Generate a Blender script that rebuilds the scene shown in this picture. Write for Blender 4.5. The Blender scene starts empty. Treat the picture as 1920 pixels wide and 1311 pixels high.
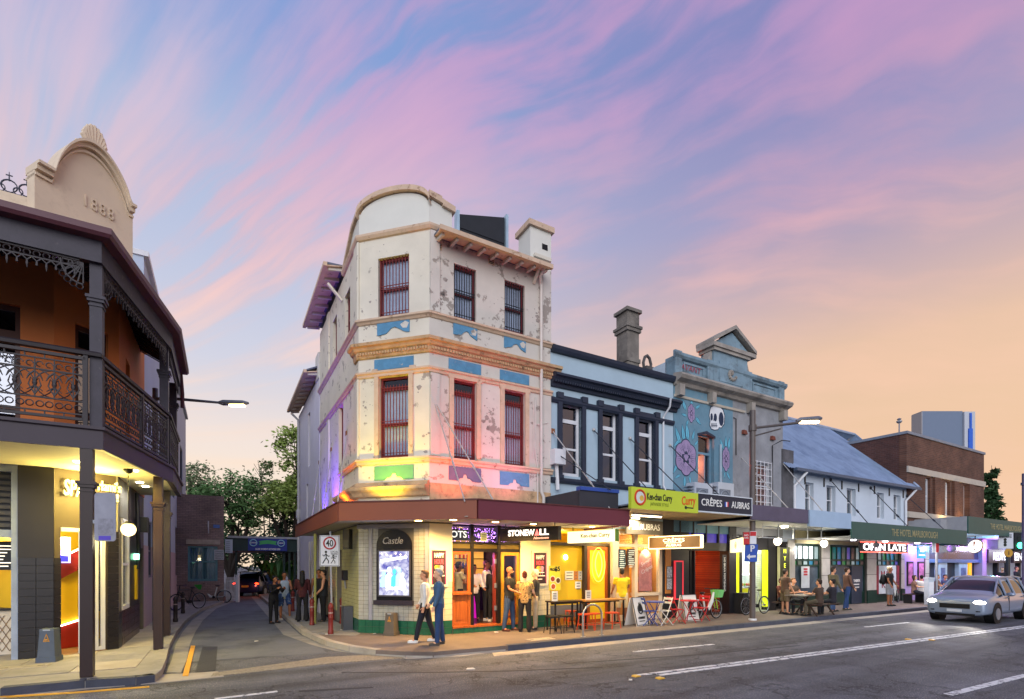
import bpy,bmesh,math,random
from mathutils import Vector,Matrix,noise
random.seed(11)
D=bpy.data
sc=bpy.context.scene
R=math.radians
# ---------------------------------------------------------------- camera
FPX,HY,CX,CAMH=941.0,1060.0,960.0,2.0
cam_data=D.cameras.new('camera')
cam=D.objects.new('camera',cam_data)
sc.collection.objects.link(cam)
cam.location=(0,0,CAMH)
cam.rotation_euler=(R(90),0,0)
cam_data.sensor_width=36.0
cam_data.lens=36.0*FPX/1920.0
cam_data.shift_y=(HY-655.5)/1920.0
cam_data.clip_start=0.05
cam_data.clip_end=3000
sc.camera=cam
# ---------------------------------------------------------------- exposure
sc.view_settings.view_transform='Standard'
sc.view_settings.look='None'
sc.view_settings.exposure=0.7
sc.view_settings.gamma=1.0
sc.view_settings.use_curve_mapping=False
try:
 sc.cycles.use_denoising=True
 sc.cycles.max_bounces=8
 sc.cycles.diffuse_bounces=3
 sc.cycles.transparent_max_bounces=16
 sc.cycles.sample_clamp_indirect=4.0
 sc.cycles.caustics_reflective=False
 sc.cycles.caustics_refractive=False
except Exception:
 pass
def C(h,k=1.0):
 """sRGB hex -> linear rgba"""
 c=[]
 for i in(0,2,4):
  s=int(h[i:i+2],16)/255.0
  c.append((s/12.92 if s<=0.04045 else((s+0.055)/1.055)**2.4)*k)
 return(c[0],c[1],c[2],1.0)
 # ---------------------------------------------------------------- world: dusk sky with streaky cirrus
world=D.worlds.new('World')
sc.world=world
world.use_nodes=True
wn,wl=world.node_tree.nodes,world.node_tree.links
wn.clear()
def wnode(t,**kw):
 n=wn.new(t)
 for k,v in kw.items():
  setattr(n,k,v)
 return n
def wmath(op,a,b=None,c=None,clamp=False):
 n=wnode('ShaderNodeMath',operation=op,use_clamp=clamp)
 for i,x in enumerate((a,b,c)):
  if x is None:
   continue
  if isinstance(x,(int,float)):
   n.inputs[i].default_value=x
  else:
   wl.new(x,n.inputs[i])
 return n.outputs[0]
def wdot(a,vec):
 n=wnode('ShaderNodeVectorMath',operation='DOT_PRODUCT')
 wl.new(a,n.inputs[0])
 n.inputs[1].default_value=vec
 return n.outputs['Value']
def wmap(x,a,b,c=0.0,d=1.0,smooth=True):
 n=wnode('ShaderNodeMapRange',interpolation_type='SMOOTHSTEP'if smooth else 'LINEAR')
 wl.new(x,n.inputs[0])
 for i,k in enumerate((a,b,c,d)):
  n.inputs[i+1].default_value=k
 return n.outputs[0]
def wramp(x,stops):
 n=wnode('ShaderNodeValToRGB')
 cr=n.color_ramp
 while len(cr.elements)<len(stops):
  cr.elements.new(0.5)
 for e,(p,h)in zip(cr.elements,stops):
  e.position=p
  e.color=C(h)
 wl.new(x,n.inputs[0])
 return n.outputs[0]
def wmix(f,a,b):
 n=wnode('ShaderNodeMix',data_type='RGBA')
 if isinstance(f,(int,float)):
  n.inputs[0].default_value=f
 else:
  wl.new(f,n.inputs[0])
 wl.new(a,n.inputs[6])
 wl.new(b,n.inputs[7])
 return n.outputs[2]
def wcomb(x,y,z):
 n=wnode('ShaderNodeCombineXYZ')
 for i,k in enumerate((x,y,z)):
  if isinstance(k,(int,float)):
   n.inputs[i].default_value=k
  else:
   wl.new(k,n.inputs[i])
 return n.outputs[0]
def wnoise(vec,scale,detail,rough=0.55,dist=0.0):
 n=wnode('ShaderNodeTexNoise')
 wl.new(vec,n.inputs['Vector'])
 n.inputs['Scale'].default_value=scale
 n.inputs['Detail'].default_value=detail
 n.inputs['Roughness'].default_value=rough
 n.inputs['Distortion'].default_value=dist
 return n.outputs['Fac']
tc=wnode('ShaderNodeTexCoord').outputs['Generated']
nv=wnode('ShaderNodeVectorMath',operation='NORMALIZE')
wl.new(tc,nv.inputs[0])
dirv=nv.outputs[0]
sep=wnode('ShaderNodeSeparateXYZ')
wl.new(dirv,sep.inputs[0])
el=wmath('MAXIMUM',sep.outputs[2],0.0)
hor=wmath('SQRT',wmath('ADD',wmath('MULTIPLY',sep.outputs[0],sep.outputs[0]),wmath('ADD',wmath('MULTIPLY',sep.outputs[1],sep.outputs[1]),0.0001)))
azs=wmath('DIVIDE',wmath('ADD',wmath('MULTIPLY',sep.outputs[0],0.94),wmath('MULTIPLY',sep.outputs[1],0.34)),hor)
# the cool side of the sky and the side of the afterglow
cool=wramp(el,[(0.0,'fbdcb8'),(0.10,'fde4c8'),(0.22,'f1dfd6'),(0.34,'cfd0e2'),(0.48,'b6c0df'),(0.60,'a3b5dc'),(0.70,'6f96d6'),(0.95,'5a84cb')])
warm=wramp(el,[(0.0,'f2bd94'),(0.10,'eeba8c'),(0.24,'eabd92'),(0.34,'e6ba98'),(0.43,'c8a9ae'),(0.53,'9a94c0'),(0.66,'7a7dbc'),(0.95,'5f78bd')])
base=wmix(wmap(azs,-0.05,0.85),cool,warm)
# the far half of the sky, opposite the afterglow
back=wramp(el,[(0.0,'7286b0'),(0.15,'98a0c6'),(0.3,'a9b0d2'),(0.6,'86a0d6'),(0.95,'5a84cb')])
backf=wmap(wmath('DIVIDE',sep.outputs[1],hor),0.15,-0.55)
base=wmix(backf,base,back)
# cirrus drawn out from a radiation point low on the left
pole=Vector((-1.13,1.0,0.25)).normalized()
e1=Vector((0.8,0.1,0.75))
e1=(e1-pole*e1.dot(pole)).normalized()
e2=pole.cross(e1)
warp=wnoise(dirv,2.2,3.0)
ang=wmath('ARCTAN2',wdot(dirv,e2),wdot(dirv,e1))
dist=wmath('ARCCOSINE',wdot(dirv,pole))
ang2=wmath('ADD',ang,wmath('MULTIPLY',wmath('SUBTRACT',warp,0.5),0.2))
fine=wnoise(wcomb(wmath('MULTIPLY',ang2,10.0),wmath('MULTIPLY',dist,2.0),1.7),1.5,8.0,0.54,0.05)
broad=wnoise(wcomb(wmath('MULTIPLY',ang2,3.4),wmath('MULTIPLY',dist,1.3),9.2),1.6,5.0,0.5,0.1)
puff=wnoise(dirv,4.2,8.0,0.6,0.2)
dens=wmath('ADD',wmath('MULTIPLY',fine,0.52),wmath('ADD',wmath('MULTIPLY',broad,0.42),wmath('MULTIPLY',puff,0.18)))
cover=wmap(dens,0.47,0.74)
pinkc=wmix(wmap(azs,-0.1,0.9),wramp(el,[(0.0,'fbdab6'),(0.15,'fde0c4'),(0.32,'f6d4c8'),(0.46,'efc6c6'),(0.60,'d3bcd6'),(0.75,'b3a8d6'),(0.9,'a09ad0')]),wramp(el,[(0.0,'f1c09e'),(0.18,'efbd98'),(0.31,'f4bf9a'),(0.42,'eeb5a4'),(0.53,'d6a0b6'),(0.68,'c08dc2'),(0.9,'9d78ba')]))
skyc=wmix(wmath('MULTIPLY',cover,wmath('SUBTRACT',0.92,wmath('MULTIPLY',backf,0.5))),base,pinkc)
BAND=0.06
# a brighter pink band of cloud where the streaks bundle
band=wmath('MULTIPLY',wmap(wmath('ABSOLUTE',wmath('SUBTRACT',ang2,BAND)),0.34,0.04),wmap(dist,0.15,0.5))
glow=wmath('MULTIPLY',band,wmap(dens,0.44,0.60))
skyc=wmix(wmath('MULTIPLY',glow,0.55),skyc,wramp(el,[(0.0,'ffdcc0'),(0.3,'fdcdb9'),(0.5,'f3b5bb'),(0.66,'d898c8'),(0.9,'b584c6')]))
nish=wnode('ShaderNodeTexSky',sky_type='NISHITA',sun_disc=False)
nish.sun_elevation=R(1.0)
nish.sun_rotation=R(75)
nadd=wnode('ShaderNodeMix',data_type='RGBA',blend_type='ADD')
nadd.inputs[0].default_value=0.02
wl.new(skyc,nadd.inputs[6])
wl.new(nish.outputs[0],nadd.inputs[7])
bg=wnode('ShaderNodeBackground')
bg.inputs['Strength'].default_value=0.62
hsv=wnode('ShaderNodeHueSaturation')
hsv.inputs['Saturation'].default_value=0.86
wl.new(nadd.outputs[2],hsv.inputs['Color'])
wl.new(hsv.outputs[0],bg.inputs[0])
wo=wnode('ShaderNodeOutputWorld')
wl.new(bg.outputs[0],wo.inputs[0])
# ---------------------------------------------------------------- the broad, soft last daylight
sun_data=D.lights.new('sun','SUN')
sun_data.energy=1.5
sun_data.angle=R(60)
sun_data.color=(0.98,0.985,1.0)
sun=D.objects.new('sun',sun_data)
sc.collection.objects.link(sun)
sun.rotation_euler=Vector((0.03,0.93,-0.34)).to_track_quat('-Z','Y').to_euler()
# ================================================================ helpers
col=sc.collection
LOC={}
class Fr:
 """a plan frame: u to the right along a wall, v into it, z up"""
 def __init__(s,ox,oy,deg):
  a=R(deg)
  s.o=Vector((ox,oy,0))
  s.deg,s.ux,s.uy=deg,math.cos(a),math.sin(a)
 def w(s,u,v,z=0.0):
  return Vector((s.o.x+s.ux*u-s.uy*v,s.o.y+s.uy*u+s.ux*v,z))
 def U(s,px,v=0.0):
  r=(px-CX)/FPX
  return(r*(s.o.y+s.ux*v)-s.o.x+s.uy*v)/(s.ux-r*s.uy)
 def Z(s,px,py,v=0.0):
  u=s.U(px,v)
  return CAMH+(HY-py)*(s.o.y+s.uy*u+s.ux*v)/FPX
WF=Fr(0,0,0)
def gp(px,py,z=0.0):
 """ground point seen at a photo pixel, for a surface of height z"""
 d=FPX*(CAMH-z)/(py-HY)
 return Vector(((px-CX)/FPX*d,d,z))
class B:
 """collects shapes in a frame and links them as one mesh object"""
 def __init__(s,fr=WF):
  s.fr,s.v,s.f=fr,[],[]
 def add(s,pts,faces):
  n=len(s.v)
  s.v+=[s.fr.w(*p)for p in pts]
  s.f+=[tuple(i+n for i in f)for f in faces]
  return s
 def box(s,u0,u1,v0,v1,z0,z1):
  p=[(u0,v0,z0),(u1,v0,z0),(u1,v1,z0),(u0,v1,z0),(u0,v0,z1),(u1,v0,z1),(u1,v1,z1),(u0,v1,z1)]
  return s.add(p,[(3,2,1,0),(4,5,6,7),(0,1,5,4),(1,2,6,5),(2,3,7,6),(3,0,4,7)])
 def cbox(s,c,d):
  return s.box(c[0]-d[0]/2,c[0]+d[0]/2,c[1]-d[1]/2,c[1]+d[1]/2,c[2]-d[2]/2,c[2]+d[2]/2)
 def face(s,pts):
  return s.add(pts,[tuple(range(len(pts)))])
 def prism(s,pts,v0,v1):
  """polygon in (u,z), counter-clockwise seen from the front, extruded v0..v1"""
  n=len(pts)
  p=[(a,v0,b)for a,b in pts]+[(a,v1,b)for a,b in pts]
  return s.add(p,[tuple(range(n)),tuple(range(2*n-1,n-1,-1))]+[(i,i+n,(i+1)%n+n,(i+1)%n)for i in range(n)])
 def plan(s,pts,z0,z1):
  """polygon in (u,v), counter-clockwise seen from above"""
  n=len(pts)
  p=[(a,b,z0)for a,b in pts]+[(a,b,z1)for a,b in pts]
  return s.add(p,[tuple(range(n-1,-1,-1)),tuple(range(n,2*n))]+[(i,(i+1)%n,(i+1)%n+n,i+n)for i in range(n)])
 def tube(s,pts,r,n=6,closed=False,caps=True):
  pts=[Vector(p)for p in pts]
  m=len(pts)
  rs=r if isinstance(r,(list,tuple))else[r]*m
  rings,prev=[],None
  for i,p in enumerate(pts):
   a=pts[i-1]if(i>0 or closed)else p
   b=pts[(i+1)%m]if(i<m-1 or closed)else p
   t=(b-a)
   t=t.normalized()if t.length>1e-9 else Vector((0,0,1))
   if prev is None:
    x=t.orthogonal().normalized()
   else:
    x=prev-t*prev.dot(t)
    x=x.normalized()if x.length>1e-6 else t.orthogonal().normalized()
   prev=x
   y=t.cross(x)
   rings.append([p+(x*math.cos(2*math.pi*k/n)+y*math.sin(2*math.pi*k/n))*rs[i]for k in range(n)])
  P=[tuple(q)for rg in rings for q in rg]
  F=[]
  for i in range(m if closed else m-1):
   j=(i+1)%m
   for k in range(n):
    l=(k+1)%n
    F.append((i*n+k,i*n+l,j*n+l,j*n+k))
  if caps and not closed:
   F.append(tuple(range(n-1,-1,-1)))
   F.append(tuple(range((m-1)*n,m*n)))
  return s.add(P,F)
 def bar(s,a,b,w,h=None):
  """a square-section bar between two points"""
  return s.tube([a,b],(w if h is None else(w+h)/2)*0.7071,4)
 def lathe(s,u,v,prof,n=14,sq=1.0):
  P,F=[],[]
  for r,z in prof:
   for k in range(n):
    a=2*math.pi*k/n
    P.append((u+r*math.cos(a),v+r*math.sin(a)*sq,z))
  m=len(prof)
  for i in range(m-1):
   for k in range(n):
    l=(k+1)%n
    F.append((i*n+k,i*n+l,(i+1)*n+l,(i+1)*n+k))
  F.append(tuple(range(n-1,-1,-1)))
  F.append(tuple(range((m-1)*n,m*n)))
  return s.add(P,F)
 def ball(s,c,r,n=10,m=7):
  rx,ry,rz=r if isinstance(r,(tuple,list))else(r,r,r)
  P,F=[(c[0],c[1],c[2]-rz)],[]
  for i in range(1,m):
   a=-math.pi/2+math.pi*i/m
   for k in range(n):
    b=2*math.pi*k/n
    P.append((c[0]+rx*math.cos(a)*math.cos(b),c[1]+ry*math.cos(a)*math.sin(b),c[2]+rz*math.sin(a)))
  P.append((c[0],c[1],c[2]+rz))
  t=len(P)-1
  for k in range(n):
   l=(k+1)%n
   F.append((0,1+l,1+k))
   F.append((t,1+(m-2)*n+k,1+(m-2)*n+l))
   for i in range(m-2):
    F.append((1+i*n+k,1+i*n+l,1+(i+1)*n+l,1+(i+1)*n+k))
  return s.add(P,F)
 def disc(s,u,v0,v1,z,r,n=20,rz=None):
  rz=rz or r
  return s.prism([(u+r*math.cos(2*math.pi*k/n),z+rz*math.sin(2*math.pi*k/n))for k in range(n)],v0,v1)
 def sweep(s,path,prof):
  """profile (outward, z) swept along a world plan path, wall to the left of travel is outside... mitred"""
  path=[Vector((p[0],p[1]))for p in path]
  rings=[]
  m=len(path)
  for i,p in enumerate(path):
   d0=(path[i]-path[i-1]).normalized()if i>0 else(path[1]-path[0]).normalized()
   d1=(path[i+1]-path[i]).normalized()if i<m-1 else d0
   n0,n1=Vector((d0.y,-d0.x)),Vector((d1.y,-d1.x))
   b=(n0+n1).normalized()
   k=1.0/max(0.3,b.dot(n0))
   rings.append([(p.x+b.x*k*o,p.y+b.y*k*o,z)for o,z in prof])
  n=len(prof)
  off=len(s.v)
  s.v+=[Vector(q)for rg in rings for q in rg]
  for i in range(m-1):
   for k in range(n):
    l=(k+1)%n
    s.f.append(tuple(off+x for x in(i*n+k,(i+1)*n+k,(i+1)*n+l,i*n+l)))
  s.f.append(tuple(off+k for k in range(n)))
  s.f.append(tuple(off+(m-1)*n+k for k in range(n-1,-1,-1)))
  return s
 def grid(s,u0,u1,z0,z1,v0,v1,holes):
  """a wall slab with rectangular openings"""
  us=sorted({u0,u1}|{h[0]for h in holes}|{h[1]for h in holes})
  zs=sorted({z0,z1}|{h[2]for h in holes}|{h[3]for h in holes})
  us=[u for u in us if u0-1e-6<=u<=u1+1e-6]
  zs=[z for z in zs if z0-1e-6<=z<=z1+1e-6]
  def solid(i,j):
   if i<0 or j<0 or i>=len(us)-1 or j>=len(zs)-1:
    return False
   a,b=(us[i]+us[i+1])/2,(zs[j]+zs[j+1])/2
   return not any(h[0]<a<h[1]and h[2]<b<h[3]for h in holes)
  for i in range(len(us)-1):
   for j in range(len(zs)-1):
    if not solid(i,j):
     continue
    a,b,c,d=us[i],us[i+1],zs[j],zs[j+1]
    s.face([(a,v0,c),(b,v0,c),(b,v0,d),(a,v0,d)])
    s.face([(b,v1,c),(a,v1,c),(a,v1,d),(b,v1,d)])
    if not solid(i-1,j):
     s.face([(a,v1,c),(a,v0,c),(a,v0,d),(a,v1,d)])
    if not solid(i+1,j):
     s.face([(b,v0,c),(b,v1,c),(b,v1,d),(b,v0,d)])
    if not solid(i,j-1):
     s.face([(a,v1,c),(b,v1,c),(b,v0,c),(a,v0,c)])
    if not solid(i,j+1):
     s.face([(a,v0,d),(b,v0,d),(b,v1,d),(a,v1,d)])
  return s
 def mesh(s,name,off=None):
  me=D.meshes.new(name)
  o=off or Vector((0,0,0))
  me.from_pydata([tuple(p-o)for p in s.v],[],s.f)
  return me
 def obj(s,name,m,parent=None,smooth=False,**kw):
  if parent is not None:
   off=LOC[parent.name]
   loc=None
  else:
   xs=[p.x for p in s.v];ys=[p.y for p in s.v];zs=[p.z for p in s.v]
   off=Vector(((min(xs)+max(xs))/2,(min(ys)+max(ys))/2,min(zs)))
   loc=off
  me=s.mesh(name,off)
  me.materials.append(m)
  if smooth:
   me.polygons.foreach_set('use_smooth',[True]*len(me.polygons))
   try:
    me.set_sharp_from_angle(angle=R(40))
   except Exception:
    pass
  o=D.objects.new(name,me)
  col.objects.link(o)
  if parent is not None:
   o.parent=parent
  else:
   o.location=loc
  LOC[o.name]=off
  for k,v in kw.items():
   o[k]=v
  return o
def thing(name,label,cat,loc=(0,0,0),group=None,yaw=0.0):
 o=D.objects.new(name,None)
 o.empty_display_size=0.2
 o.location=loc
 o.rotation_euler=(0,0,R(yaw))
 o['label']=label
 o['category']=cat
 if group:
  o['group']=group
 col.objects.link(o)
 LOC[o.name]=Vector(loc)
 return o
def local_thing(name,label,cat,loc=(0,0,0),group=None,yaw=0.0):
 """a thing whose parts are modelled round its own origin"""
 o=thing(name,label,cat,loc,group,yaw)
 LOC[o.name]=Vector((0,0,0))
 return o
def tag(o,label,cat,group=None):
 o['label']=label
 o['category']=cat
 if group:
  o['group']=group
 return o
def copy_tree(o,parent=None):
 c=o.copy()
 col.objects.link(c)
 if parent is not None:
  c.parent=parent
 LOC[c.name]=LOC.get(o.name,Vector((0,0,0)))
 for ch in[x for x in D_children(o)]:
  copy_tree(ch,c)
 return c
def D_children(o):
 return[x for x in o.children]
def dup(o,label,loc=None,yaw=None):
 c=copy_tree(o)
 c['label']=label
 if loc is not None:
  c.location=loc
 if yaw is not None:
  c.rotation_euler=(0,0,R(yaw))
 return c
def piece(name,me,parent,pos,deg=0.0,scale=None):
 """a shared-mesh piece (world position) under a parent"""
 o=D.objects.new(name,me)
 o.location=Vector(pos)-LOC[parent.name]
 o.rotation_euler=(0,0,R(deg))
 if scale is not None:
  o.scale=scale
 o.parent=parent
 col.objects.link(o)
 LOC[o.name]=LOC[parent.name]
 return o
_unit={}
def unit_box(m):
 """a unit box mesh with small chamfers, shared by all pieces of one material"""
 if m.name not in _unit:
  bm=bmesh.new()
  bmesh.ops.create_cube(bm,size=1.0)
  me=D.meshes.new('piece_'+m.name)
  bm.to_mesh(me)
  bm.free()
  me.materials.append(m)
  _unit[m.name]=me
 return _unit[m.name]
def pbox(name,m,parent,fr,u0,u1,v0,v1,z0,z1):
 return piece(name,unit_box(m),parent,fr.w((u0+u1)/2,(v0+v1)/2,(z0+z1)/2),fr.deg,(abs(u1-u0),abs(v1-v0),abs(z1-z0)))
def light(kind,loc,energy,color,parent=None,size=0.1,aim=None,spot=60,blend=0.6,name='lamp_light'):
 d=D.lights.new(name,kind)
 d.energy=energy
 d.color=color[:3]
 if kind=='AREA':
  d.shape='DISK'if not isinstance(size,tuple)else 'RECTANGLE'
  if isinstance(size,tuple):
   d.size,d.size_y=size
  else:
   d.size=size
 else:
  d.shadow_soft_size=size
 if kind=='SPOT':
  d.spot_size=R(spot)
  d.spot_blend=blend
 o=D.objects.new(name,d)
 col.objects.link(o)
 loc=Vector(loc)
 q=(Vector(aim)-loc).to_track_quat('-Z','Y').to_euler()if aim is not None else None
 if parent is not None:
  o.parent=parent
  o.location=loc-LOC[parent.name]
 else:
  o.location=loc
 if q:
  o.rotation_euler=q
 return o
 # ---------------------------------------------------------------- materials
_m={}
def mat(name,h,rough=0.7,var=0.12,vs=3.0,bump=0.0,bs=30.0,metal=0.0,spec=0.4,dark=None,dark_amt=0.0,dark_scale=1.5,dark_w=0.1,stretch=None,emit=None,estr=0.0,coat=0.0):
 if name in _m:
  return _m[name]
 m=D.materials.new(name)
 m.use_nodes=True
 nt=m.node_tree
 n,l=nt.nodes,nt.links
 p=n['Principled BSDF']
 c=C(h)
 p.inputs['Roughness'].default_value=rough
 p.inputs['Metallic'].default_value=metal
 p.inputs['Specular IOR Level'].default_value=spec
 if coat:
  p.inputs['Coat Weight'].default_value=coat
  p.inputs['Coat Roughness'].default_value=0.08
 geo=n.new('ShaderNodeNewGeometry')
 vec=geo.outputs['Position']
 if stretch:
  mp=n.new('ShaderNodeVectorMath')
  mp.operation='MULTIPLY'
  mp.inputs[1].default_value=stretch
  l.new(vec,mp.inputs[0])
  vec=mp.outputs[0]
 out=None
 if var>0:
  tx=n.new('ShaderNodeTexNoise')
  tx.inputs['Scale'].default_value=vs
  tx.inputs['Detail'].default_value=6
  tx.inputs['Roughness'].default_value=0.6
  l.new(vec,tx.inputs['Vector'])
  mx=n.new('ShaderNodeMix')
  mx.data_type='RGBA'
  mx.inputs[6].default_value=tuple(x*(1-var)for x in c[:3])+(1,)
  mx.inputs[7].default_value=tuple(min(1,x*(1+var))for x in c[:3])+(1,)
  mr=n.new('ShaderNodeMapRange')
  mr.inputs[1].default_value=0.3
  mr.inputs[2].default_value=0.7
  l.new(tx.outputs['Fac'],mr.inputs[0])
  l.new(mr.outputs[0],mx.inputs[0])
  out=mx.outputs[2]
 if dark:
  t2=n.new('ShaderNodeTexNoise')
  t2.inputs['Scale'].default_value=dark_scale
  t2.inputs['Detail'].default_value=9
  t2.inputs['Roughness'].default_value=0.68
  l.new(vec,t2.inputs['Vector'])
  mr=n.new('ShaderNodeMapRange')
  mr.inputs[1].default_value=1-dark_amt
  mr.inputs[2].default_value=1-dark_amt+dark_w
  l.new(t2.outputs['Fac'],mr.inputs[0])
  mx=n.new('ShaderNodeMix')
  mx.data_type='RGBA'
  l.new(mr.outputs[0],mx.inputs[0])
  if out:
   l.new(out,mx.inputs[6])
  else:
   mx.inputs[6].default_value=c
  mx.inputs[7].default_value=C(dark)
  out=mx.outputs[2]
  bfac=mr.outputs[0]
 if out:
  l.new(out,p.inputs['Base Color'])
 else:
  p.inputs['Base Color'].default_value=c
 if bump>0:
  tb=n.new('ShaderNodeTexNoise')
  tb.inputs['Scale'].default_value=bs
  tb.inputs['Detail'].default_value=4
  l.new(vec,tb.inputs['Vector'])
  bp=n.new('ShaderNodeBump')
  bp.inputs['Strength'].default_value=bump
  bp.inputs['Distance'].default_value=0.02
  l.new(tb.outputs['Fac'],bp.inputs['Height'])
  l.new(bp.outputs[0],p.inputs['Normal'])
 if emit:
  p.inputs['Emission Color'].default_value=C(emit)
  p.inputs['Emission Strength'].default_value=estr
 _m[name]=m
 return m
def brick_mat(name,h1,h2,mortar,fr,bw=0.23,bh=0.086,rough=0.85):
 """bricks too far away to build one by one; courses follow the wall's own frame"""
 if name in _m:
  return _m[name]
 m=mat(name,h1,rough,var=0)
 n,l=m.node_tree.nodes,m.node_tree.links
 p=n['Principled BSDF']
 geo=n.new('ShaderNodeNewGeometry')
 d=n.new('ShaderNodeVectorMath');d.operation='DOT_PRODUCT'
 d.inputs[1].default_value=(fr.ux,fr.uy,0)
 l.new(geo.outputs['Position'],d.inputs[0])
 s=n.new('ShaderNodeSeparateXYZ')
 l.new(geo.outputs['Position'],s.inputs[0])
 cb=n.new('ShaderNodeCombineXYZ')
 l.new(d.outputs['Value'],cb.inputs[0])
 l.new(s.outputs[2],cb.inputs[1])
 br=n.new('ShaderNodeTexBrick')
 br.inputs['Color1'].default_value=C(h1)
 br.inputs['Color2'].default_value=C(h2)
 br.inputs['Mortar'].default_value=C(mortar)
 br.inputs['Scale'].default_value=1.0
 br.inputs['Mortar Size'].default_value=0.006
 br.inputs['Brick Width'].default_value=bw
 br.inputs['Row Height'].default_value=bh
 l.new(cb.outputs[0],br.inputs['Vector'])
 t=n.new('ShaderNodeTexNoise')
 t.inputs['Scale'].default_value=0.9
 t.inputs['Detail'].default_value=6
 l.new(geo.outputs['Position'],t.inputs['Vector'])
 mx=n.new('ShaderNodeMix');mx.data_type='RGBA';mx.blend_type='MULTIPLY'
 mx.inputs[0].default_value=0.5
 l.new(br.outputs['Color'],mx.inputs[6])
 l.new(t.outputs['Color'],mx.inputs[7])
 l.new(br.outputs['Color'],mx.inputs[6])
 mx2=n.new('ShaderNodeMapRange')
 mx2.inputs[1].default_value=0.25;mx2.inputs[2].default_value=0.75
 mx2.inputs[3].default_value=0.6;mx2.inputs[4].default_value=1.25
 l.new(t.outputs['Fac'],mx2.inputs[0])
 vm=n.new('ShaderNodeVectorMath');vm.operation='SCALE'
 l.new(br.outputs['Color'],vm.inputs[0])
 l.new(mx2.outputs[0],vm.inputs['Scale'])
 l.new(vm.outputs[0],p.inputs['Base Color'])
 bp=n.new('ShaderNodeBump');bp.inputs['Strength'].default_value=0.6;bp.inputs['Distance'].default_value=0.01
 iv=n.new('ShaderNodeMath');iv.operation='SUBTRACT';iv.inputs[0].default_value=1.0
 l.new(br.outputs['Fac'],iv.inputs[1])
 l.new(iv.outputs[0],bp.inputs['Height'])
 l.new(bp.outputs[0],p.inputs['Normal'])
 return m
def emit(name,h,s):
 if name in _m:
  return _m[name]
 return mat(name,h,0.5,var=0,emit=h,estr=s)
def glass_mat(name='window_glass',tint='dfe8ee',refl=0.10,rough=0.02):
 if name in _m:
  return _m[name]
 m=D.materials.new(name)
 m.use_nodes=True
 n,l=m.node_tree.nodes,m.node_tree.links
 n.clear()
 o=n.new('ShaderNodeOutputMaterial')
 t=n.new('ShaderNodeBsdfTransparent');t.inputs[0].default_value=C(tint)
 g=n.new('ShaderNodeBsdfGlossy');g.inputs['Roughness'].default_value=rough
 lw=n.new('ShaderNodeLayerWeight');lw.inputs[0].default_value=0.5
 f=n.new('ShaderNodeMath');f.operation='POWER';f.inputs[1].default_value=4.0
 l.new(lw.outputs['Facing'],f.inputs[0])
 a=n.new('ShaderNodeMath');a.operation='ADD';a.inputs[1].default_value=refl;a.use_clamp=True
 l.new(f.outputs[0],a.inputs[0])
 mx=n.new('ShaderNodeMixShader')
 l.new(a.outputs[0],mx.inputs[0]);l.new(t.outputs[0],mx.inputs[1]);l.new(g.outputs[0],mx.inputs[2])
 l.new(mx.outputs[0],o.inputs[0])
 _m[name]=m
 return m
 # ---------------------------------------------------------------- text and fused bodies are made in a scratch scene
tmp=D.scenes.new('scratch')
def evaluated(ob):
 tmp.collection.objects.link(ob)
 vl=tmp.view_layers[0]
 vl.update()
 dg=vl.depsgraph
 dg.update()
 me=D.meshes.new_from_object(ob.evaluated_get(dg))
 d=ob.data
 D.objects.remove(ob)
 if isinstance(d,bpy.types.Curve):
  D.curves.remove(d)
 else:
  D.meshes.remove(d)
 return me
def text(s,fr,u,v,z,size,m,parent,ext=0.008,bold=0.0,sx=1.0,align='CENTER',mirror=False,slant=0.0,rot=0.0,name='lettering',width=None,spacing=1.0):
 cu=D.curves.new('txt','FONT')
 cu.body=s
 cu.size=size
 cu.align_x=align
 cu.align_y='CENTER'
 cu.extrude=ext/2
 cu.offset=bold*size
 cu.shear=slant
 cu.space_character=spacing
 cu.resolution_u=3
 me=evaluated(D.objects.new('txt',cu))
 if width is not None and len(me.vertices):
  xs=[q.co.x for q in me.vertices]
  sx=width/max(1e-4,max(xs)-min(xs))
 off=LOC[parent.name]
 cr,sr=math.cos(R(rot)),math.sin(R(rot))
 for q in me.vertices:
  x,y=q.co.x*sx*(-1 if mirror else 1),q.co.y
  x,y=x*cr-y*sr,x*sr+y*cr
  q.co=fr.w(u+x,v-q.co.z,z+y)-off
 if mirror:
  me.flip_normals()
 me.materials.clear()
 me.materials.append(m)
 o=D.objects.new(name,me)
 o.parent=parent
 col.objects.link(o)
 LOC[o.name]=off
 return o
def fused(b,name,m,parent,voxel=0.014,smooth=2):
 """overlapping limbs fused into one continuous skin"""
 me=b.mesh('raw',LOC[parent.name])
 ob=D.objects.new('raw',me)
 md=ob.modifiers.new('r','REMESH')
 md.mode='VOXEL'
 md.voxel_size=voxel
 if smooth:
  ms=ob.modifiers.new('s','SMOOTH')
  ms.iterations=smooth
  ms.factor=0.5
 me2=evaluated(ob)
 me2.materials.clear()
 me2.materials.append(m)
 me2.polygons.foreach_set('use_smooth',[True]*len(me2.polygons))
 me2.name=name
 o=D.objects.new(name,me2)
 o.parent=parent
 col.objects.link(o)
 LOC[o.name]=LOC[parent.name]
 return o
 # ================================================================ frames of the street corner
CH=Fr(-4.25,13.9,-15.1)
UC=CH.U(805)
PR=CH.w(UC,0)
FA=Fr(PR.x,PR.y,29.9)
SI=Fr(-4.25,13.9,-60.1)
KERB=-2.48
FP=0.13
def struct(o):
 o['kind']='structure'
 return o
def XY(p):
 return(p[0],p[1])
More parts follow.
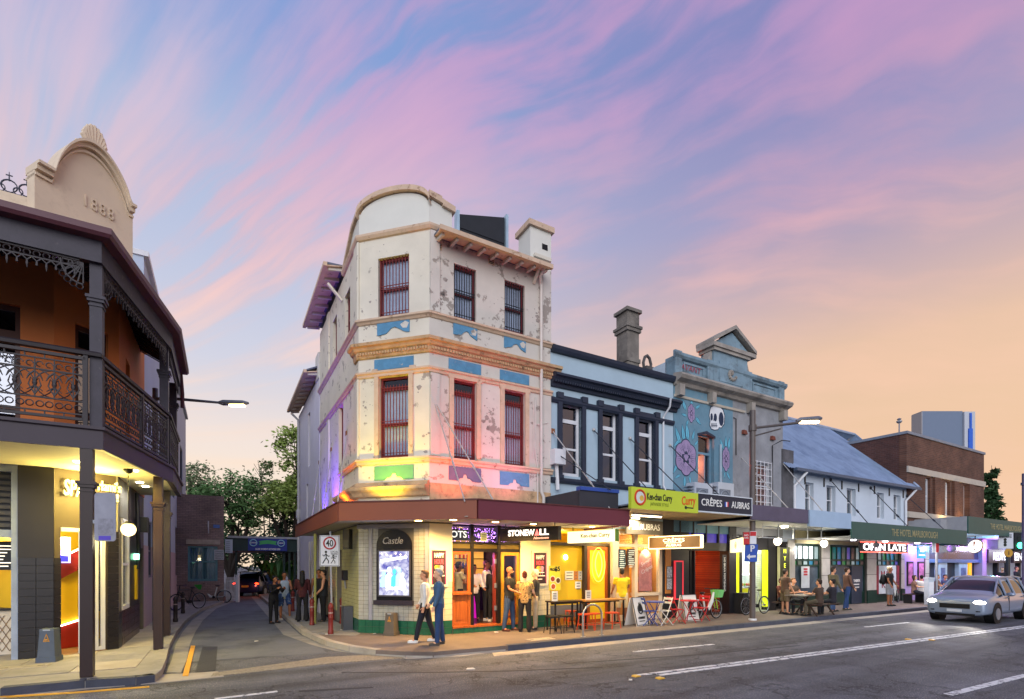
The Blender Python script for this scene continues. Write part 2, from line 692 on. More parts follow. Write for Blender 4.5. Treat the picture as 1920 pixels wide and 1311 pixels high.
 # ---------------------------------------------------------------- ground, road, lane
M_asph=mat('asphalt','52545b',0.78,var=0.22,vs=1.3,bump=0.5,bs=90,dark='2e2f35',dark_amt=0.52,dark_scale=0.55,dark_w=0.25)
nt=M_asph.node_tree
_sp=nt.nodes.new('ShaderNodeTexNoise');_sp.inputs['Scale'].default_value=48;_sp.inputs['Detail'].default_value=2
_ge=nt.nodes.new('ShaderNodeNewGeometry');nt.links.new(_ge.outputs['Position'],_sp.inputs['Vector'])
_mr=nt.nodes.new('ShaderNodeMapRange');_mr.inputs[1].default_value=0.57;_mr.inputs[2].default_value=0.70
nt.links.new(_sp.outputs['Fac'],_mr.inputs[0])
_mx=nt.nodes.new('ShaderNodeMix');_mx.data_type='RGBA';_mx.inputs[7].default_value=C('9a9792')
_pb=nt.nodes['Principled BSDF']
def road_dot(v):
 d_=nt.nodes.new('ShaderNodeVectorMath');d_.operation='DOT_PRODUCT';d_.inputs[1].default_value=v
 nt.links.new(_ge.outputs['Position'],d_.inputs[0])
 return d_.outputs['Value']
_cb=nt.nodes.new('ShaderNodeCombineXYZ')
nt.links.new(road_dot((FA.ux*.07,FA.uy*.07,0)),_cb.inputs[0]);nt.links.new(road_dot((-FA.uy*1.6,FA.ux*1.6,0)),_cb.inputs[1])
_wr=nt.nodes.new('ShaderNodeTexNoise');_wr.inputs['Scale'].default_value=1.0;_wr.inputs['Detail'].default_value=5
nt.links.new(_cb.outputs[0],_wr.inputs['Vector'])
_wm=nt.nodes.new('ShaderNodeMapRange');_wm.inputs[1].default_value=.3;_wm.inputs[2].default_value=.7;_wm.inputs[3].default_value=.55;_wm.inputs[4].default_value=1.55
nt.links.new(_wr.outputs['Fac'],_wm.inputs[0])
_vo=nt.nodes.new('ShaderNodeTexVoronoi');_vo.feature='DISTANCE_TO_EDGE';_vo.inputs['Scale'].default_value=.45
_vn=nt.nodes.new('ShaderNodeTexNoise');_vn.inputs['Scale'].default_value=2.2;_vn.inputs['Detail'].default_value=6
nt.links.new(_ge.outputs['Position'],_vn.inputs['Vector'])
_va=nt.nodes.new('ShaderNodeVectorMath');_va.operation='MULTIPLY_ADD';_va.inputs[1].default_value=(1.1,1.1,1.1)
nt.links.new(_vn.outputs['Color'],_va.inputs[0]);nt.links.new(_ge.outputs['Position'],_va.inputs[2]);nt.links.new(_va.outputs[0],_vo.inputs['Vector'])
_vm=nt.nodes.new('ShaderNodeMapRange');_vm.inputs[1].default_value=.004;_vm.inputs[2].default_value=.014;_vm.inputs[3].default_value=.45;_vm.inputs[4].default_value=1.0
nt.links.new(_vo.outputs['Distance'],_vm.inputs[0])
_src=_pb.inputs['Base Color'].links[0].from_socket
nt.links.new(_mr.outputs[0],_mx.inputs[0]);nt.links.new(_src,_mx.inputs[6])
_mm=nt.nodes.new('ShaderNodeMath');_mm.operation='MULTIPLY';nt.links.new(_wm.outputs[0],_mm.inputs[0]);nt.links.new(_vm.outputs[0],_mm.inputs[1])
_sc=nt.nodes.new('ShaderNodeVectorMath');_sc.operation='SCALE';nt.links.new(_mx.outputs[2],_sc.inputs[0]);nt.links.new(_mm.outputs[0],_sc.inputs['Scale'])
nt.links.new(_sc.outputs[0],_pb.inputs['Base Color'])
M_lane=mat('lane_asphalt','63666d',0.8,var=0.15,vs=1.1,bump=0.5,bs=70,dark='45464b',dark_amt=0.5,dark_scale=0.8,dark_w=0.2)
M_conc=mat('concrete','8d8983',0.8,var=0.16,vs=2.0,bump=0.25,bs=40,dark='6d6964',dark_amt=0.46,dark_scale=1.6,dark_w=0.2)
M_conc2=mat('pale_concrete','a39b90',0.8,var=0.14,vs=2.2,bump=0.3,bs=50,dark='857c72',dark_amt=0.45,dark_scale=1.4,dark_w=0.2)
M_aggr=mat('aggregate','8b8375',0.9,var=0.5,vs=38,bump=0.9,bs=45)
M_kerb=mat('bluestone','3f4350',0.7,var=0.2,vs=3,bump=0.5,bs=25)
M_fpath=mat('footpath_asphalt','6e625a',0.82,var=0.16,vs=1.2,bump=0.4,bs=80,dark='5c5049',dark_amt=0.47,dark_scale=0.9,dark_w=0.2)
M_white=mat('road_paint','d8d8d8',0.7,var=0.1,vs=8,dark='77777b',dark_amt=0.47,dark_scale=7,dark_w=0.05)
M_yline=mat('yellow_paint','d69c2f',0.7,var=0.1,vs=8,dark='8a734d',dark_amt=0.38,dark_scale=8,dark_w=0.08)
struct(B().box(-400,600,-300,900,-1.0,0.0).obj('ground',M_asph))
GV=-2.48-0.42
# lane surface
lane_pts=[SI.w(2.2,-1.2),SI.w(-30,-1.2),SI.w(-30,-5.2),SI.w(1.6,-5.2)]
struct(B().plan([XY(p)for p in lane_pts],-0.02,0.005).obj('lane_road',M_lane))
# footpath on the pub's side: kerb path from the main road round the corner into the lane
kp=[FA.w(60,KERB),FA.w(0.95,KERB)]+[gp(812,1222.5,FP),gp(760,1222,FP),gp(705,1219,FP),gp(655,1212,FP),gp(612,1202,FP)]+[SI.w(-1.2,-1.28),SI.w(-26,-1.28)]
inner=[SI.w(-26,3.0),SI.w(-3,4.0),FA.w(8,6),FA.w(60,6)]
ring=[XY(p)for p in kp]+[XY(p)for p in inner]
struct(B().plan(list(reversed(ring)),0.0,FP).obj('footpath',M_fpath))
# concrete slabs of the lane footpath and at the corner (separate flags)
flags=struct(B().plan([XY(SI.w(-26,-1.1)),XY(SI.w(-0.3,-1.1)),XY(SI.w(0.55,-0.2)),XY(SI.w(0.2,0.0)),XY(SI.w(-26,0.0))],FP-0.03,FP+0.004).obj('lane_footpath',M_conc))
u=-0.5
while u>-22:
 L=1.5+random.uniform(-.1,.1)
 pbox('paving_slab',M_conc,flags,SI,u-L+0.012,u-0.012,-1.12,-0.02,FP-0.02,FP+0.012+random.uniform(0,.004))
 u-=L
 # kerb stones
kerb=struct(B().plan([XY(FA.w(0.95,KERB+0.16)),XY(FA.w(0.95,KERB+0.02)),XY(FA.w(60,KERB+0.02)),XY(FA.w(60,KERB+0.16))],-0.05,FP-0.01).obj('kerb',M_kerb))
u=1.0
while u<58:
 L=random.choice((1.1,1.25,1.4))
 pbox('kerb_stone',M_kerb,kerb,FA,u+0.006,u+L-0.006,KERB-0.012+random.uniform(0,.006),KERB+0.17,-0.05,FP+0.006+random.uniform(-.003,.003))
 u+=L
kl=B()
for a,b in zip(kp[1:-1],kp[2:]):
 d=(b-a).length
 n=max(1,round(d/1.2))
 dv=(b-a)/n
 nn=Vector((dv.y,-dv.x,0)).normalized()*0.15
 ramp=0.5*(a.x+b.x)>-3.0 and a.y<12
 h=0.045 if ramp else FP+0.008
 for i in range(n):
  p,q=a+dv*(i+.01),a+dv*(i+.99)
  kb=B().plan([XY(q-nn*.05),XY(q+nn),XY(p+nn),XY(p-nn*.05)][::-1],-0.05,h)
  kb.obj('kerb_stone',M_conc2,kerb)
  # concrete gutters
struct(B().plan([XY(FA.w(0.4,KERB-0.45)),XY(FA.w(60,KERB-0.42)),XY(FA.w(60,KERB+.05)),XY(FA.w(0.6,KERB+.05))],-0.02,0.006).obj('gutter',M_conc2))
gl=[gp(700,1224),gp(640,1216),gp(600,1208)]+[SI.w(-1.4,-1.34),SI.w(-26,-1.34)]
go=[gp(690,1229),gp(630,1221),gp(585,1210)]+[SI.w(-1.6,-1.75),SI.w(-26,-1.72)]
struct(B().plan([XY(p)for p in gl]+[XY(p)for p in reversed(go)],-0.02,0.009).obj('gutter',M_conc))
# pale strip of concrete and exposed aggregate across the mouth of the lane
struct(B().plan([XY(gp(x,y))for x,y in((395,1270),(620,1245),(800,1231),(790,1224),(610,1233),(400,1263))],-0.02,0.012).obj('gutter',M_aggr))
struct(B().plan([XY(gp(x,y))for x,y in((0,1310),(170,1292),(300,1281),(420,1269),(408,1260),(300,1266),(0,1297))],-0.02,0.010).obj('gutter',M_conc2))
struct(B().plan([XY(gp(x,y))for x,y in((760,1236),(860,1232),(1010,1214),(880,1218),(800,1222),(740,1227))],-0.02,0.013).obj('gutter',M_conc2))
# left-hand footpath
lk=[gp(-420,1345,FP),gp(0,1291,FP),gp(160,1276,FP),gp(255,1270.5,FP),gp(290,1266,FP),gp(303,1255,FP),gp(310,1237,FP),gp(318,1207,FP),gp(330,1185,FP),gp(347,1163,FP),gp(378,1141,FP),gp(420,1127,FP)]
li=[gp(350,1123,FP),Vector((-22,27,0)),Vector((-30,12,0)),Vector((-22,-2,0))]
struct(B().plan([XY(p)for p in lk+li],0.0,FP-0.012).obj('left_footpath',M_conc))
lf=[o for o in D.objects if o.name=='left_footpath'][0]
LA=Fr(-9.32,10.21,29.9)
LC=Fr(-9.32,10.21,65.0)
LCU=LC.U(223)
C2=LC.w(LCU,0)
LL=Fr(C2.x,C2.y,119.9)
# flags of the left footpath, laid square to the road and clipped to the kerb by size
import mathutils.geometry as mg
poly=[Vector(XY(p))for p in lk+li]
def inside(p):
 c=False
 n=len(poly)
 j=n-1
 for i in range(n):
  a,b=poly[i],poly[j]
  if(a.y>p[1])!=(b.y>p[1])and p[0]<(b.x-a.x)*(p[1]-a.y)/(b.y-a.y)+a.x:
   c=not c
  j=i
 return c
for i in range(-6,8):
 for j in range(-6,26):
  L,Wd=0.95,0.95
  u0,v0=i*L-0.3,j*Wd-3.0
  cs=[LA.w(u0+a,v0+b)for a in(0.0,L)for b in(0,Wd)]
  if all(inside(c)for c in cs):
   pbox('paving_slab',M_conc2 if random.random()<.35 else M_conc,lf,LA,u0+.006,u0+L-.006,v0+.006,v0+Wd-.006,0.02,FP+random.uniform(-.002,.003))
lkerb=struct(B().plan([XY(lk[3]),XY(lk[4]),XY(lk[4]+Vector((-.2,.1,0))),XY(lk[3]+Vector((-.1,.12,0)))],-.03,FP-.02).obj('left_kerb',M_kerb))
for k,(a,b)in enumerate(zip(lk[:-1],lk[1:])):
 n=max(1,round((b-a).length/1.1))
 dv=(b-a)/n
 nn=Vector((-dv.y,dv.x,0)).normalized()*0.17
 for i in range(n):
  p,q=a+dv*(i+.008),a+dv*(i+.992)
  B().plan([XY(p-nn*.04),XY(q-nn*.04),XY(q+nn),XY(p+nn)],-0.05,FP+.006).obj('kerb_stone',M_kerb if k<4 else M_conc,lkerb)
ll2=[gp(312,1262),gp(322,1238),gp(330,1208),gp(342,1186),gp(360,1164),gp(392,1141),gp(430,1128)]
ll3=[gp(340,1262),gp(350,1238),gp(356,1208),gp(366,1186),gp(380,1164),gp(406,1141),gp(440,1128)]
struct(B().plan([XY(p)for p in ll3]+[XY(p)for p in reversed(ll2)],-0.02,0.011).obj('gutter',M_conc))
# ---------------------------------------------------------------- painted markings
def mark(pts,m,z=0.016,name='road_marking'):
 return struct(B().plan([XY(gp(x,y))for x,y in pts][::-1],0.001,z).obj(name,m))
def stripe(u0,u1,v,w,m=M_white):
 return struct(B(FA).box(u0,u1,v-w/2,v+w/2,0.001,0.008).obj('road_marking',m))
def fuv(px,py):
 p=gp(px,py)-FA.o
 return p.x*FA.ux+p.y*FA.uy,-p.x*FA.uy+p.y*FA.ux
p0,p1=gp(1200,1268.5),gp(1915,1176)
for off in(-0.085,0.085):
 d=(p1-p0).normalized()
 nn=Vector((-d.y,d.x,0))
 a,b=p0+nn*off+d*(0.0 if off>0 else 0.35),p0+d*60+nn*off
 struct(B().plan([XY(a-nn*.05),XY(b-nn*.05),XY(b+nn*.05),XY(a+nn*.05)],0.001,0.008).obj('road_marking',M_white))
for(xa,ya,xb,yb,w)in((1186,1222.5,1338,1208.5,.09),(1622,1176,1704,1167.5,.09),(1778,1303,1925,1266,.12),(402,1311,520,1297,.08),(1000,1160,1000,1160,.0)):
 if w==0:
  continue
 a,b=gp(xa,ya),gp(xb,yb)
 d=(b-a).normalized()
 nn=Vector((-d.y,d.x,0))*w/2
 struct(B().plan([XY(a-nn),XY(b-nn),XY(b+nn),XY(a+nn)],0.001,0.008).obj('road_marking',M_white))
mark([(342,1269),(353,1269),(366,1212),(358,1212)],M_yline,0.018)
mark([(0,1309.5),(150,1300),(280,1289.5),(280,1288.3),(150,1298.5),(0,1307.5)],M_yline,0.018)
# raised markers
for i,(x,y)in enumerate(((1238,1273),(1703,1199.5),(1747,1201),(1193,1269))):
 p=gp(x,y)
 b=B(Fr(p.x,p.y,29.9))
 b.prism([(-.07,0.004),(.07,.004),(.045,.028),(-.045,.028)],-.055,.055)
 tag(b.obj('road_stud',mat('stud_yellow','d8a83a',.4,var=.1)),('yellow road stud at the near end of the double centre line','yellow road stud on the far side of the double line, left of a pair','yellow road stud on the near side of the double line, right of a pair','yellow road stud at the very tip of the double centre line')[i],'road stud','road studs along the centre line')
 # asphalt patches and sealed cracks
M_patch=mat('asphalt_patch','35363c',0.75,var=.15,vs=2,bump=.4,bs=80)
for pts in([(0,0)],):
 pass
for(pts)in([(640,1262),(800,1262),(960,1259),(1130,1252),(1130,1250.6),(960,1257.6),(800,1260.4),(640,1261)],[(1060,1245),(1300,1229),(1500,1211),(1500,1210.2),(1300,1228),(1060,1244)],[(560,1298),(700,1290),(700,1288),(560,1295)]):
 mark(pts,M_patch,0.0035,'asphalt_crack')
mark([(366,1262),(404,1258),(408,1213),(380,1213)],M_patch,0.0095,'asphalt_patch')
# drain grate slot in the kerb, service covers
for i,(x0,y0,x1,y1,lab)in enumerate(((985,1202,1040,1196,'pale metal service cover in the footpath by the dropped kerb'),(10,1254,75,1248,'pale metal service cover in the footpath left of the bin'))):
 a,b=gp(x0,y0,FP),gp(x1,y1,FP)
 c=(a+b)/2
 o=B(Fr(c.x,c.y,29.9)).box(-.36,.36,-.16,.16,FP-.02,FP+.009).obj('service_cover',mat('cover_steel','b3aa9a',.5,metal=.4,var=.2,vs=6))
 tag(o,lab,'service cover')
 for k in range(2):
  pbox('lift_slot',mat('slot_dark','222222',.8),o,Fr(c.x,c.y,29.9),-.3+k*.5,-.2+k*.5,-.012,.012,FP,FP+.012)
  # litter and leaves on the road
M_lit=mat('litter','d9d4c8',.8,var=.1)
for i,(x,y,s)in enumerate(((882,1255,.09),(1182,1276,.05),(930,1186,.08),(1190,1166,.07),(612,1190,.05),(640,1182,.04),(702,1189,.04),(735,1188,.04),(480,1203,.05))):
 p=gp(x,y,FP if y<1210 and x>560 else 0)
 b=B(Fr(p.x,p.y,random.uniform(0,180)))
 b.plan([(-s,-s*.5),(s*.9,-s*.7),(s*.7,s*.5),(-s*.6,s*.6)],p.z+.006,p.z+.02)
 tag(b.obj('litter_scrap',M_lit),('pale scrap of litter in the road before the dropped kerb','small pale scrap in the road left of the double line','pale scrap on the footpath before the pub door','pale scrap on the footpath by the orange stools','tiny pale scrap near the sign post','tiny pale scrap by the grey cabinet','tiny pale scrap left of the brown bin','tiny pale scrap beside the brown bin','pale scrap lying in the lane')[i],'litter','scraps of litter')
 # ================================================================ corner pub
M_cream=mat('cream_paint','d8d0bf',0.75,var=0.08,vs=1.2,bump=0.25,bs=9,dark='a1978c',dark_amt=0.405,dark_scale=2.6,dark_w=0.025)
M_cream2=mat('cream_paint_dimmed','cbc4ba',0.75,var=0.09,vs=1.0,bump=0.25,bs=9,dark='978d84',dark_amt=0.42,dark_scale=2.6,dark_w=0.025)  # greyer cream puts the weaker light on the road face into the paint
M_cleanp=mat('clean_cream','d6d4ca',0.75,var=0.05,vs=1.0,bump=0.1,bs=9)
M_trim=mat('tan_trim','cbb096',0.7,var=0.10,vs=4,bump=0.2,bs=25,dark='9a7a63',dark_amt=0.42,dark_scale=5,dark_w=0.08)
M_trimd=mat('weathered_trim','bd9c76',0.8,var=0.2,vs=5,bump=0.4,bs=25,dark='6f5a45',dark_amt=0.45,dark_scale=4,dark_w=0.12)
M_maroon=mat('maroon_joinery','6b1c22',0.45,var=0.12,vs=6)
M_redbar=mat('red_bars','7a2a22',0.5,var=0.15,vs=8)
M_bluep=mat('blue_panel','5589ab',0.75,var=0.16,vs=5,bump=0.25,bs=20,dark='a5a8a4',dark_amt=.37,dark_scale=6,dark_w=.03)
M_greenp=mat('green_panel','558f78',0.7,var=0.08,vs=4)
M_navyp=mat('slate_blue_panel','5d6687',0.7,var=0.10,vs=4)
M_curt=mat('curtain','e3e6f0',0.9,var=0.1,vs=9)
M_dark=mat('dark_room','16141a',0.9,var=0.1)
M_glass=glass_mat('window_glass','eef2f6',0.05)
M_white_p=mat('white_paint','d9dadd',0.55,var=0.06,vs=3)
M_steel=mat('galv_steel','9a9da3',0.45,metal=0.6,var=0.1,vs=6)
M_rod=mat('stay_rod_paint','b9b6b2',0.5,metal=0.3,var=0.15,vs=5)
M_blackm=mat('black_metal','17171a',0.45,var=0.1)
def window(bld,fr,u0,u1,z0,z1,fm,v=0.10,bars=0,barm=None,top=0.0,mid=0.48,curtain=True,ft=0.065,muntins=0,sill=None,name='window',cm=None,gm=None):
 w=B(fr)
 w.box(u0,u0+ft,v,v+.09,z0,z1);w.box(u1-ft,u1,v,v+.09,z0,z1)
 w.box(u0+ft,u1-ft,v,v+.09,z0,z0+ft*1.3);w.box(u0+ft,u1-ft,v,v+.09,z1-ft,z1)
 H=z1-z0
 if top:
  zt=z1-H*top
  w.box(u0+ft,u1-ft,v+.005,v+.085,zt-ft*.7,zt+ft*.7)
 if mid:
  zm=z0+(H*(1-top))*mid
  w.box(u0+ft,u1-ft,v+.01,v+.08,zm-ft*.4,zm+ft*.4)
 for k in range(muntins):
  um=u0+(u1-u0)*(k+1)/(muntins+1)
  w.box(um-.015,um+.015,v+.02,v+.07,z0+ft,z1-ft)
 o=w.obj(name,fm,bld)
 B(fr).box(u0+ft*.5,u1-ft*.5,v+.045,v+.05,z0+ft*.5,z1-ft*.5).obj('pane',gm or M_glass,o)
 b=B(fr)
 b.box(u0+.01,u1-.01,v+.42,v+.44,z0,z1)
 b.obj('room_backing',M_dark,o)
 if curtain:
  c=B(fr)
  n=26
  pts=[]
  for i in range(n+1):
   a=u0+ft+(u1-u0-2*ft)*i/n
   pts.append((a,v+.1+.018*math.sin(i*1.9)+.01*math.sin(i*.7)))
  zc1=z1-H*top-.03
  P=[(a,q,z0+.04)for a,q in pts]+[(a,q,zc1)for a,q in pts]
  c.add(P,[(i,i+1,i+n+2,i+n+1)for i in range(n)])
  c.obj('curtain',cm or M_curt,o)
 if bars:
  bm_=barm or M_redbar
  zt=z1-H*top-.02
  for k in range(bars):
   ub=u0+ft*.6+(u1-u0-ft*1.2)*k/(bars-1)
   pbox('bar',bm_,o,fr,ub-.009,ub+.009,v-.05,v-.032,z0+.06,z1-H*top+.08)
  for zz in(z0+.14,z0+(H*(1-top))*mid+.03,z0+(H*(1-top))*mid+.10,z1-H*top+.02):
   pbox('cross_bar',bm_,o,fr,u0+.01,u1-.01,v-.032,v-.018,zz-.01,zz+.01)
 if sill:
  B(fr).box(u0-.06,u1+.06,-.06,v,z0-.09,z0).obj('sill',sill,o)
 return o
pub=thing('corner_pub','cream three storey corner pub with peeling paint, rounded parapet and blue panels','building',(PR.x,PR.y,0))
ZE=10.95
UE=FA.U(1032)
zc=lambda y:CH.Z(735,y)
zf=lambda px,y:FA.Z(px,y)
# openings
cw=[(CH.U(709),CH.U(767),zc(592),zc(481)),(CH.U(711),CH.U(767),zc(858),zc(705))]
fw=[(FA.U(851),FA.U(893),8.78,10.25),(FA.U(946),FA.U(984),8.80,10.25),(FA.U(850),FA.U(893),4.93,7.10),(FA.U(945),FA.U(984),4.90,7.08)]
sw=[(SI.U(646.5),SI.U(652)-.1,8.80,10.3),(SI.U(624),SI.U(631.5),8.80,10.3),(SI.U(635),SI.U(643.5),4.9,7.1)]
sw[0]=(sw[0][0],sw[0][0]+.75,8.80,10.25)
W1=3.15
B(CH).grid(0,UC,W1,10.98,0,.35,cw).obj('wall',M_cream,pub)
B(FA).grid(0.0,UE,W1,ZE,0.0,.35,fw).obj('wall',M_cream2,pub)
B(SI).grid(-6.4,0.0,W1,ZE,0.0,.35,sw).obj('wall',M_cream,pub)
# core behind the facades closes the rooms off
core=[CH.w(.4,.9),CH.w(UC-.4,.9),FA.w(UE-.02,.85),FA.w(UE-.02,7),SI.w(-6.4,6),SI.w(-6.4,.85)]
B().plan([XY(p)for p in core],W1,ZE-.1).obj('inner_core',M_dark,pub)
B(SI).box(-6.4,-6.1,.36,5,W1,ZE).obj('rear_wall',M_cream,pub)
B(FA).box(UE-.3,UE-.01,.36,7,3.2,11.2).obj('party_wall',M_cream2,pub)
for i,(a,b,c,d)in enumerate(cw):
 window(pub,CH,a,b,c,d,M_maroon,bars=10,top=.0 if i==0 else.14)
for i,(a,b,c,d)in enumerate(fw):
 window(pub,FA,a,b,c,d,M_maroon,bars=9,top=0 if i<2 else.16,barm=M_blackm if i<2 else None)
for i,(a,b,c,d)in enumerate(sw):
 window(pub,SI,a,b,c,d,M_maroon,bars=0,curtain=False)
 # interior lamp seen behind the upper curtain
b=B(CH);b.ball(((cw[0][0]+cw[0][1])/2-.22,.33,9.95),.03)
b.obj('room_lamp',emit('bulb','ffd9a0',14),pub)
# arched parapet over the splay
r_pts=[(0,10.98),(UC,10.98),(UC,11.75)]
n=18
zs,ztop=11.60,12.08
for i in range(n+1):
 a=math.pi*i/n
 r_pts.append((UC/2+UC/2*.97*math.cos(a),zs+(ztop-zs)*math.sin(a)**.9))
r_pts.append((0,11.6))
B(CH).prism(r_pts,.02,.34).obj('parapet',M_cleanp,pub)
cp=B(CH)
arc=[(UC/2+(UC/2+.04)*math.cos(math.pi*i/n),zs+(ztop-zs+.02)*math.sin(math.pi*i/n)**.9)for i in range(n+1)]
for(x0,z0),(x1,z1)in zip(arc[:-1],arc[1:]):
 cp.add([(x0,-.09,z0),(x1,-.09,z1),(x1,-.09,z1+.13),(x0,-.09,z0+.13),(x0,.38,z0),(x1,.38,z1),(x1,.38,z1+.13),(x0,.38,z0+.13)],[(1,0,3,2),(4,5,6,7),(0,1,5,4),(2,3,7,6)])
cp.obj('parapet_coping',M_trim,pub)
# parapet returns on both flanks
UR=FA.U(848)
B(FA).prism([(0.0,10.96),(UR,10.96),(UR,11.62),(0.0,11.78)],.02,.36).obj('parapet',M_cleanp,pub)
B(FA).prism([(-.02,11.80),(UR*.55,11.72),(UR*.55,11.66),(UR+.07,11.60),(UR+.07,11.75),(UR*.52,11.85),(UR*.52,11.9),(-.02,11.95)],-.07,.4).obj('parapet_coping',M_trim,pub)
B(SI).prism([(-1.9,10.96),(0,10.96),(0,11.72),(-.7,11.72),(-1.9,11.1)],.02,.34).obj('parapet',M_cleanp,pub)
B(SI).prism([(-1.98,11.06),(-.7,11.68),(-.02,11.72),(-.02,11.84),(-.72,11.8),(-1.98,11.2)],-.06,.38).obj('parapet_coping',M_trim,pub)
path=[SI.w(-6.4,0),CH.w(0,0),PR,FA.w(UE+.12,0)]
def band(name,prof,pth=None,m=None):
 return B().sweep([XY(p)for p in(pth or path)],prof).obj(name,m or M_trim,pub)
pshort=[SI.w(-1.93,0),CH.w(0,0),PR,FA.w(FA.U(828),0)]
band('string_course',[(0,10.93),(.05,10.95),(.09,11.02),(.09,11.08),(.04,11.12),(0,11.13)],pshort)
band('sill_course',[(0,8.60),(.03,8.61),(.06,8.66),(.1,8.69),(.1,8.74),(0,8.77)])
band('cornice',[(0,7.66),(.05,7.68),(.07,7.73),(.08,7.82),(.14,7.86),(.17,7.93),(.23,7.95),(.24,8.02),(.18,8.06),(0,8.08)],[SI.w(-.35,0),CH.w(0,0),PR,FA.w(UE+.3,0)],M_trimd)
band('architrave_course',[(0,7.14),(.04,7.15),(.05,7.21),(.09,7.24),(.09,7.29),(0,7.31)],[SI.w(-6.4,0),CH.w(0,0),PR,FA.w(UE+.05,0)])
band('sill_course',[(0,4.74),(.05,4.75),(.07,4.82),(.11,4.85),(.11,4.9),(0,4.92)],[SI.w(-2.4,0),CH.w(0,0),PR,FA.w(UE+.05,0)])
band('plinth_ledge',[(0,3.84),(.16,3.86),(.22,3.95),(.30,4.02),(.30,4.10),(.14,4.16),(.12,4.22),(.06,4.26),(0,4.27)],[SI.w(-2.2,0),CH.w(0,0),PR],M_trimd)
band('plinth_ledge',[(0,3.6),(.03,3.6),(.03,4.2),(0,4.2)],[PR,FA.w(UE,0)],M_trimd)
# dentils under the main cornice
dn=B()
for fr,a,b in((CH,.02,UC-.02),(FA,.03,UE+.1)):
 x=a
 while x<b:
  dn.fr=fr
  dn.box(x,x+.05,-.115,-.06,7.745,7.815)
  x+=.085
dn.obj('dentil_course',M_trimd,pub,kind='stuff')
# pilasters with shallow relief
for fr,a,b in((CH,-.02,.03),(SI,-.42,-.02),(SI,-4.75,-4.35),(FA,UE-.3,UE),(FA,.02,.28)):
 for z0,z1 in((4.93,7.13),(8.78,10.92)):
  B(fr).box(a,b,-.045,.01,z0,z1).obj('pilaster',M_cream if fr is not FA else M_cream2,pub)
  # architrave surrounds of the first floor windows
for fr,(a,b,c,d)in[(CH,cw[1])]+[(FA,w)for w in fw[2:]]:
 t=.13
 s_=B(fr)
 s_.box(a-t,a,-.05,.0,c-.02,d);s_.box(b,b+t,-.05,.0,c-.02,d);s_.box(a-t-.03,b+t+.03,-.055,0,d,d+.14)
 s_.box(a-t-.07,a-t+.1,-.06,0,d+.14,d+.21);s_.box(b+t-.1,b+t+.07,-.06,0,d+.14,d+.21)
 s_.obj('window_surround',M_trim,pub)
 # painted panels
for fr,(a,b,c,d),m0 in[(CH,cw[1],M_greenp),(FA,fw[2],M_navyp),(FA,fw[3],M_bluep)]:
 w=b-a
 B(fr).box(a-.14,b+.14,-.022,.0,7.33,7.62).obj('panel',M_bluep,pub)
 uu=(a+b)/2
 pts=[(a-.14,4.32),(uu-w*.32,4.32),(uu-w*.22,4.39),(uu-w*.1,4.40),(uu-.04,4.5),(uu+.04,4.5),(uu+w*.1,4.40),(uu+w*.22,4.39),(uu+w*.32,4.32),(b+.14,4.32),(b+.14,4.70),(a-.14,4.70)]
 B(fr).prism(pts,-.024,0).obj('panel',m0,pub)
rr=random.Random(4)
for fr,(a,b,c,d)in[(CH,cw[0]),(FA,fw[0]),(FA,fw[1])]:
 a,b=a-.02,b+.02
 top=[(b,8.60),(a,8.60)]
 low=[]
 for i in range(15):
  t=i/14
  low.append((a+(b-a)*t,8.28+(.16*math.exp(-((t-.55)/.22)**2))+rr.uniform(-.012,.03)))
 B(fr).prism(low+top,-.024,0).obj('panel',M_bluep,pub)
 B(fr).prism([(a+(b-a)*.72,8.50),(a+(b-a)*.8,8.40),(a+(b-a)*.92,8.39),(a+(b-a)*.99,8.52),(a+(b-a)*.87,8.58)],-.028,-.02).obj('peeled_patch',M_cream2,pub)
 # peeling flakes (raised paint edges) on the facades
fl=B()
for fr,u0,u1,z0,z1,k in((CH,.05,UC,8.2,10.8,70),(CH,.05,UC,4.3,7.1,60),(FA,.05,UE,8.15,10.6,110),(FA,.05,UE,3.7,7.1,110),(SI,-4.4,-.1,4.5,8.5,70)):
 holes={CH:cw,FA:fw,SI:sw}[fr]
 cl=[(rr.uniform(u0,u1),rr.uniform(z0,z1))for _ in range(9)]
 for _ in range(k):
  c0=rr.choice(cl)
  uu,zz=c0[0]+rr.gauss(0,.09),c0[1]+rr.gauss(0,.3)
  if not(u0<uu<u1 and z0<zz<z1)or any(h[0]-.2<uu<h[1]+.2 and h[2]-.1<zz<h[3]+.25 for h in holes):
   continue
  s0=rr.choice((.012,.02,.03,.05,.085))
  aa=rr.uniform(0,6.28)
  m_=rr.randint(5,7)
  fl.fr=fr
  fl.prism([(uu+s0*rr.uniform(.5,1.1)*math.cos(aa+6.283*i/m_),zz+s0*rr.uniform(.4,1)*math.sin(aa+6.283*i/m_))for i in range(m_)],-.004,.004)
fl.obj('peeled_paint',mat('bare_render','9a9089',.9,var=.25,vs=8),pub,kind='stuff')
# vents
for u_,z_ in((FA.U(822),10.55),(FA.U(921),10.62)):
 o=B(FA).box(u_-.1,u_+.1,-.012,.0,z_-.08,z_+.08).obj('air_vent',M_trim,pub)
 for k in range(3):
  pbox('slot',M_dark,o,FA,u_-.08,u_+.08,-.016,-.008,z_-.055+k*.045,z_-.035+k*.045)
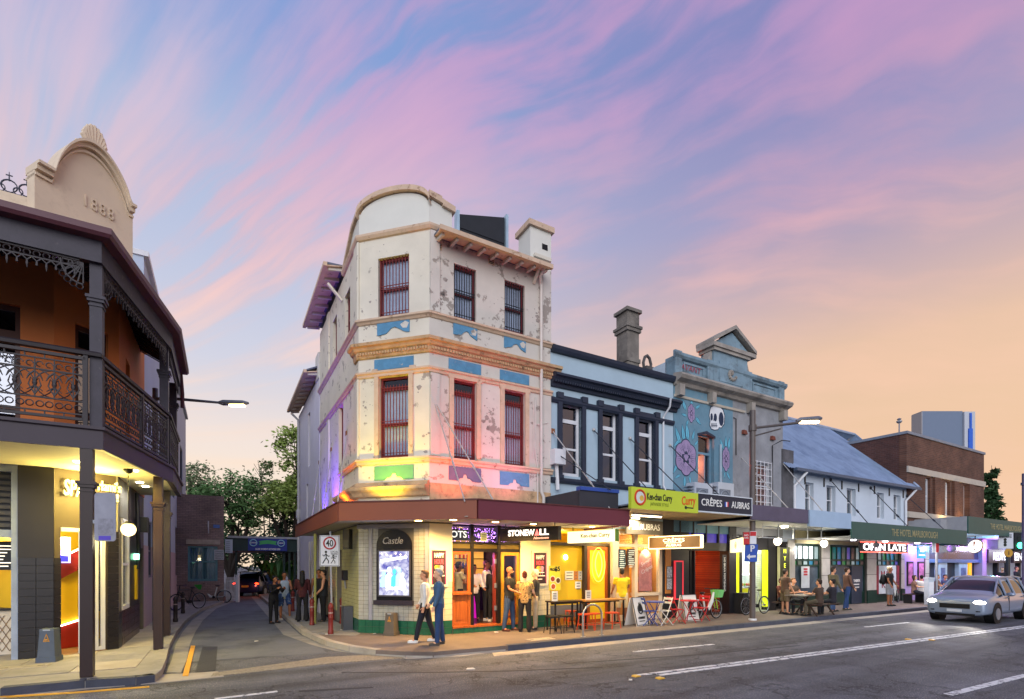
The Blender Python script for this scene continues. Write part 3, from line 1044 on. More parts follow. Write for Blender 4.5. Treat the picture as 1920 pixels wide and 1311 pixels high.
  # eaves: boarded soffit, tail brackets, gutter, slate slope
M_slate=mat('slate','5c6273',.7,var=.2,vs=5,bump=.3,bs=12)
def eave(fr,u0,u1,z,out=.55,n=8,m=M_trim,bm_=M_cream2,pitch=.28,depth=3.0,roofm=None):
 e=B(fr)
 e.add([(u0,-out,z),(u1,-out,z),(u1,.05,z+.12),(u0,.05,z+.12),(u0,-out,z+.04),(u1,-out,z+.04),(u1,.05,z+.16),(u0,.05,z+.16)],[(3,2,1,0),(4,5,6,7),(0,1,5,4),(1,2,6,5),(2,3,7,6),(3,0,4,7)])
 o=e.obj('eaves',m,pub)
 B(fr).prism([(u0-.04,z-.02),(u1+.04,z-.02),(u1+.04,z+.1),(u0-.04,z+.1)],-out-.1,-out+.01).obj('gutter',m,o)
 for k in range(n):
  uu=u0+.1+(u1-u0-.2)*k/(n-1)
  B(fr).add([(uu-.035,-out+.06,z-.07),(uu+.035,-out+.06,z-.07),(uu+.035,0,z-.0),(uu-.035,0,z-.0),(uu-.035,-out+.06,z),(uu+.035,-out+.06,z),(uu+.035,0,z+.1),(uu-.035,0,z+.1)],[(3,2,1,0),(4,5,6,7),(0,1,5,4),(1,2,6,5),(2,3,7,6),(3,0,4,7)]).obj('rafter_tail',bm_,o)
 B(fr).add([(u0,-out,z+.07),(u1,-out,z+.07),(u1,depth,z+.07+(depth+out)*pitch),(u0,depth,z+.07+(depth+out)*pitch),(u0,-out,z+.13),(u1,-out,z+.13),(u1,depth,z+.13+(depth+out)*pitch),(u0,depth,z+.13+(depth+out)*pitch)],[(3,2,1,0),(4,5,6,7),(0,1,5,4),(1,2,6,5),(2,3,7,6),(3,0,4,7)]).obj('roof_slope',roofm or M_slate,o)
 return o
EV=-.5
eave(FA,FA.U(826,EV),FA.U(1032,EV),FA.Z(900,458,EV),.5,9,pitch=.06,depth=5)
eave(SI,-6.6,-2.0,SI.Z(605,530,-.45),.5,8,pitch=.06,depth=4)
# strut brackets at the eaves' ends
for fr,uu,zz in((FA,FA.U(1000),10.45),(SI,-2.15,10.35)):
 B(fr).tube([(uu,-.02,zz-.05),(uu,-.45,zz+.38)],.05,4).obj('eaves_bracket',M_cream,pub)
 # party pier on the right with little niche
u0,u1=FA.U(985,.3),FA.U(1034,.0)
o=B(FA).box(u0,u1,.02,.7,10.9,12.2).obj('roof_pier',M_cleanp,pub)
B(FA).box(u0-.08,u1+.08,-.06,.78,12.12,12.28).obj('pier_coping',M_trim,o)
B(FA).box(u0+.42,u0+.62,.012,.1,11.55,11.72).obj('pier_niche',M_dark,o)
B(FA).box(u0+.1,u1-.05,-.08,.02,11.2,11.3).obj('pier_ledge',M_cream,o)
# rooftop plant screen
u0,u1=FA.U(858,2.2),FA.U(946,2.2)
za,zb=FA.Z(860,470,2.2),FA.Z(860,402,2.2)
zb2=FA.Z(946,408,2.2)
scr=thing('roof_screen','dark louvred plant screen with pale edge posts on the pub roof','roof screen',FA.w(u0,2.2,10.9))
B(FA).prism([(u0,11.0),(u1,11.0),(u1,zb2),(u0,zb)],2.2,2.3).obj('screen_panel',mat('charcoal_mesh','23262b',.7,var=.12,vs=4),scr)
for uu,zt in((u0-.05,zb+.08),(u1+.02,zb2+.08)):
 pbox('post',mat('pale_steel','a9c0cc',.4,metal=.3),scr,FA,uu,uu+.09,2.12,2.35,10.95,zt)
for k in range(7):
 zz=11.2+k*.28
 if zz<zb2-.1:
  pbox('louvre',mat('charcoal_mesh','23262b',.7),scr,FA,u0+.05,u1-.02,2.175,2.2,zz,zz+.05)
  # small gargoyle-like aerial on the parapet
b=B(SI);b.tube([(-.35,.1,11.78),(-.35,.1,12.15)],.035,5);b.tube([(-.45,.1,11.95),(-.25,.1,12.12)],.03,5);b.tube([(-.25,.1,11.9),(-.46,.1,12.16)],.03,5)
tag(b.obj('parapet_antenna',mat('antenna_blue','1d2b4d',.5)),'small dark blue antenna standing on the pub parapet above the lane','antenna')
# downpipes
M_pipe=mat('pipe_cream','cdc6bd',.5,var=.08)
ud=FA.U(1012)
b=B(FA);b.tube([(ud-.1,-.45,10.75),(ud-.1,-.2,10.55),(ud,-.09,10.4),(ud,-.09,4.2),(ud+.08,-.09,4.05),(ud+.08,-.09,3.55)],.05,8)
b.obj('downpipe',M_pipe,pub,smooth=True)
b=B(FA);b.tube([(ud-.18,-.04,7.0),(ud-.2,-.04,5.5),(ud-.1,-.04,4.9),(ud-.1,-.04,3.6)],.022,6)
b.obj('conduit',M_pipe,pub)
b=B(FA);b.tube([(ud-.12,-.05,6.2),(ud+.25,-.05,6.3)],.02,6);b.tube([(ud-.24,-.05,6.9),(ud-.26,-.05,5.2)],.018,6)
b.obj('conduit',M_pipe,pub)
# rear wing down the lane
wing=thing('rear_wing','pale two storey rear wing of the pub with bracketed eaves down the lane','building',SI.w(-9,1,0))
B(SI).grid(-12.6,-6.42,0.1,9.35,-.02,.3,[(-9.4,-8.8,6.3,8.6),(-9.9,-9.4,3.8,5.6),(-8.9,-8.1,.2,2.2)]).obj('wall',mat('pale_lilac_wall','cfcdd6',.75,var=.06,vs=1.2),wing)
B(SI).box(-12.6,-6.42,.31,6,.1,9.3).obj('inner_core',M_dark,wing)
for a_,b_,c_,d_ in((-9.4,-8.8,6.3,8.6),(-9.9,-9.4,3.8,5.6)):
 window(wing,SI,a_,b_,c_,d_,M_maroon,curtain=False)
_p=pub;pub=wing
ew=eave(SI,-12.6,-6.75,SI.Z(585,680,-.4),.45,10,pitch=.5,depth=2.5)
pub=_p
B(SI).box(-7.2,-6.5,-.05,.6,9.3,10.3).obj('roof_pier',M_cleanp,wing)
b=B(SI);b.tube([(-12.0,-.42,9.3),(-12.0,-.1,9.0),(-12.0,-.1,.2)],.06,8)
b.lathe(-12.0,-.1,[(.07,4.2),(.11,4.3),(.11,4.6),(.07,4.7)],8)
b.obj('downpipe',mat('pipe_grey','b5b3b4',.5),wing,smooth=True)
b=B(SI)
for k in range(3):
 b.tube([(-7.4-k*.7,-.02,.3),(-7.4-k*.7,-.05,3.0)],.04,6)
b.obj('service_pipes',M_pipe,wing)
# ---------------------------------------------------------------- canopy over the footpath
K2=SI.w(SI.U(638,-.73),-.73)
K1=FA.w(FA.U(895,-1.95),-1.95)
KR=FA.w(FA.U(1178,-1.95),-1.95)
KL=SI.w(SI.U(557,-.73),-.73)
UKR=FA.U(1178,-1.95)
M_soff=mat('soffit','b9b3a8',.8,var=.08,vs=2)
M_fas_lit=mat('fascia_lit_face','85472f',.5,var=.06,vs=1.0)  # brown against maroon puts the light change at the corner fold into colour
M_fas_dim=mat('fascia_dim_face','6a2f3a',.5,var=.06,vs=1.0)
can=thing('pub_canopy','maroon street canopy, painted browner on its lit faces, wrapping round the corner pub','canopy',(K1.x,K1.y,3.1))
UL=SI.U(557,-.73)
cpts=[KL,K2,K1,KR,FA.w(UKR,-.0),PR,CH.w(0,0),SI.w(UL,0)]
B().plan([XY(p)for p in cpts],3.16,3.20).obj('soffit',M_soff,can)
B().plan([XY(p)for p in cpts],3.40,3.44).obj('canopy_roof',mat('canopy_top','b7b3b8',.7,var=.15,vs=3),can)
for a_,b_,m in((KL,K2,M_fas_lit),(K2,K1,M_fas_lit),(K1,KR,M_fas_dim)):
 d=(b_-a_).normalized()
 nrm=Vector((d.y,-d.x,0))*.06
 B().plan([XY(a_),XY(a_+nrm),XY(b_+nrm),XY(b_)],3.10,3.56).obj('fascia',m,can)
B().sweep([XY(KL),XY(K2),XY(K1),XY(KR)],[(.055,3.545),(.085,3.545),(.085,3.575),(-.02,3.575),(-.02,3.545)]).obj('fascia_cap',mat('cap_maroon','5a2c2a',.5),can)
B(FA).box(UKR-.06,UKR,-1.95,0,3.1,3.56).obj('fascia',M_fas_dim,can)
# joints in soffit
for k in range(6):
 uu=.2+k*1.2
 if uu<UKR-.2:
  pbox('soffit_batten',M_soff,can,FA,uu,uu+.05,-1.9,-.05,3.145,3.162)
  # stay rods
rods=[(FA,(FA.U(815),0,6.35),(FA.U(870,-1.8),-1.85,3.5)),(FA,(FA.U(817),0,6.35),(FA.U(927,-1.8),-1.85,3.5)),(FA,(FA.U(1036),0,6.1),(FA.U(1148,-1.85),-1.85,3.5)),(SI,(SI.U(650),0,6.0),(SI.U(632,-.65),-.65,3.5)),(SI,(SI.U(621.5),0,6.0),(SI.U(606,-.65),-.65,3.5)),(SI,(SI.U(599),0,6.0),(SI.U(584,-.65),-.65,3.5))]
for fr,a_,b_ in rods:
 o=B(fr).tube([a_,b_],.017,6).obj('stay_rod',M_rod,can)
 mid=[(x*.35+y*.65)for x,y in zip(a_,b_)]
 d=[(y-x)*.03 for x,y in zip(a_,b_)]
 B(fr).tube([[m_-q for m_,q in zip(mid,d)],[m_+q for m_,q in zip(mid,d)]],.032,6).obj('turnbuckle',M_rod,o)
 B(fr).box(a_[0]-.07,a_[0]+.07,-.03,.0,a_[2]-.07,a_[2]+.07).obj('wall_plate',mat('rusty_plate','8a5a3c',.8),o)
 # downlights
M_bulbw=emit('warm_lamp','ffcf78',18)
WARM=(1.0,.60,.20)
WARMY=(1.0,.78,.26)
_lamp=0
def downlight(parent,fr,u,v,z,e=60,colr=WARM,size=.06,r=.085,m=None):
 o=B(fr).lathe(u,v,[(r+.03,z-.02),(r+.03,z)],14).obj('downlight',M_white_p,parent)
 B(fr).lathe(u,v,[(r,z-.03),(r,z-.018)],14).obj('lamp_face',m or M_bulbw,o)
 light('SPOT',fr.w(u,v,z-.05),e,colr,parent,size,aim=fr.w(u,v,0),spot=160,blend=.8)
downlight(can,FA,FA.U(850,-1.0),-1.0,3.16,360)
downlight(can,FA,FA.U(929,-1.0),-1.0,3.16,360)
downlight(can,FA,FA.U(1000,-.9),-.9,3.16,270)
downlight(can,FA,FA.U(1110,-1.0),-1.0,3.16,330,(1.0,.74,.20))
downlight(can,CH,UC-.05,-.55,3.16,110)
# coloured floodlights standing on the canopy wash the first floor
M_flood=mat('flood_body','1b1b1e',.5)
def flood(fr,u,v,aim,hexc,e,spot,label,grp='coloured floodlights on the canopy'):
 p=fr.w(u,v,3.44)
 t=thing('floodlight',label,'floodlight',p,grp)
 f=Fr(p.x,p.y,fr.deg)
 B(f).box(-.09,.09,-.05,.05,3.5,3.62).obj('housing',M_flood,t)
 B(f).box(-.11,-.092,-.03,.03,3.44,3.6).obj('bracket',M_flood,t)
 B(f).box(-.08,.08,.051,.056,3.515,3.605).obj('lens',emit('lens_'+hexc,hexc,6),t)
 light('SPOT',f.w(0,.1,3.62),e,C(hexc),t,.08,aim=aim,spot=spot,blend=1.0)
flood(CH,UC*.5,-1.0,CH.w(UC*.5,0,5.6),'ffdc20',190,120,'small black floodlight casting yellow light up the splayed corner')
flood(FA,.6,-1.3,FA.w(.6,0,5.4),'ff5a3a',170,104,'small black floodlight casting coral light near the corner')
flood(FA,2.4,-1.3,FA.w(2.2,0,5.4),'ff7fae',80,100,'small black floodlight casting pink light under the right hand windows')
flood(SI,-.7,-.55,SI.w(-.7,0,4.9),'ff6a10',90,110,'small black floodlight casting orange light up the lane wall')
flood(SI,-3.1,-.55,SI.w(-3.1,0,4.9),'6a2cff',340,108,'small black floodlight casting violet light up the lane wall')
flood(SI,-5.4,-.55,SI.w(-5.2,0,4.8),'5a34ff',170,104,'small black floodlight farthest down the lane, casting violet light')
# ---------------------------------------------------------------- ground floor of the pub
M_gtile=mat('green_tile','1f5a43',.2,var=.2,vs=7,spec=.5)
M_wtile=mat('grey_tile','a5a398',.18,var=.14,vs=5,spec=.5)
M_ctile=mat('cream_tile','d8cba4',.22,var=.10,vs=5,spec=.5)
M_ytile=mat('lane_tile','b9b480',.25,var=.10,vs=4,spec=.5)
M_grout=mat('grout','6b675e',.9,var=.1)
M_wood=mat('orange_wood','a5561c',.4,var=.28,vs=3.0,stretch=(6,6,.6),coat=.3)
UP1,UP2,UP3,UP4=FA.U(848),FA.U(887),FA.U(940),FA.U(976)
gw=B(CH);gw.box(0,UC,0.02,.36,.05,3.16)
gw.obj('ground_wall',M_grout,pub)
gw=B(FA);gw.box(.0,UP1,.02,.4,.05,3.16)
gw.obj('ground_wall',M_grout,pub)
gw=B(FA);gw.box(UP4,UE,.02,.4,.05,3.16)
gw.obj('ground_wall',M_grout,pub)
gw=B(SI);gw.grid(-6.4,0.0,.05,3.16,.02,.36,[(-3.2,-2.3,.13,2.5),(-5.6,-4.7,.13,2.5)])
gw.obj('ground_wall',M_grout,pub)
for a_ in(-3.2,-5.6):
 B(SI).box(a_,a_+.9,.2,.26,.13,2.5).obj('door',M_maroon,pub)
def tiles(fr,u0,u1,z0,z1,tw,th,m,parent,holes=(),name='tile',v=-.0,each=True):
 n=max(1,round((u1-u0)/tw));k=max(1,round((z1-z0)/th))
 dw,dh=(u1-u0)/n,(z1-z0)/k
 if each:
  for j in range(k):
   for i in range(n):
    a,b_=u0+i*dw,z0+j*dh
    if any(h[0]<a+dw/2<h[1]and h[2]<b_+dh/2<h[3]for h in holes):
     continue
    pbox(name,m,parent,fr,a+.004,a+dw-.004,v-rr.uniform(0,.003),.03,b_+.004,b_+dh-.004)
 else:
  bb=B(fr)
  for j in range(k):
   for i in range(n):
    a,b_=u0+i*dw,z0+j*dh
    if any(h[0]<a+dw/2<h[1]and h[2]<b_+dh/2<h[3]for h in holes):
     continue
    bb.box(a+.004,a+dw-.004,v-rr.uniform(0,.004),.03,b_+.004,b_+dh-.004)
  bb.obj(name+'_field',m,parent,kind='stuff')
nh=(CH.U(706),CH.U(774),.9,3.05)
tiles(CH,0,UC,.13,.50,.21,.185,M_gtile,pub)
tiles(CH,0,UC,.50,3.12,.152,.105,M_wtile,pub,[nh],each=False)
tiles(FA,0,UP1,.13,.50,.22,.185,M_gtile,pub)
tiles(FA,0,UP1,.50,1.55,.22,.15,M_ctile,pub)
B(FA).box(0,UP1,-.002,.03,1.55,3.12).obj('rendered_pier',mat('cream_render','e6dcb9',.6,var=.04,vs=1),pub)
tiles(FA,UP4,UE,.13,.50,.20,.185,M_gtile,pub)
tiles(FA,UP4,UE,.50,1.55,.2,.15,M_ctile,pub)
B(FA).box(UP4,UE,-.002,.03,1.55,3.12).obj('rendered_pier',mat('cream_render','e6dcb9',.6),pub)
tiles(SI,-2.3,0,.13,.50,.23,.185,M_gtile,pub)
tiles(SI,-2.3,0,.50,3.12,.152,.105,M_ytile,pub,each=False)
tiles(SI,-6.4,-2.3,.50,3.12,.3,.105,M_ytile,pub,[(-3.2,-2.3,.13,2.5),(-5.6,-4.7,.13,2.5)],each=False)
B(CH).box(-.02,UC,-.05,.0,3.0,3.12).obj('tile_frieze',mat('grey_frieze','8f8d93',.5),pub)
for uu in(.38,UC-.06):
 B(CH).box(uu-.05,uu+.05,-.03,.0,.5,3.0).obj('tile_pilaster',mat('grey_pilaster','95939a',.3),pub)
 # niche with a lit poster screen
sx0,sx1=CH.U(713),CH.U(769)
nx0,nx1=CH.U(707),CH.U(773)
fra=B(CH)
xm,rad=(nx0+nx1)/2,(nx1-nx0)/2
arcp=[(nx0,.98),(nx1,.98),(nx1,2.55)]+[(xm+rad*math.cos(math.pi*i/14),2.55+.42*math.sin(math.pi*i/14))for i in range(1,14)]+[(nx0,2.55)]
fra.prism(arcp,-.035,.0)
nic=fra.obj('poster_niche',mat('niche_black','121116',.25,var=.1),pub)
B(CH).box(nx0-.05,nx1+.05,-.12,.0,.93,1.05).obj('niche_sill',mat('niche_sill','2a2430',.4),nic)
B(CH).box(nx0+.02,nx1-.02,-.07,-.036,2.42,2.5).obj('niche_ledge',mat('niche_black','121116',.25),nic)
scm=mat('poster_screen','0a0a30',.3,var=0)
n_,l_=scm.node_tree.nodes,scm.node_tree.links
g_=n_.new('ShaderNodeNewGeometry');t_=n_.new('ShaderNodeTexNoise');t_.inputs['Scale'].default_value=5.5;t_.inputs['Detail'].default_value=6;t_.inputs['Distortion'].default_value=1.2
l_.new(g_.outputs['Position'],t_.inputs['Vector'])
r_=n_.new('ShaderNodeValToRGB')
cr=r_.color_ramp
for e_,(p_,h_)in zip([cr.elements[0],cr.elements.new(.42),cr.elements.new(.52),cr.elements.new(.6),cr.elements[1]],((.3,'0606a0'),(.46,'0a20c8'),(.55,'1a6ae0'),(.63,'5fc0f8'),(.74,'ffffff'))):
 e_.position=p_;e_.color=C(h_)
l_.new(t_.outputs['Fac'],r_.inputs[0])
l_.new(r_.outputs[0],n_['Principled BSDF'].inputs['Emission Color'])
n_['Principled BSDF'].inputs['Emission Strength'].default_value=.8
sz0,sz1=CH.Z(740,1116),CH.Z(740,1034)
scrn=B(CH).box(sx0,sx1,-.06,-.03,sz0,sz1).obj('screen',scm,nic)
ed=B(CH);ed.box(sx0-.04,sx0,-.07,-.03,sz0-.04,sz1+.04);ed.box(sx1,sx1+.04,-.07,-.03,sz0-.04,sz1+.04);ed.box(sx0,sx1,-.07,-.03,sz1,sz1+.04);ed.box(sx0,sx1,-.07,-.03,sz0-.04,sz0)
ed.obj('screen_frame',mat('screen_frame','3c3b44',.4),nic)
for k,(x,z,s)in enumerate(((.14,.42,1),(.3,.5,1.15),(.46,.46,1.1),(.6,.5,1.1),(.7,.4,.9))):
 pm_=emit('print_cyan%d'%(k%3),('8fe0ff','d8f6ff','3f9ff0')[k%3],.9)
 B(CH).disc(sx0+x,-.0635,-.06,sz0+z+.16*s,.055*s,14,.07*s).obj('screen_figure',pm_,nic)
 B(CH).prism([(sx0+x-.1*s,sz0+.22),(sx0+x+.1*s,sz0+.22),(sx0+x+.09*s,sz0+z+.02),(sx0+x+.03,sz0+z+.09*s),(sx0+x-.03,sz0+z+.09*s),(sx0+x-.09*s,sz0+z+.02)],-.0622-k*.0002,-.06).obj('screen_figure',pm_,nic)
for k in range(6):
 B(CH).ball((sx0+.08+k*.14,-.062,sz1-.06-.03*((k*7)%3)),(.022,.003,.022),8,5).obj('screen_print',emit('print_pink','ffd2c0',2.2),nic)
B(CH).prism([(sx0+.05,sz1-.22),(sx1-.06,sz1-.12),(sx1-.06,sz1-.19),(sx0+.05,sz1-.29)],-.0625,-.0605).obj('screen_print',emit('print_white','ffffff',1.3),nic)
text('STONEWALL',CH,(sx0+sx1)/2+.05,-.062,sz0+.18,.12,emit('print_white','ffffff',1.3),nic,bold=.02,width=.55)
text('Castle',CH,xm-.05,-.04,2.66,.26,mat('chalk','a9a7a5',.8),nic,slant=.3,width=.6)
light('AREA',CH.w((sx0+sx1)/2,-.1,(sz0+sz1)/2),14,(.45,.5,1.0),nic,(.75,1.1),aim=CH.w((sx0+sx1)/2,-3,(sz0+sz1)/2-.3),name='screen_glow')
# ================================================================ pub front: joinery, doorway, bar room
FL=.33
jn=thing('pub_shopfront','orange timber pub front with a bar window, open doorway and glazed door','shopfront',FA.w((UP1+UP4)/2,.1,.13))
B(FA).box(UP1,UP4,-.03,.5,.13,FL-.05).obj('step',M_grout,jn)
tiles(FA,UP1,UP4,.13,FL-.055,.16,.145,M_gtile,jn,v=-.04)
B(FA).box(UP1,UP4,-.06,.3,FL-.05,FL).obj('door_sill',M_wood,jn)
M_post=mat('dark_post','1d1812',.4,var=.15)
for uu in(UP2,UP3-.04):
 B(FA).box(uu-.05,uu+.05,.05,.17,FL,3.14).obj('post',M_post,jn)
B(FA).box(UP1,UP4,.06,.16,2.38,2.47).obj('transom',M_post,jn)
B(FA).box(UP1,UP4,.06,.16,2.60,2.66).obj('transom',M_post,jn)
B(FA).box(UP1,UP4,.09,.13,2.47,2.6).obj('transom_panel',mat('olive_panel','6b5a22',.5),jn)
B(FA).box(UP1+.01,UP4-.01,.11,.115,2.66,3.14).obj('upper_light',M_glass,jn)
def framed(parent,fr,u0,u1,z0,z1,ft,m,v0=.06,v1=.15,rail=None,panel=None,pm=None,glass=True,name='leaf'):
 w=B(fr)
 w.box(u0,u0+ft,v0,v1,z0,z1);w.box(u1-ft,u1,v0,v1,z0,z1);w.box(u0+ft,u1-ft,v0,v1,z0,z0+ft);w.box(u0+ft,u1-ft,v0,v1,z1-ft,z1)
 if rail:
  w.box(u0+ft,u1-ft,v0,v1,rail-ft/2,rail+ft/2)
 o=w.obj(name,m,parent)
 if rail:
  B(fr).box(u0+ft,u1-ft,v0+.03,v1-.03,z0+ft,rail-ft/2).obj('lower_panel',pm or m,o)
  B(fr).box(u0+ft*1.8,u1-ft*1.8,v0+.018,v0+.03,z0+ft*1.9,rail-ft*1.4).obj('raised_field',pm or m,o)
 if glass:
  B(fr).box(u0+ft,u1-ft,v0+.04,v0+.045,(rail+ft/2)if rail else z0+ft,z1-ft).obj('pane',M_glass,o)
 return o
framed(jn,FA,UP1,UP2-.05,FL,2.38,.085,M_wood,rail=1.24,name='bar_window')
B(FA).box(UP1,UP2-.05,-.02,.3,1.19,1.25).obj('window_shelf',M_wood,jn)
framed(jn,FA,UP3+.02,UP4-.0,FL,2.38,.1,mat('wood_lit_yellow','b8862a',.4,var=.2,vs=3,stretch=(6,6,.6)),rail=1.15,pm=M_wood,name='door')  # yellow lamplight on the door frame put into its wood colour
# door leaf folded in, with hinges
o=B(FA).box(UP3-.13,UP3-.095,.16,.30,FL,2.36).obj('door',mat('red_door_edge','7d2f1e',.5),jn)
for zz in(.7,1.35,2.05):
 pbox('hinge',M_steel,o,FA,UP3-.15,UP3-.09,.13,.16,zz,zz+.13)
 # bar room shell
rm=B(FA);rm.box(.42,3.8,4.2,4.3,FL,3.14);rm.box(.35,.42,.4,4.3,FL,3.14);rm.box(3.78,3.84,.42,4.3,FL,3.14)
rm.obj('room_wall',mat('plum_wall','33203f',.8,var=.15),jn)
B(FA).box(.4,3.82,.3,4.3,.2,FL-.002).obj('room_floor',mat('dark_floor','2b1c18',.4),jn)
B(FA).box(.4,3.82,.3,4.3,3.1,3.15).obj('room_ceiling',mat('dark_ceiling','241a2b',.8),jn)
bar=thing('bar_counter','bar counter glowing magenta inside the pub doorway','bar counter',FA.w(1.7,1.9,FL))
B(FA).box(.9,2.25,1.7,2.3,FL,1.32).obj('front',mat('magenta_front','c01a9a',.35,var=.1,emit='ff20d0',estr=.35),bar)
B(FA).box(.86,2.3,1.62,2.36,1.32,1.38).obj('bar_top',mat('bar_top','3a1a30',.2),bar)
light('POINT',FA.w(1.75,1.3,2.2),22,(1.0,.2,.85),bar,.1)
shelf=thing('bottle_shelf','back bar shelving lit warm and violet, filled with bottles','shelving',FA.w(1.5,4.0,FL))
for k,zz in enumerate((1.2,1.55,1.9,2.25,2.6)):
 pbox('shelf_board',M_post,shelf,FA,.5,3.7,3.85,4.18,zz-.03,zz)
B(FA).box(.5,3.7,4.17,4.19,1.2,2.9).obj('shelf_back',mat('shelf_back','caa060',.6,emit='ffb347',estr=.5),shelf)
light('AREA',FA.w(2.0,3.4,2.9),25,(1,.7,.35),shelf,(2.6,.3),aim=FA.w(2.0,4.0,1.8))
bc=[mat('bottle_'+h,h,.12,spec=.6,var=0)for h in('7a3a12','1d6a34','d8cfa8','b8301e','e0a83a','3b4a8a')]
bprof=[(.036,0),(.038,.02),(.038,.17),(.03,.2),(.013,.24),(.013,.3)]
bms=[]
for m in bc:
 me=B(WF).lathe(0,0,bprof,8).mesh('bottle');me.materials.append(m);bms.append(me)
nb=0
for zz in(1.55,1.9,2.25):
 uu=.6
 while uu<2.9:
  p=FA.w(uu,3.95,zz)
  ki=rr.randrange(len(bms));o=D.objects.new('bottle',bms[ki]);o.location=p;o.scale=(1,1,rr.uniform(.8,1.0));col.objects.link(o)
  tag(o,('brown','green','pale','red','amber','blue')[ki]+' liquor bottle on the '+{1.55:'lowest',1.9:'middle',2.25:'topmost'}[zz]+' shelf behind the bar','bottle','bottles behind the bar')
  uu+=rr.uniform(.10,.2)
  # fairy lights in the transom window and on the ceiling
fairy=B(FA)
for _ in range(230):
 uu,vv,zz=rr.uniform(.7,UP4-.1),rr.uniform(.22,.6),rr.uniform(2.66,3.06)
 fairy.ball((uu,vv,zz),.009,5,3)
for _ in range(160):
 uu,vv=rr.uniform(.7,UP4-.1),rr.uniform(.5,2.0)
 fairy.ball((uu,vv,3.08-rr.uniform(0,.5)),.010,5,3)
fo=fairy.obj('fairy_lights',emit('fairy_violet','d08cff',7));fo['kind']='stuff';fo['label']='curtain of tiny violet fairy lights inside the pub transom window';fo['category']='fairy lights'
light('POINT',FA.w(1.4,.6,2.85),7,(.7,.35,1),fo,.15)
light('POINT',FA.w(3.0,1.2,2.6),14,(.75,.6,.6),fo,.15)
light('POINT',FA.w(1.0,.75,2.5),12,(1,.72,.4),fo,.12)
sh=tag(B(FA).box(UP1+.02,UP2-.1,.135,.15,2.70,3.0).obj('shots_sign',M_post),'small dark sign with white letters in the pub transom','sign')
text('OTS',FA,(UP1+UP2)/2-.06,.134,2.85,.26,emit('soft_white','f3e6d0',1.2),sh,bold=.02)
o=tag(B(FA).box(UP2+.28,UP2+.48,.09,.1,2.68,2.93).obj('notice',mat('yellow_notice','d9d38a',.6,emit='d9d38a',estr=.25)),'small pale yellow notice stuck in the pub transom','notice')
for k in range(3):
 pbox('print_line',mat('print_grey','6a675a',.8),o,FA,UP2+.31,UP2+.45,.086,.092,2.73+k*.06,2.755+k*.06)
 # HAPPY HOUR posters in pale frames
def hh_poster(u0,u1,z0,z1,lab):
 t=thing('framed_poster',lab,'poster',FA.w((u0+u1)/2,-.05,z0),'happy hour posters')
 f=B(FA);f.box(u0,u1,-.05,-.005,z0,z1)
 f.obj('frame',mat('poster_frame','d9cfb8',.5),t)
 pw=(u1-u0)
 B(FA).box(u0+.06,u1-.06,-.054,-.05,z0+.06,z1-.06).obj('sheet',mat('poster_dark','3a2a2c',.35),t)
 B(FA).box(u1-.085,u1-.065,-.058,-.053,z0+.08,z1-.08).obj('side_stripe',mat('poster_pink','d8407a',.5),t)
 B(FA).box(u0+.065,u0+.08,-.058,-.053,z0+.08,z1-.08).obj('side_stripe',mat('poster_pink','d8407a',.5),t)
 um=(u0+u1)/2
 text('HAPPY',FA,um,-.058,z1-.2,.17,mat('poster_white','e8e4e0',.5),t,bold=.03,width=pw*.52)
 text('HOUR',FA,um,-.058,z1-.37,.17,mat('poster_red','d85060',.5),t,bold=.04,width=pw*.50)
 H=z1-z0
 for k,hx in((-1,'e8b93a'),(0,'d9883a'),(1,'b98fb0')):
  g=B(FA);x=um+k*.07
  g.prism([(x-.035,z1-.62),(x+.035,z1-.62),(x+.06,z1-.5),(x+.03,z1-.46),(x-.03,z1-.46),(x-.06,z1-.5)],-.058,-.053)
  g.box(x-.006,x+.006,-.058,-.053,z1-.74,z1-.62)
  g.obj('cocktail_print',mat('drink_'+hx,hx,.5),t)
 for k in range(4):
  w=pw*(.25,.6,.5,.2)[k]
  B(FA).box(um-w/2,um+w/2,-.058,-.053,z0+.18+k*.1,z0+.205+k*.1).obj('print_line',mat('poster_white','e8e4e0',.5),t)
 return t
zq=lambda y:FA.Z(825,y)
hh_poster(FA.U(804),FA.U(839),zq(1100),zq(1028),'dark HAPPY HOUR poster in pale frame, behind the man in denim')
hh_poster(FA.U(996),FA.U(1026),FA.Z(1010,1098),FA.Z(1010,1033),'dark HAPPY HOUR poster in pale frame, right of the pub door')
# hanging blade signs, square to the shopfronts
def blade(px0,px1,pyt,pyb,v_out,name,lab,face,edge=None,th=.16,v_in=-.15):
 pi,po=FA.w(FA.U(px0,v_in),v_in),FA.w(FA.U(px1,v_out),v_out)
 fr=Fr(pi.x,pi.y,math.degrees(math.atan2(po.y-pi.y,po.x-pi.x)))
 a,b=fr.U(px0),fr.U(px1)
 z1=fr.Z(px1,pyt);z0=fr.Z(px1,pyb)
 c=fr.w((a+b)/2,th/2,z0)
 t=thing(name,lab,'sign',c)
 B(fr).box(a,b,0,th,z0,z1).obj('sign_box',face,t)
 if edge:
  e=B(fr)
  e.box(a-.02,b+.02,-.012,th+.012,z1,z1+.025);e.box(a-.02,b+.02,-.012,th+.012,z0-.025,z0)
  e.box(a-.025,a,-.012,th+.012,z0,z1);e.box(b,b+.025,-.012,th+.012,z0,z1)
  e.obj('sign_edge',edge,t)
 for uu in(a+.15,b-.15):
  B(fr).tube([(uu,th/2,z1),(uu,th/2,max(3.16,z1+.1))],.012,6).obj('hanger',M_blackm,t)
 return t,fr,a,b,z0,z1
M_neonw=emit('sign_white','fff4e6',1.1)
t,fr,a,b,z0,z1=blade(937,1047,986,1012,-1.85,'stonewall_sign','black hanging sign with glowing white STONEWALL letters under the pub canopy',mat('sign_black','221a14',.45))
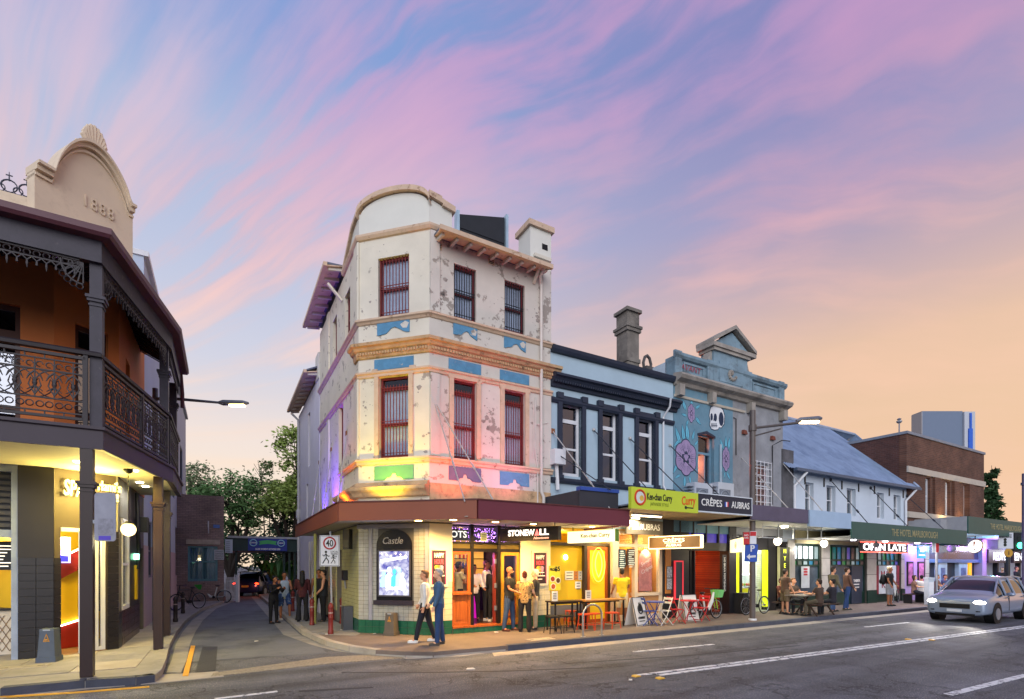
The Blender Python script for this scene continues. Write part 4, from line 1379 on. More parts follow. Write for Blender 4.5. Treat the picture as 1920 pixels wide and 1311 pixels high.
H=z1-z0
wS=(b-a)
text('STONEW',fr,a+wS*.385,-.012,z0+H*.58,H*.62,M_neonw,t,bold=.035,width=wS*.46)
text('LL',fr,a+wS*.77,-.012,z0+H*.58,H*.62,M_neonw,t,bold=.035,width=wS*.15)
B(fr).prism([(a+wS*.615,z0+H*.36),(a+wS*.69,z0+H*.36),(a+wS*.655,z0+H*.84)],-.014,0).obj('triangle',emit('sign_pink','ff7a70',1.2),t)
text('Newtown',fr,a+wS*.72,-.012,z0+H*.17,H*.26,emit('sign_peach','ffb090',1.2),t,slant=.35,width=wS*.25)
t,fr,a,b,z0,z1=blade(1064,1153,992,1015,-1.85,'curry_box_sign','lit white and yellow hanging Ken-chan Curry light box',emit('lightbox_white','fff3c0',.95))
text('Ken-chan Curry',fr,a+(b-a)*.6,-.01,(z0+z1)/2+.02,.16,mat('olive_letters','8a7a18',.6),t,bold=.015,width=(b-a)*.6)
B(fr).box(b+.002,b+.02,0,.16,z0,z1).obj('green_end',mat('green_end','5f8a2a',.5),t)
t,fr,a,b,z0,z1=blade(1217,1313,1004,1026,-1.9,'crepe_box_sign','brown hanging sign edged in light reading CRÊPES AUBRAS',mat('sign_brown','6e4f2c',.5),emit('edge_warm','ffe6a8',1.6))
text('CRÊPES',fr,(a+b)/2,-.01,z0+(z1-z0)*.66,(z1-z0)*.42,emit('sign_warm','fff0d0',.9),t,bold=.004,width=(b-a)*.42)
B(fr).box(a+(b-a)*.32,b-(b-a)*.34,-.01,0,z0+(z1-z0)*.42,z0+(z1-z0)*.46).obj('rule',emit('sign_warm','fff0d0',.9),t)
text('AUBRAS',fr,(a+b)/2,-.01,z0+(z1-z0)*.22,(z1-z0)*.3,emit('sign_warm','fff0d0',.9),t,bold=.004,width=(b-a)*.3)
# ================================================================ pale blue terrace with the curry and crêpe shops
M_blue=mat('pale_blue_render','a6bcc9',.75,var=.06,vs=1.2,bump=.1,bs=10)
M_navy=mat('navy_trim','262f40',.55,var=.12,vs=4)
UB=FA.U(1263)
bt=thing('blue_terrace','pale blue two storey terrace with navy window surrounds and cornice','building',FA.w((UE+UB)/2,0,0))
bw=[(FA.U(1053),FA.U(1090),4.78,FA.Z(1070,752)),(FA.U(1128),FA.U(1159),4.78,FA.Z(1143,772)),(FA.U(1196),FA.U(1227),4.78,FA.Z(1211,785))]
zt=sum(w[3]for w in bw)/3
bw=[(a,b,c,zt)for a,b,c,d in bw]
B(FA).grid(UE+.01,UB,3.2,8.62,.02,.34,bw).obj('wall',M_blue,bt)
B(FA).box(UE+.02,UB-.02,.85,8,3.2,8.2).obj('inner_core',M_dark,bt)
for i,(a,b,c,d)in enumerate(bw):
 window(bt,FA,a,b,c,d,M_white_p,v=.14,top=.24,mid=.5,curtain=False,ft=.085,gm=glass_mat('sky_tint_glass','7f9cc8',.14))  # blue sky reflection put into the glass tint
 s_=B(FA)
 t_=.15
 s_.box(a-t_,a,-.06,.14,c-.12,d+.02);s_.box(b,b+t_,-.06,.14,c-.12,d+.02);s_.box(a-t_,b+t_,-.06,.14,d+.0,d+.16)
 for x in(a-t_-.05,b-.02):
  s_.box(x,x+.22,-.1,.02,d+.06,d+.24)
  s_.box(x,x+.22,-.1,.02,c-.2,c-.0)
 s_.obj('window_surround',M_navy,bt)
B(FA).box(bw[0][0]+.1,bw[0][1]-.1,.35,.38,5.0,5.45).obj('window_fan_unit',mat('grey_unit','4a4f58',.5),bt)
bp_=[XY(FA.w(UE+.02,.02)),XY(FA.w(UB-.02,.02))]
B().sweep(bp_,[(0,8.50),(.1,8.52),(.14,8.6),(.16,8.70),(0,8.72)]).obj('coping',M_navy,bt)
B().sweep([XY(FA.w(UE+.02,.02)),XY(FA.w(UB+.12,.02))],[(0,7.45),(.08,7.47),(.1,7.56),(.2,7.6),(.26,7.7),(.34,7.73),(.34,7.8),(.2,7.86),(0,7.9)]).obj('cornice',M_navy,bt)
B().sweep(bp_,[(0,6.98),(.06,6.99),(.1,7.06),(.1,7.13),(0,7.15)]).obj('string_course',M_navy,bt)
B().sweep(bp_,[(0,4.52),(.08,4.53),(.12,4.6),(.12,4.68),(0,4.7)]).obj('sill_course',M_navy,bt)
dn=B(FA);x=UE+.05
while x<UB+.05:
 dn.box(x,x+.05,-.2,-.05,7.565,7.635);x+=.09
dn.obj('dentil_course',M_navy,bt,kind='stuff')
# slate roof behind
B(FA).add([(UE,.3,8.6),(UB-1.2,.3,8.6),(UB-2.2,5,11.2),(UE,5,11.2)],[(0,1,2,3)]).obj('roof',M_slate,bt)
B(FA).box(UE+.01,UB-.02,.3,.5,8.3,8.66).obj('parapet_back',M_blue,bt)
# chimney, pot and gable flashings
M_cem=mat('weathered_cement','9a938a',.9,var=.25,vs=2.2,bump=.5,bs=18,dark='5e5955',dark_amt=.47,dark_scale=1.7,dark_w=.2)
CV=1.4
cu0,cu1=FA.U(1160,CV),FA.U(1192,CV+.3)
zcm=FA.Z(1175,575,CV)
ck=.30
cm_=FA.U(1177,CV+.3)
chm=B(FA)
for z_,h_,k_ in((8.5,zcm-1.9,1.0),(zcm-2.0,zcm-1.85,1.12),(zcm-1.85,zcm-.75,.98),(zcm-.85,zcm-.72,1.18),(zcm-.72,zcm-.62,1.3),(zcm-.62,zcm-.12,1.0),(zcm-.12,zcm,1.25)):
 chm.plan([(cm_+ck*k_*x,CV+.3+ck*k_*y)for x,y in((-1,-1),(1,-1),(1,1),(-1,1))],z_,h_)
chm.obj('chimney',mat('sooty_cement','7a746c',.9,var=.3,vs=2.5,bump=.5,bs=16,dark='4b4744',dark_amt=.5,dark_scale=1.7,dark_w=.2),bt)
b=B(FA)
uu=FA.U(1217,1.2)
zz=FA.Z(1217,690,1.2)
b.box(uu-.22,uu+.22,1.1,1.5,8.3,zz-.15);b.box(uu-.3,uu+.3,1.02,1.58,zz-.15,zz-.02);b.box(uu-.26,uu+.26,1.06,1.54,zz-.3,zz-.22)
b.tube([(uu-.16,1.3,zz),(uu-.2,1.3,zz+.2),(uu-.12,1.3,zz+.42),(uu,1.3,zz+.5),(uu+.12,1.3,zz+.42),(uu+.2,1.3,zz+.2),(uu+.16,1.3,zz)],.06,6)
b.obj('chimney',mat('dark_cement','55504e',.9,var=.2,bump=.4,bs=15),bt)
b=B(FA);b.prism([(FA.U(1133,1),8.5),(FA.U(1160,1),8.5),(FA.U(1160,1),9.2),(FA.U(1150,1),9.35),(FA.U(1140,1),9.1)],1.0,1.2)
b.obj('gable_upstand',mat('white_flash','c6cdd3',.6,var=.1),bt)
b=B(FA);b.prism([(FA.U(1190,1.2),8.5),(UB-.05,8.5),(UB-.05,8.6),(FA.U(1195,1.2),9.4)],1.25,1.35)
b.obj('gable_upstand',mat('white_flash','c6cdd3',.6),bt)
# conduits and the plastic cistern on the party wall
uu=FA.U(1040)
b=B(FA);b.box(uu-.2,uu+.2,-.3,.0,5.05,5.5);b.obj('wall_box',M_white_p,bt)
b=B(FA);b.tube([(uu,-.1,5.05),(uu+.05,-.1,4.3)],.06,6);b.obj('waste_pipe',M_white_p,bt)
uu=FA.U(1243)
b=B(FA);b.tube([(uu-.05,-.4,7.75),(uu+.02,-.3,7.5),(uu-.02,-.04,7.2),(uu-.02,-.04,4.8),(uu+.1,-.2,4.3)],.035,6);b.obj('white_cable',M_white_p,bt)
# ---------------------------------------------------------------- awning with the two shop signs
aw=thing('shop_awning','suspended shop awning with a lime curry sign and navy crêpe sign','awning',FA.w(6.5,-2.2,3.5))
US0,USM,US1=FA.U(1180,-2.2),FA.U(1305,-2.2),FA.U(1405,-2.2)
UA0=FA.U(1034,-.4)
B(FA).box(UKR+.05,US1,-2.15,.0,3.62,3.66).obj('awning_ceiling',mat('awning_soffit','8a7a62',.7,var=.15,vs=2),aw)
B(FA).box(UKR+.05,US1,-2.15,.0,3.72,3.76).obj('awning_roof',mat('awning_roof','8d98a6',.6,var=.2,vs=2),aw)
B(FA).prism([(UA0,3.56),(US0,3.56),(US0,4.05),(UA0,4.05)],-1.75,-1.68).obj('awning_fascia',mat('charcoal_fascia','34353c',.6,var=.08),aw)
B(FA).box(UA0,US0,-1.79,-1.6,4.05,4.15).obj('blue_capping',mat('blue_cap','2d4d9c',.5),aw)
B(FA).box(UA0,UA0+.06,-1.7,0,3.58,4.05).obj('awning_fascia',mat('charcoal_fascia','34353c',.6),aw)
M_lime=mat('lime_sign','bfcf3a',.5,var=.03)
M_nsign=mat('navy_sign','222a39',.5,var=.05)
sgn=B(FA).box(US0,USM,-2.28,-2.16,3.58,4.18).obj('lime_sign_panel',M_lime,aw)
sgn2=B(FA).box(USM+.01,US1,-2.28,-2.16,3.66,4.18).obj('navy_sign_panel',M_nsign,aw)
e=B(FA);e.box(USM,US1,-2.29,-2.15,4.18,4.21);e.box(USM,US1,-2.29,-2.15,3.62,3.66);e.box(US1,US1+.03,-2.29,-2.15,3.62,4.21)
e.obj('sign_trim',mat('sign_white_trim','c9d2da',.5),sgn2)
LWd=USM-US0
text('Ken-chan Curry',FA,US0+LWd*.40,-2.285,3.94,.27,mat('sign_ink','22241e',.6),sgn,bold=.02,width=LWd*.37)
text('JAPANESE STYLE',FA,US0+LWd*.40,-2.285,3.74,.13,mat('sign_olive','7f8a2a',.6),sgn,width=LWd*.27)
text('Curry',FA,US0+LWd*.84,-2.285,3.92,.36,mat('sign_orange','d8501e',.6),sgn,bold=.015,slant=.12,width=LWd*.22,rot=4)
bb=B(FA);bb.disc(US0+LWd*.8,-2.286,-2.28,3.72,.05,12);bb.box(US0+LWd*.8,US0+LWd*.92,-2.285,-2.28,3.70,3.735);bb.obj('spoon_print',mat('sign_ink','22241e',.6),sgn)
bb=B(FA);uu=US0+LWd*.12
bb.tube([(uu+.19*math.cos(6.283*i/24),-2.285,3.9+.2*math.sin(6.283*i/24))for i in range(24)],.03,6,closed=True);bb.obj('roundel',mat('sign_red','c9401e',.6),sgn)
bb=B(FA);bb.disc(uu,-2.284,-2.28,3.9,.165,20);bb.obj('roundel_face',mat('sign_pale','cfd6d0',.6),sgn)
bb=B(FA);bb.disc(uu+.06,-2.287,-2.28,3.88,.08,16);bb.obj('roundel_rice',mat('sign_rice','d9b24a',.6),sgn)
Wn=US1-USM
text('CRÊPES',FA,USM+Wn*.24,-2.285,3.92,.30,mat('sign_ivory','e6e6e0',.6),sgn2,bold=.008,width=Wn*.37)
text('AUBRAS',FA,USM+Wn*.78,-2.285,3.92,.30,mat('sign_ivory','e6e6e0',.6),sgn2,bold=.008,width=Wn*.35)
for k,hx in enumerate(('3358b5','eceef0','d23040')):
 x=USM+Wn*.478+k*Wn*.022
 B(FA).box(x,x+Wn*.022,-2.286,-2.28,3.85,4.0).obj('flag_stripe',mat('flag_'+hx,hx,.6),sgn2)
 # board behind, under the awning
fb=thing('crepe_fascia_board','grey board lettered ES AUBRAS under the awning above the crêpe window','sign',FA.w(FA.U(1208),-.3,3.0))
uu0,uu1=FA.U(1174,-.3),FA.U(1242,-.3)
B(FA).box(uu0,uu1,-.32,-.26,3.03,3.5).obj('board',mat('grey_board','5d574f',.6),fb)
text('PES',FA,uu0+.3,-.325,3.27,.30,mat('sign_ivory','e6e6e0',.6),fb,width=.42)
text('AUBRAS',FA,uu1-.62,-.325,3.27,.30,mat('sign_ivory','e6e6e0',.6),fb,width=.95)
for k,hx in enumerate(('3358b5','eceef0','d23040')):
 x=uu0+.62+k*.05
 B(FA).box(x,x+.05,-.326,-.32,3.2,3.36).obj('flag_stripe',mat('flag_'+hx,hx,.6),fb)
 # fluorescent tubes
for i,(px0,px1,py,vv)in enumerate(((1184,1241,968,-1.1),(1183,1200,961,-.4))):
 t=thing('tube_light',('bright fluorescent tube under the awning, the longer one','bright fluorescent tube under the awning, the shorter one')[i],'light',FA.w(FA.U(px0,vv),vv,3.5))
 a,b=FA.U(px0,vv),FA.U(px1,vv)
 B(FA).box(a,b,vv-.05,vv+.05,3.56,3.62).obj('batten',M_white_p,t)
 B(FA).tube([(a+.03,vv,3.54),(b-.03,vv,3.54)],.022,8).obj('tube',emit('tube_warm','ffe6b8',6),t)
 light('AREA',FA.w((a+b)/2,vv,3.48),60 if i==0 else 30,(1,.82,.5),t,(abs(b-a),.1),aim=FA.w((a+b)/2,vv,0))
rods=[(1036,845,1115,0),(1113,806,1193,0),(1181,822,1262,0),(1256,835,1330,0)]
for px,py,px2,_ in rods:
 a_=(FA.U(px),0.0,FA.Z(px,py));b_=(FA.U(px2+30,-1.9),-1.9,4.1)
 o=B(FA).tube([a_,b_],.016,6).obj('stay_rod',mat('dark_rod','3b3d44',.5,metal=.4),aw)
 B(FA).ball(a_,.06,8,5).obj('wall_boss',M_rod,o)
 # ---------------------------------------------------------------- curry shop
UQ=FA.U(1156)
M_yel=mat('curry_yellow','e8bb1c',.55,var=.04)
cs=thing('curry_shopfront','bright yellow curry shop front with glazed wall, door and neon lemon','shopfront',FA.w((UE+UQ)/2,.2,.13))
sw_=B(FA);sw_.box(UE+.02,UQ,3.3,3.4,.13,3.16);sw_.box(UE-.02,UE+.06,.45,3.3,.13,3.16);sw_.box(UQ-.04,UQ+.04,.35,3.3,.13,3.16)
sw_.obj('room_wall',M_yel,cs)
B(FA).box(UE+.02,UQ,.0,3.3,.11,.142).obj('room_floor',mat('tan_floor','9a7448',.4),cs)
B(FA).box(UE+.02,UQ,.0,3.3,3.13,3.16).obj('room_ceiling',M_yel,cs)
UG0,UG1,UD0,UD1=FA.U(1034),FA.U(1102),FA.U(1104),FA.U(1146)
B(FA).box(UG0,UG1-.02,.22,.24,.75,2.62).obj('yellow_wall',M_yel,cs)
B(FA).box(UG0,UG1,.16,.3,.35,.75).obj('stall_riser',mat('grey_riser','6d6a66',.6),cs)
B(FA).box(UE+.02,UQ,.1,.3,2.62,2.72).obj('head',mat('dark_brown','3c2c1c',.5),cs)
for uu in(UG1-.02,UD1+.02):
 B(FA).box(uu-.05,uu+.06,.08,.3,.13,2.62).obj('post',mat('dark_brown','3c2c1c',.5),cs)
framed(cs,FA,UD0+.06,UD1-.02,.15,2.6,.1,mat('orange_frame','9c4a18',.5),v0=.14,v1=.2,name='door',glass=False)
B(FA).box(UD0+.12,UD1-.1,.18,.19,.25,2.5).obj('door_field',M_yel,cs)
# neon lemon and ring
um,zm=(UD0+UD1)/2+.02,FA.Z(1125,1058)
ns=thing('neon_lemon','glowing yellow neon lemon inside a ring on the curry shop door','neon sign',FA.w(um,.08,zm-.5))
pts=[]
for i in range(13):
 t_=-1+2*i/12
 pts.append((um+.14*math.cos(t_*math.pi/2)**.8,.1,zm+.42*t_))
for i in range(11,0,-1):
 t_=-1+2*i/12
 pts.append((um-.14*math.cos(t_*math.pi/2)**.8,.1,zm+.42*t_))
B(FA).tube(pts,.018,6,closed=True).obj('neon_tube',emit('neon_yellow','fff04a',2.2),ns)
B(FA).tube([(um+.27*math.cos(6.283*i/28),.11,zm-.02+.55*math.sin(6.283*i/28))for i in range(28)],.014,6,closed=True).obj('neon_ring',emit('neon_amber','ffb04a',1.6),ns)
light('POINT',FA.w(um,-.1,zm),5,(1,.85,.3),ns,.2)
light('POINT',FA.w(UE+1.2,1.4,2.7),40,(1,.82,.35),cs,.15)
light('POINT',FA.w(UE+2.1,-.25,2.75),14,(1,.82,.30),cs,.1)
o=B(FA).ball((FA.U(1067),.18,FA.Z(1067,1045)),(.08,.04,.08),10,7).obj('wall_lamp',emit('lamp_white','fff4d0',9),cs,smooth=True)
# notices
for i,(x0,y0,x1,y1,hx)in enumerate(((1067,1071,1083,1088,'efe6c8'),(1084,1071,1091,1088,'c97c3a'),(1092,1071,1099,1088,'d8d0b8'),(1086,1091,1097,1104,'f2ecd8'))):
 o=tag(B(FA).box(FA.U(x0),FA.U(x1),.205,.215,FA.Z(x0,y1),FA.Z(x0,y0)).obj('notice',mat('paper_'+hx,hx,.7)),('white menu sheet, leftmost on the yellow curry shop wall','orange menu sheet in the middle of the yellow curry shop wall','pale menu sheet, topmost right on the yellow curry shop wall','white square notice below the menu sheets on the yellow wall')[i],'notice')
 for k in range(3):
  B(FA).box(FA.U(x0)+.05,FA.U(x1)-.05,.2,.206,FA.Z(x0,y0)-.07-k*.09,FA.Z(x0,y0)-.045-k*.09).obj('print_line',mat('print_grey','6a675a',.8),o)
pz=thing('price_poster','yellow food poster reading FROM $5 beside the curry shop','poster',FA.w(FA.U(1038),-.03,1.2))
a,b=FA.U(1029),FA.U(1050)
z0,z1=FA.Z(1040,1107),FA.Z(1040,1061)
B(FA).box(a,b,-.03,-.005,z0,z1).obj('sheet',mat('poster_yellow','e3cf3a',.5),pz)
text('FROM',FA,a+.14,-.034,z1-.12,.12,mat('sign_ink','22241e',.6),pz,bold=.02,width=.24)
text('$5',FA,b-.12,-.034,z1-.1,.19,mat('sign_ink','22241e',.6),pz,bold=.03,width=.2)
for k,(x,zz,hx)in enumerate(((a+.12,z0+.35,'9c3a1c'),(a+.32,z0+.3,'5a3a1a'),(a+.14,z0+.12,'b0501c'))):
 B(FA).disc(x,-.036,-.03,zz,.1,16).obj('bowl_print',mat('bowl_pale','e8dcc0',.6),pz)
 B(FA).disc(x,-.039,-.03,zz,.075,16).obj('curry_print',mat('curry_'+hx,hx,.6),pz)
 # ---------------------------------------------------------------- crêpe shop window
UX0,UX1=UQ+.02,FA.U(1243)
cr_=thing('crepe_shopfront','crêpe shop window with cream frames, menu boards and a warm room','shopfront',FA.w((UX0+UX1)/2,.2,.13))
M_frm=mat('cream_frame','c9b49a',.5,var=.06)
w=B(FA)
um=FA.U(1195)
for uu in(UX0+.08,um,UX1-.05):
 w.box(uu-.07,uu+.07,.05,.2,.13,3.16)
w.box(UX0,UX1,.06,.18,2.62,2.72);w.box(UX0,UX1,.06,.18,3.05,3.16);w.box(um,UX1,.05,.35,.95,1.05);w.box(UX0,UX1,.06,.18,.13,.32)
w.obj('frame',M_frm,cr_)
B(FA).box(um,UX1,.1,.16,.3,.95).obj('stall_riser',mat('tan_riser','a8794a',.6,var=.1),cr_)
B(FA).box(um+.07,UX1-.12,.11,.115,1.05,2.62).obj('pane',M_glass,cr_)
B(FA).box(UX0+.15,UX1-.12,.11,.115,2.72,3.05).obj('pane',M_glass,cr_)
B(FA).box(UX0-.22,UX0+.02,-.04,.3,.13,3.1).obj('pier',mat('pink_pier','c4ab98',.6,var=.1),cr_)
w=B(FA);w.box(UX0,UX1,2.6,2.7,.13,3.16);w.box(UX1-.02,UX1+.04,.2,2.6,.13,3.16)
w.obj('room_wall',mat('ochre_wall','c08a3e',.7,var=.15,vs=2.5),cr_)
B(FA).box(UX0,UX1,.0,2.6,.11,.145).obj('room_floor',mat('tan_floor','9a7448',.4),cr_)
B(FA).box(UX0,UX1,.0,2.6,3.17,3.2).obj('room_ceiling',mat('ochre_wall','c08a3e',.7),cr_)
light('POINT',FA.w((UX0+UX1)/2+.3,1.4,2.8),70,(1,.75,.38),cr_,.15)
light('POINT',FA.w(UX1-.5,.22,2.5),30,(1,.75,.4),cr_,.08)  # added fill without a fixture, brightens the poster and the young man
B(FA).box(FA.U(1165),FA.U(1190),.25,.3,.3,2.5).obj('timber_back',mat('timber_back','a96c32',.5,var=.25,stretch=(5,5,.5)),cr_)
for i,(x0,y0,x1,y1,hx)in enumerate(((1160,1030,1174,1064,'26343a'),(1177,1029,1191,1060,'3a2c28'))):
 a,b,z0,z1=FA.U(x0),FA.U(x1),FA.Z(x0,y1),FA.Z(x0,y0)
 t=thing('menu_board',('dark menu board with pale lines, left in the crêpe window','dark brown menu board with pale lines, right in the crêpe window')[i],'menu board',FA.w((a+b)/2,.03,z0))
 B(FA).box(a,b,.02,.05,z0,z1).obj('board',mat('menu_'+hx,hx,.5),t)
 for k in range(9):
  x=a+.05+(.0 if k%2 else.02)
  B(FA).box(x,x+(b-a)*rr.uniform(.4,.8),.014,.02,z1-.08-k*.068,z1-.05-k*.068).obj('chalk_line',mat('menu_ink','b9c4c0',.6),t)
t=thing('flower_poster','arched pink dessert poster inside the crêpe window','poster',FA.w(FA.U(1212),.3,1.2))
a,b=FA.U(1198,.3),FA.U(1222,.3)
B(FA).prism([(a,1.1),(b,1.1),(b,2.2)]+[((a+b)/2+(b-a)/2*math.cos(math.pi*i/10),2.2+.35*math.sin(math.pi*i/10))for i in range(1,10)]+[(a,2.2)],.3,.32).obj('board',mat('pink_board','d98a80',.6,var=.3,vs=6),t)
text('Sweet',FA,(a+b)/2,.295,2.1,.2,mat('pink_ink','f4d6d0',.6),t,rot=25,slant=.3)
text('Crêpes',FA,(a+b)/2+.05,.295,1.85,.2,mat('pink_ink','f4d6d0',.6),t,rot=25,slant=.3)
b=B(FA)
for k in range(40):
 b.ball((FA.U(1228)+rr.gauss(0,.1),.4+rr.gauss(0,.04),2.35+rr.gauss(0,.25)),rr.uniform(.02,.05),6,4)
o=tag(b.obj('dried_flowers',mat('dried_gold','b8862a',.8,var=.3,vs=20)),'bunch of golden dried flowers hanging inside the crêpe window','flowers')
# dark pier with the red framed board and small prints
db0=FA.U(1243)
UBAR0,UBAR1=FA.U(1292),FA.U(1366)
dk=thing('bar_shopfront','dark narrow bar front with violet clerestory and red lit brick interior','shopfront',FA.w(11,.2,.13))
M_char=mat('charcoal_paint','1c1b1f',.5,var=.15)
w=B(FA);w.box(db0+.02,UBAR0,.0,.4,.13,3.7);w.box(UBAR1,FA.U(1379),-.04,.4,.13,3.7);w.box(UBAR0,UBAR1,.02,.3,2.55,2.85)
w.obj('wall',M_char,dk)
B(FA).box(FA.U(1247),FA.U(1257),-.03,.02,1.0,2.9).obj('timber_strip',mat('timber_back','a96c32',.5),dk)
w=B(FA)
w.box(UBAR0-.3,FA.U(1379),3.0,3.1,.13,3.7);w.box(UBAR0-.1,UBAR0,.4,3.0,.13,3.7);w.box(UBAR1,UBAR1+.1,.4,3.0,.13,3.7)
w.obj('room_wall',brick_mat('red_bricks','7a2a18','93401f','3a1c14',FA,.24,.09),dk)
B(FA).box(UBAR0,UBAR1,0,3,.11,.143).obj('room_floor',M_dark,dk)
for k in range(5):
 uu=FA.U(1275)+k*(FA.U(1370)-FA.U(1275))/4
 B(FA).box(uu-.03,uu+.03,-.02,.1,2.85,3.6).obj('mullion',M_char,dk)
B(FA).box(FA.U(1275),FA.U(1370),.08,.09,2.85,3.6).obj('clerestory_pane',mat('violet_pane','3d3a78',.15,var=.3,vs=2.5,emit='4a3fb0',estr=.35),dk)
for uu in(UBAR0+.2,UBAR0+.42):
 B(FA).box(uu,uu+.035,.1,.8,.13,2.55).obj('folding_door',M_char,dk)
light('POINT',FA.w((UBAR0+UBAR1)/2-.1,2.3,1.9),45,(1,.25,.08),dk,.1)
light('POINT',FA.w(UBAR0+.6,1.6,2.3),10,(1,.5,.2),dk,.1)
b=B(FA).ball((UBAR0+.35,1.0,FA.Z(1292,1075,1.0)),.06,10,7).obj('bar_lamp',emit('lamp_amber','ffb060',12),dk)
for k in range(4):
 B(FA).box(UBAR0+.55+k*.42,UBAR0+.85+k*.42,2.95,2.99,1.5+.12*(k%2),2.0+.15*(k%3)).obj('wall_picture',mat('picture%d'%(k%3),('c9a05a','3a2a4a','a84a2a')[k%3],.5,var=.6,vs=9),dk)
B(FA).box(UBAR0+.4,UBAR1-.1,2.7,2.98,1.18,1.22).obj('shelf',mat('timber_back','a96c32',.5),dk)
for k in range(3):
 B(FA).tube([(UBAR0+.7+k*.55,1.8,3.6),(UBAR0+.7+k*.55,1.8,2.35)],.008,5).obj('lamp_cord',M_blackm,dk)
 B(FA).ball((UBAR0+.7+k*.55,1.8,2.28),.07,10,7).obj('hanging_lamp',emit('lamp_amber','ffb060',12),dk)
B(FA).box(FA.U(1352),FA.U(1360),-.055,-.04,1.0,2.4).obj('glyph_strip',M_char,dk)
text('NO BRIAN PORTISHEAD',FA,FA.U(1356),-.06,1.65,.12,mat('sign_ivory','e6e6e0',.6),dk,rot=-90,width=None)
B(FA).box(FA.U(1295),FA.U(1335),.8,1.2,.95,1.0).obj('bar_table',mat('timber_back','a96c32',.5),dk)
sm=thing('red_frame_board','tall dark board in a glowing red frame by the bar entrance','board',FA.w(FA.U(1271),-.08,.7))
a,b=FA.U(1262),FA.U(1278)
z0,z1=FA.Z(1270,1122),FA.Z(1270,1054)
B(FA).box(a+.04,b-.04,-.07,-.03,z0,z1).obj('board',mat('board_grey','33323a',.5),sm)
e=B(FA);e.box(a,a+.045,-.09,-.03,z0,z1+.04);e.box(b-.045,b,-.09,-.03,z0,z1+.04);e.box(a,b,-.09,-.03,z1,z1+.05);e.box(a,b,-.09,-.03,z0-.04,z0)
e.obj('red_frame',mat('red_glow','d83a48',.5,emit='ff3a48',estr=.25),sm)
for k in range(2):
 z0_=FA.Z(1253,1105-k*22)
 o=tag(B(FA).box(FA.U(1249),FA.U(1258),-.05,-.03,z0_,z0_+.38).obj('small_print',mat('print_mono','8f8f94',.6,var=.7,vs=22)),('black and white print on the dark pier, lower one','black and white print on the dark pier, upper one')[k],'print')
 B(FA).box(FA.U(1249)-.015,FA.U(1258)+.015,-.04,-.02,z0_-.015,z0_+.395).obj('frame',M_char,o)
 # box lantern sign with bee mark
t,fr,a,b,z0,z1=blade(1369,1391,1008,1034,-1.6,'bee_lantern_sign','square cream light box with small round emblem beside the street pole',emit('lantern_cream','fff0c0',.85),None,.14)
bb=B(fr);bb.tube([((a+b)/2+.13*math.cos(6.283*i/20),-.006,(z0+z1)/2+.13*math.sin(6.283*i/20))for i in range(20)],.008,5,closed=True);bb.obj('emblem_ring',mat('emblem_green','8f9a5a',.6),t)
bb=B(fr)
for k,wd in enumerate((.03,.05,.05,.03)):
 bb.box((a+b)/2-wd,(a+b)/2+wd,-.008,0,(z0+z1)/2-.08+k*.04,(z0+z1)/2-.055+k*.04)
bb.obj('emblem_bee',mat('emblem_brown','5a2f18',.6),t)
light('POINT',fr.w((a+b)/2,-.3,z0-.1),8,(1,.85,.55),t,.15)
# ---------------------------------------------------------------- lime juice shop
UJ0,UJ1=FA.U(1380),FA.U(1442)
M_limeg=mat('lime_glow','d6e01a',.5,emit='d8f010',estr=.45)
js=thing('juice_shopfront','bright white and lime green juice shop front behind the street pole','shopfront',FA.w((UJ0+UJ1)/2,.2,.13))
w=B(FA);w.box(UJ0,UJ1,3.4,3.5,.13,3.16);w.box(UJ0-.04,UJ0+.04,.1,3.4,.13,3.16);w.box(UJ1-.04,UJ1+.08,.1,3.4,.13,3.16)
w.obj('room_wall',mat('white_tiles','dfe3e0',.4,var=.05),js)
B(FA).box(UJ0,UJ1,0,3.4,.11,.15).obj('room_floor',mat('white_floor','b9bab8',.4),js)
B(FA).box(UJ0,UJ1,0,3.4,3.13,3.16).obj('room_ceiling',M_white_p,js)
B(FA).box(UJ0+.1,UJ1,.0,.15,2.62,3.13).obj('head',M_char,js)
for x0,x1 in((1380,1385),(1433,1439)):
 B(FA).box(FA.U(x0),FA.U(x1),-.02,.1,.3,2.62).obj('lime_panel',M_limeg,js)
w=B(FA);w.box(FA.U(1440),FA.U(1454),-.02,.3,.13,3.2);w.box(FA.U(1386),FA.U(1391),-.02,.2,.13,3.2)
w.obj('pier',M_char,js)
sl=thing('roller_shutter','pale slatted shutter beside the lime counter','shutter',FA.w(FA.U(1431),.6,.2))
for k in range(24):
 pbox('slat',mat('shutter_white','c9ccc6',.5),sl,FA,FA.U(1429),FA.U(1437),.25,.28,.6+k*.078,.66+k*.078)
ct=thing('juice_counter','lime yellow counter with glass display in the juice shop','counter',FA.w(FA.U(1410),.7,.15))
B(FA).box(FA.U(1388,.6),FA.U(1433,.6),.6,1.2,.2,1.05).obj('front',mat('counter_lime','d8d818',.4,var=.03),ct)
B(FA).box(FA.U(1388,.6),FA.U(1433,.6),.55,1.25,1.05,1.1).obj('counter_top',M_white_p,ct)
B(FA).box(FA.U(1390,.6),FA.U(1425,.6),.65,.66,1.1,1.6).obj('display_glass',M_glass,ct)
B(FA).box(FA.U(1390,.6),FA.U(1425,.6),.62,.7,1.6,1.64).obj('display_rail',emit('rail_white','ffffff',3),ct)
for k in range(9):
 B(FA).ball((FA.U(1392,.9)+k*.14,.9,1.18),.06,7,5).obj('fruit',mat('fruit%d'%(k%3),('d8841a','7fae2a','c93a2a')[k%3],.5),ct)
B(FA).box(UJ0+.3,UJ1-.2,3.36,3.39,1.6,2.6).obj('menu_screen',mat('menu_screen','8a9a96',.4,var=.6,vs=5,emit='cfe6e0',estr=.5),js)
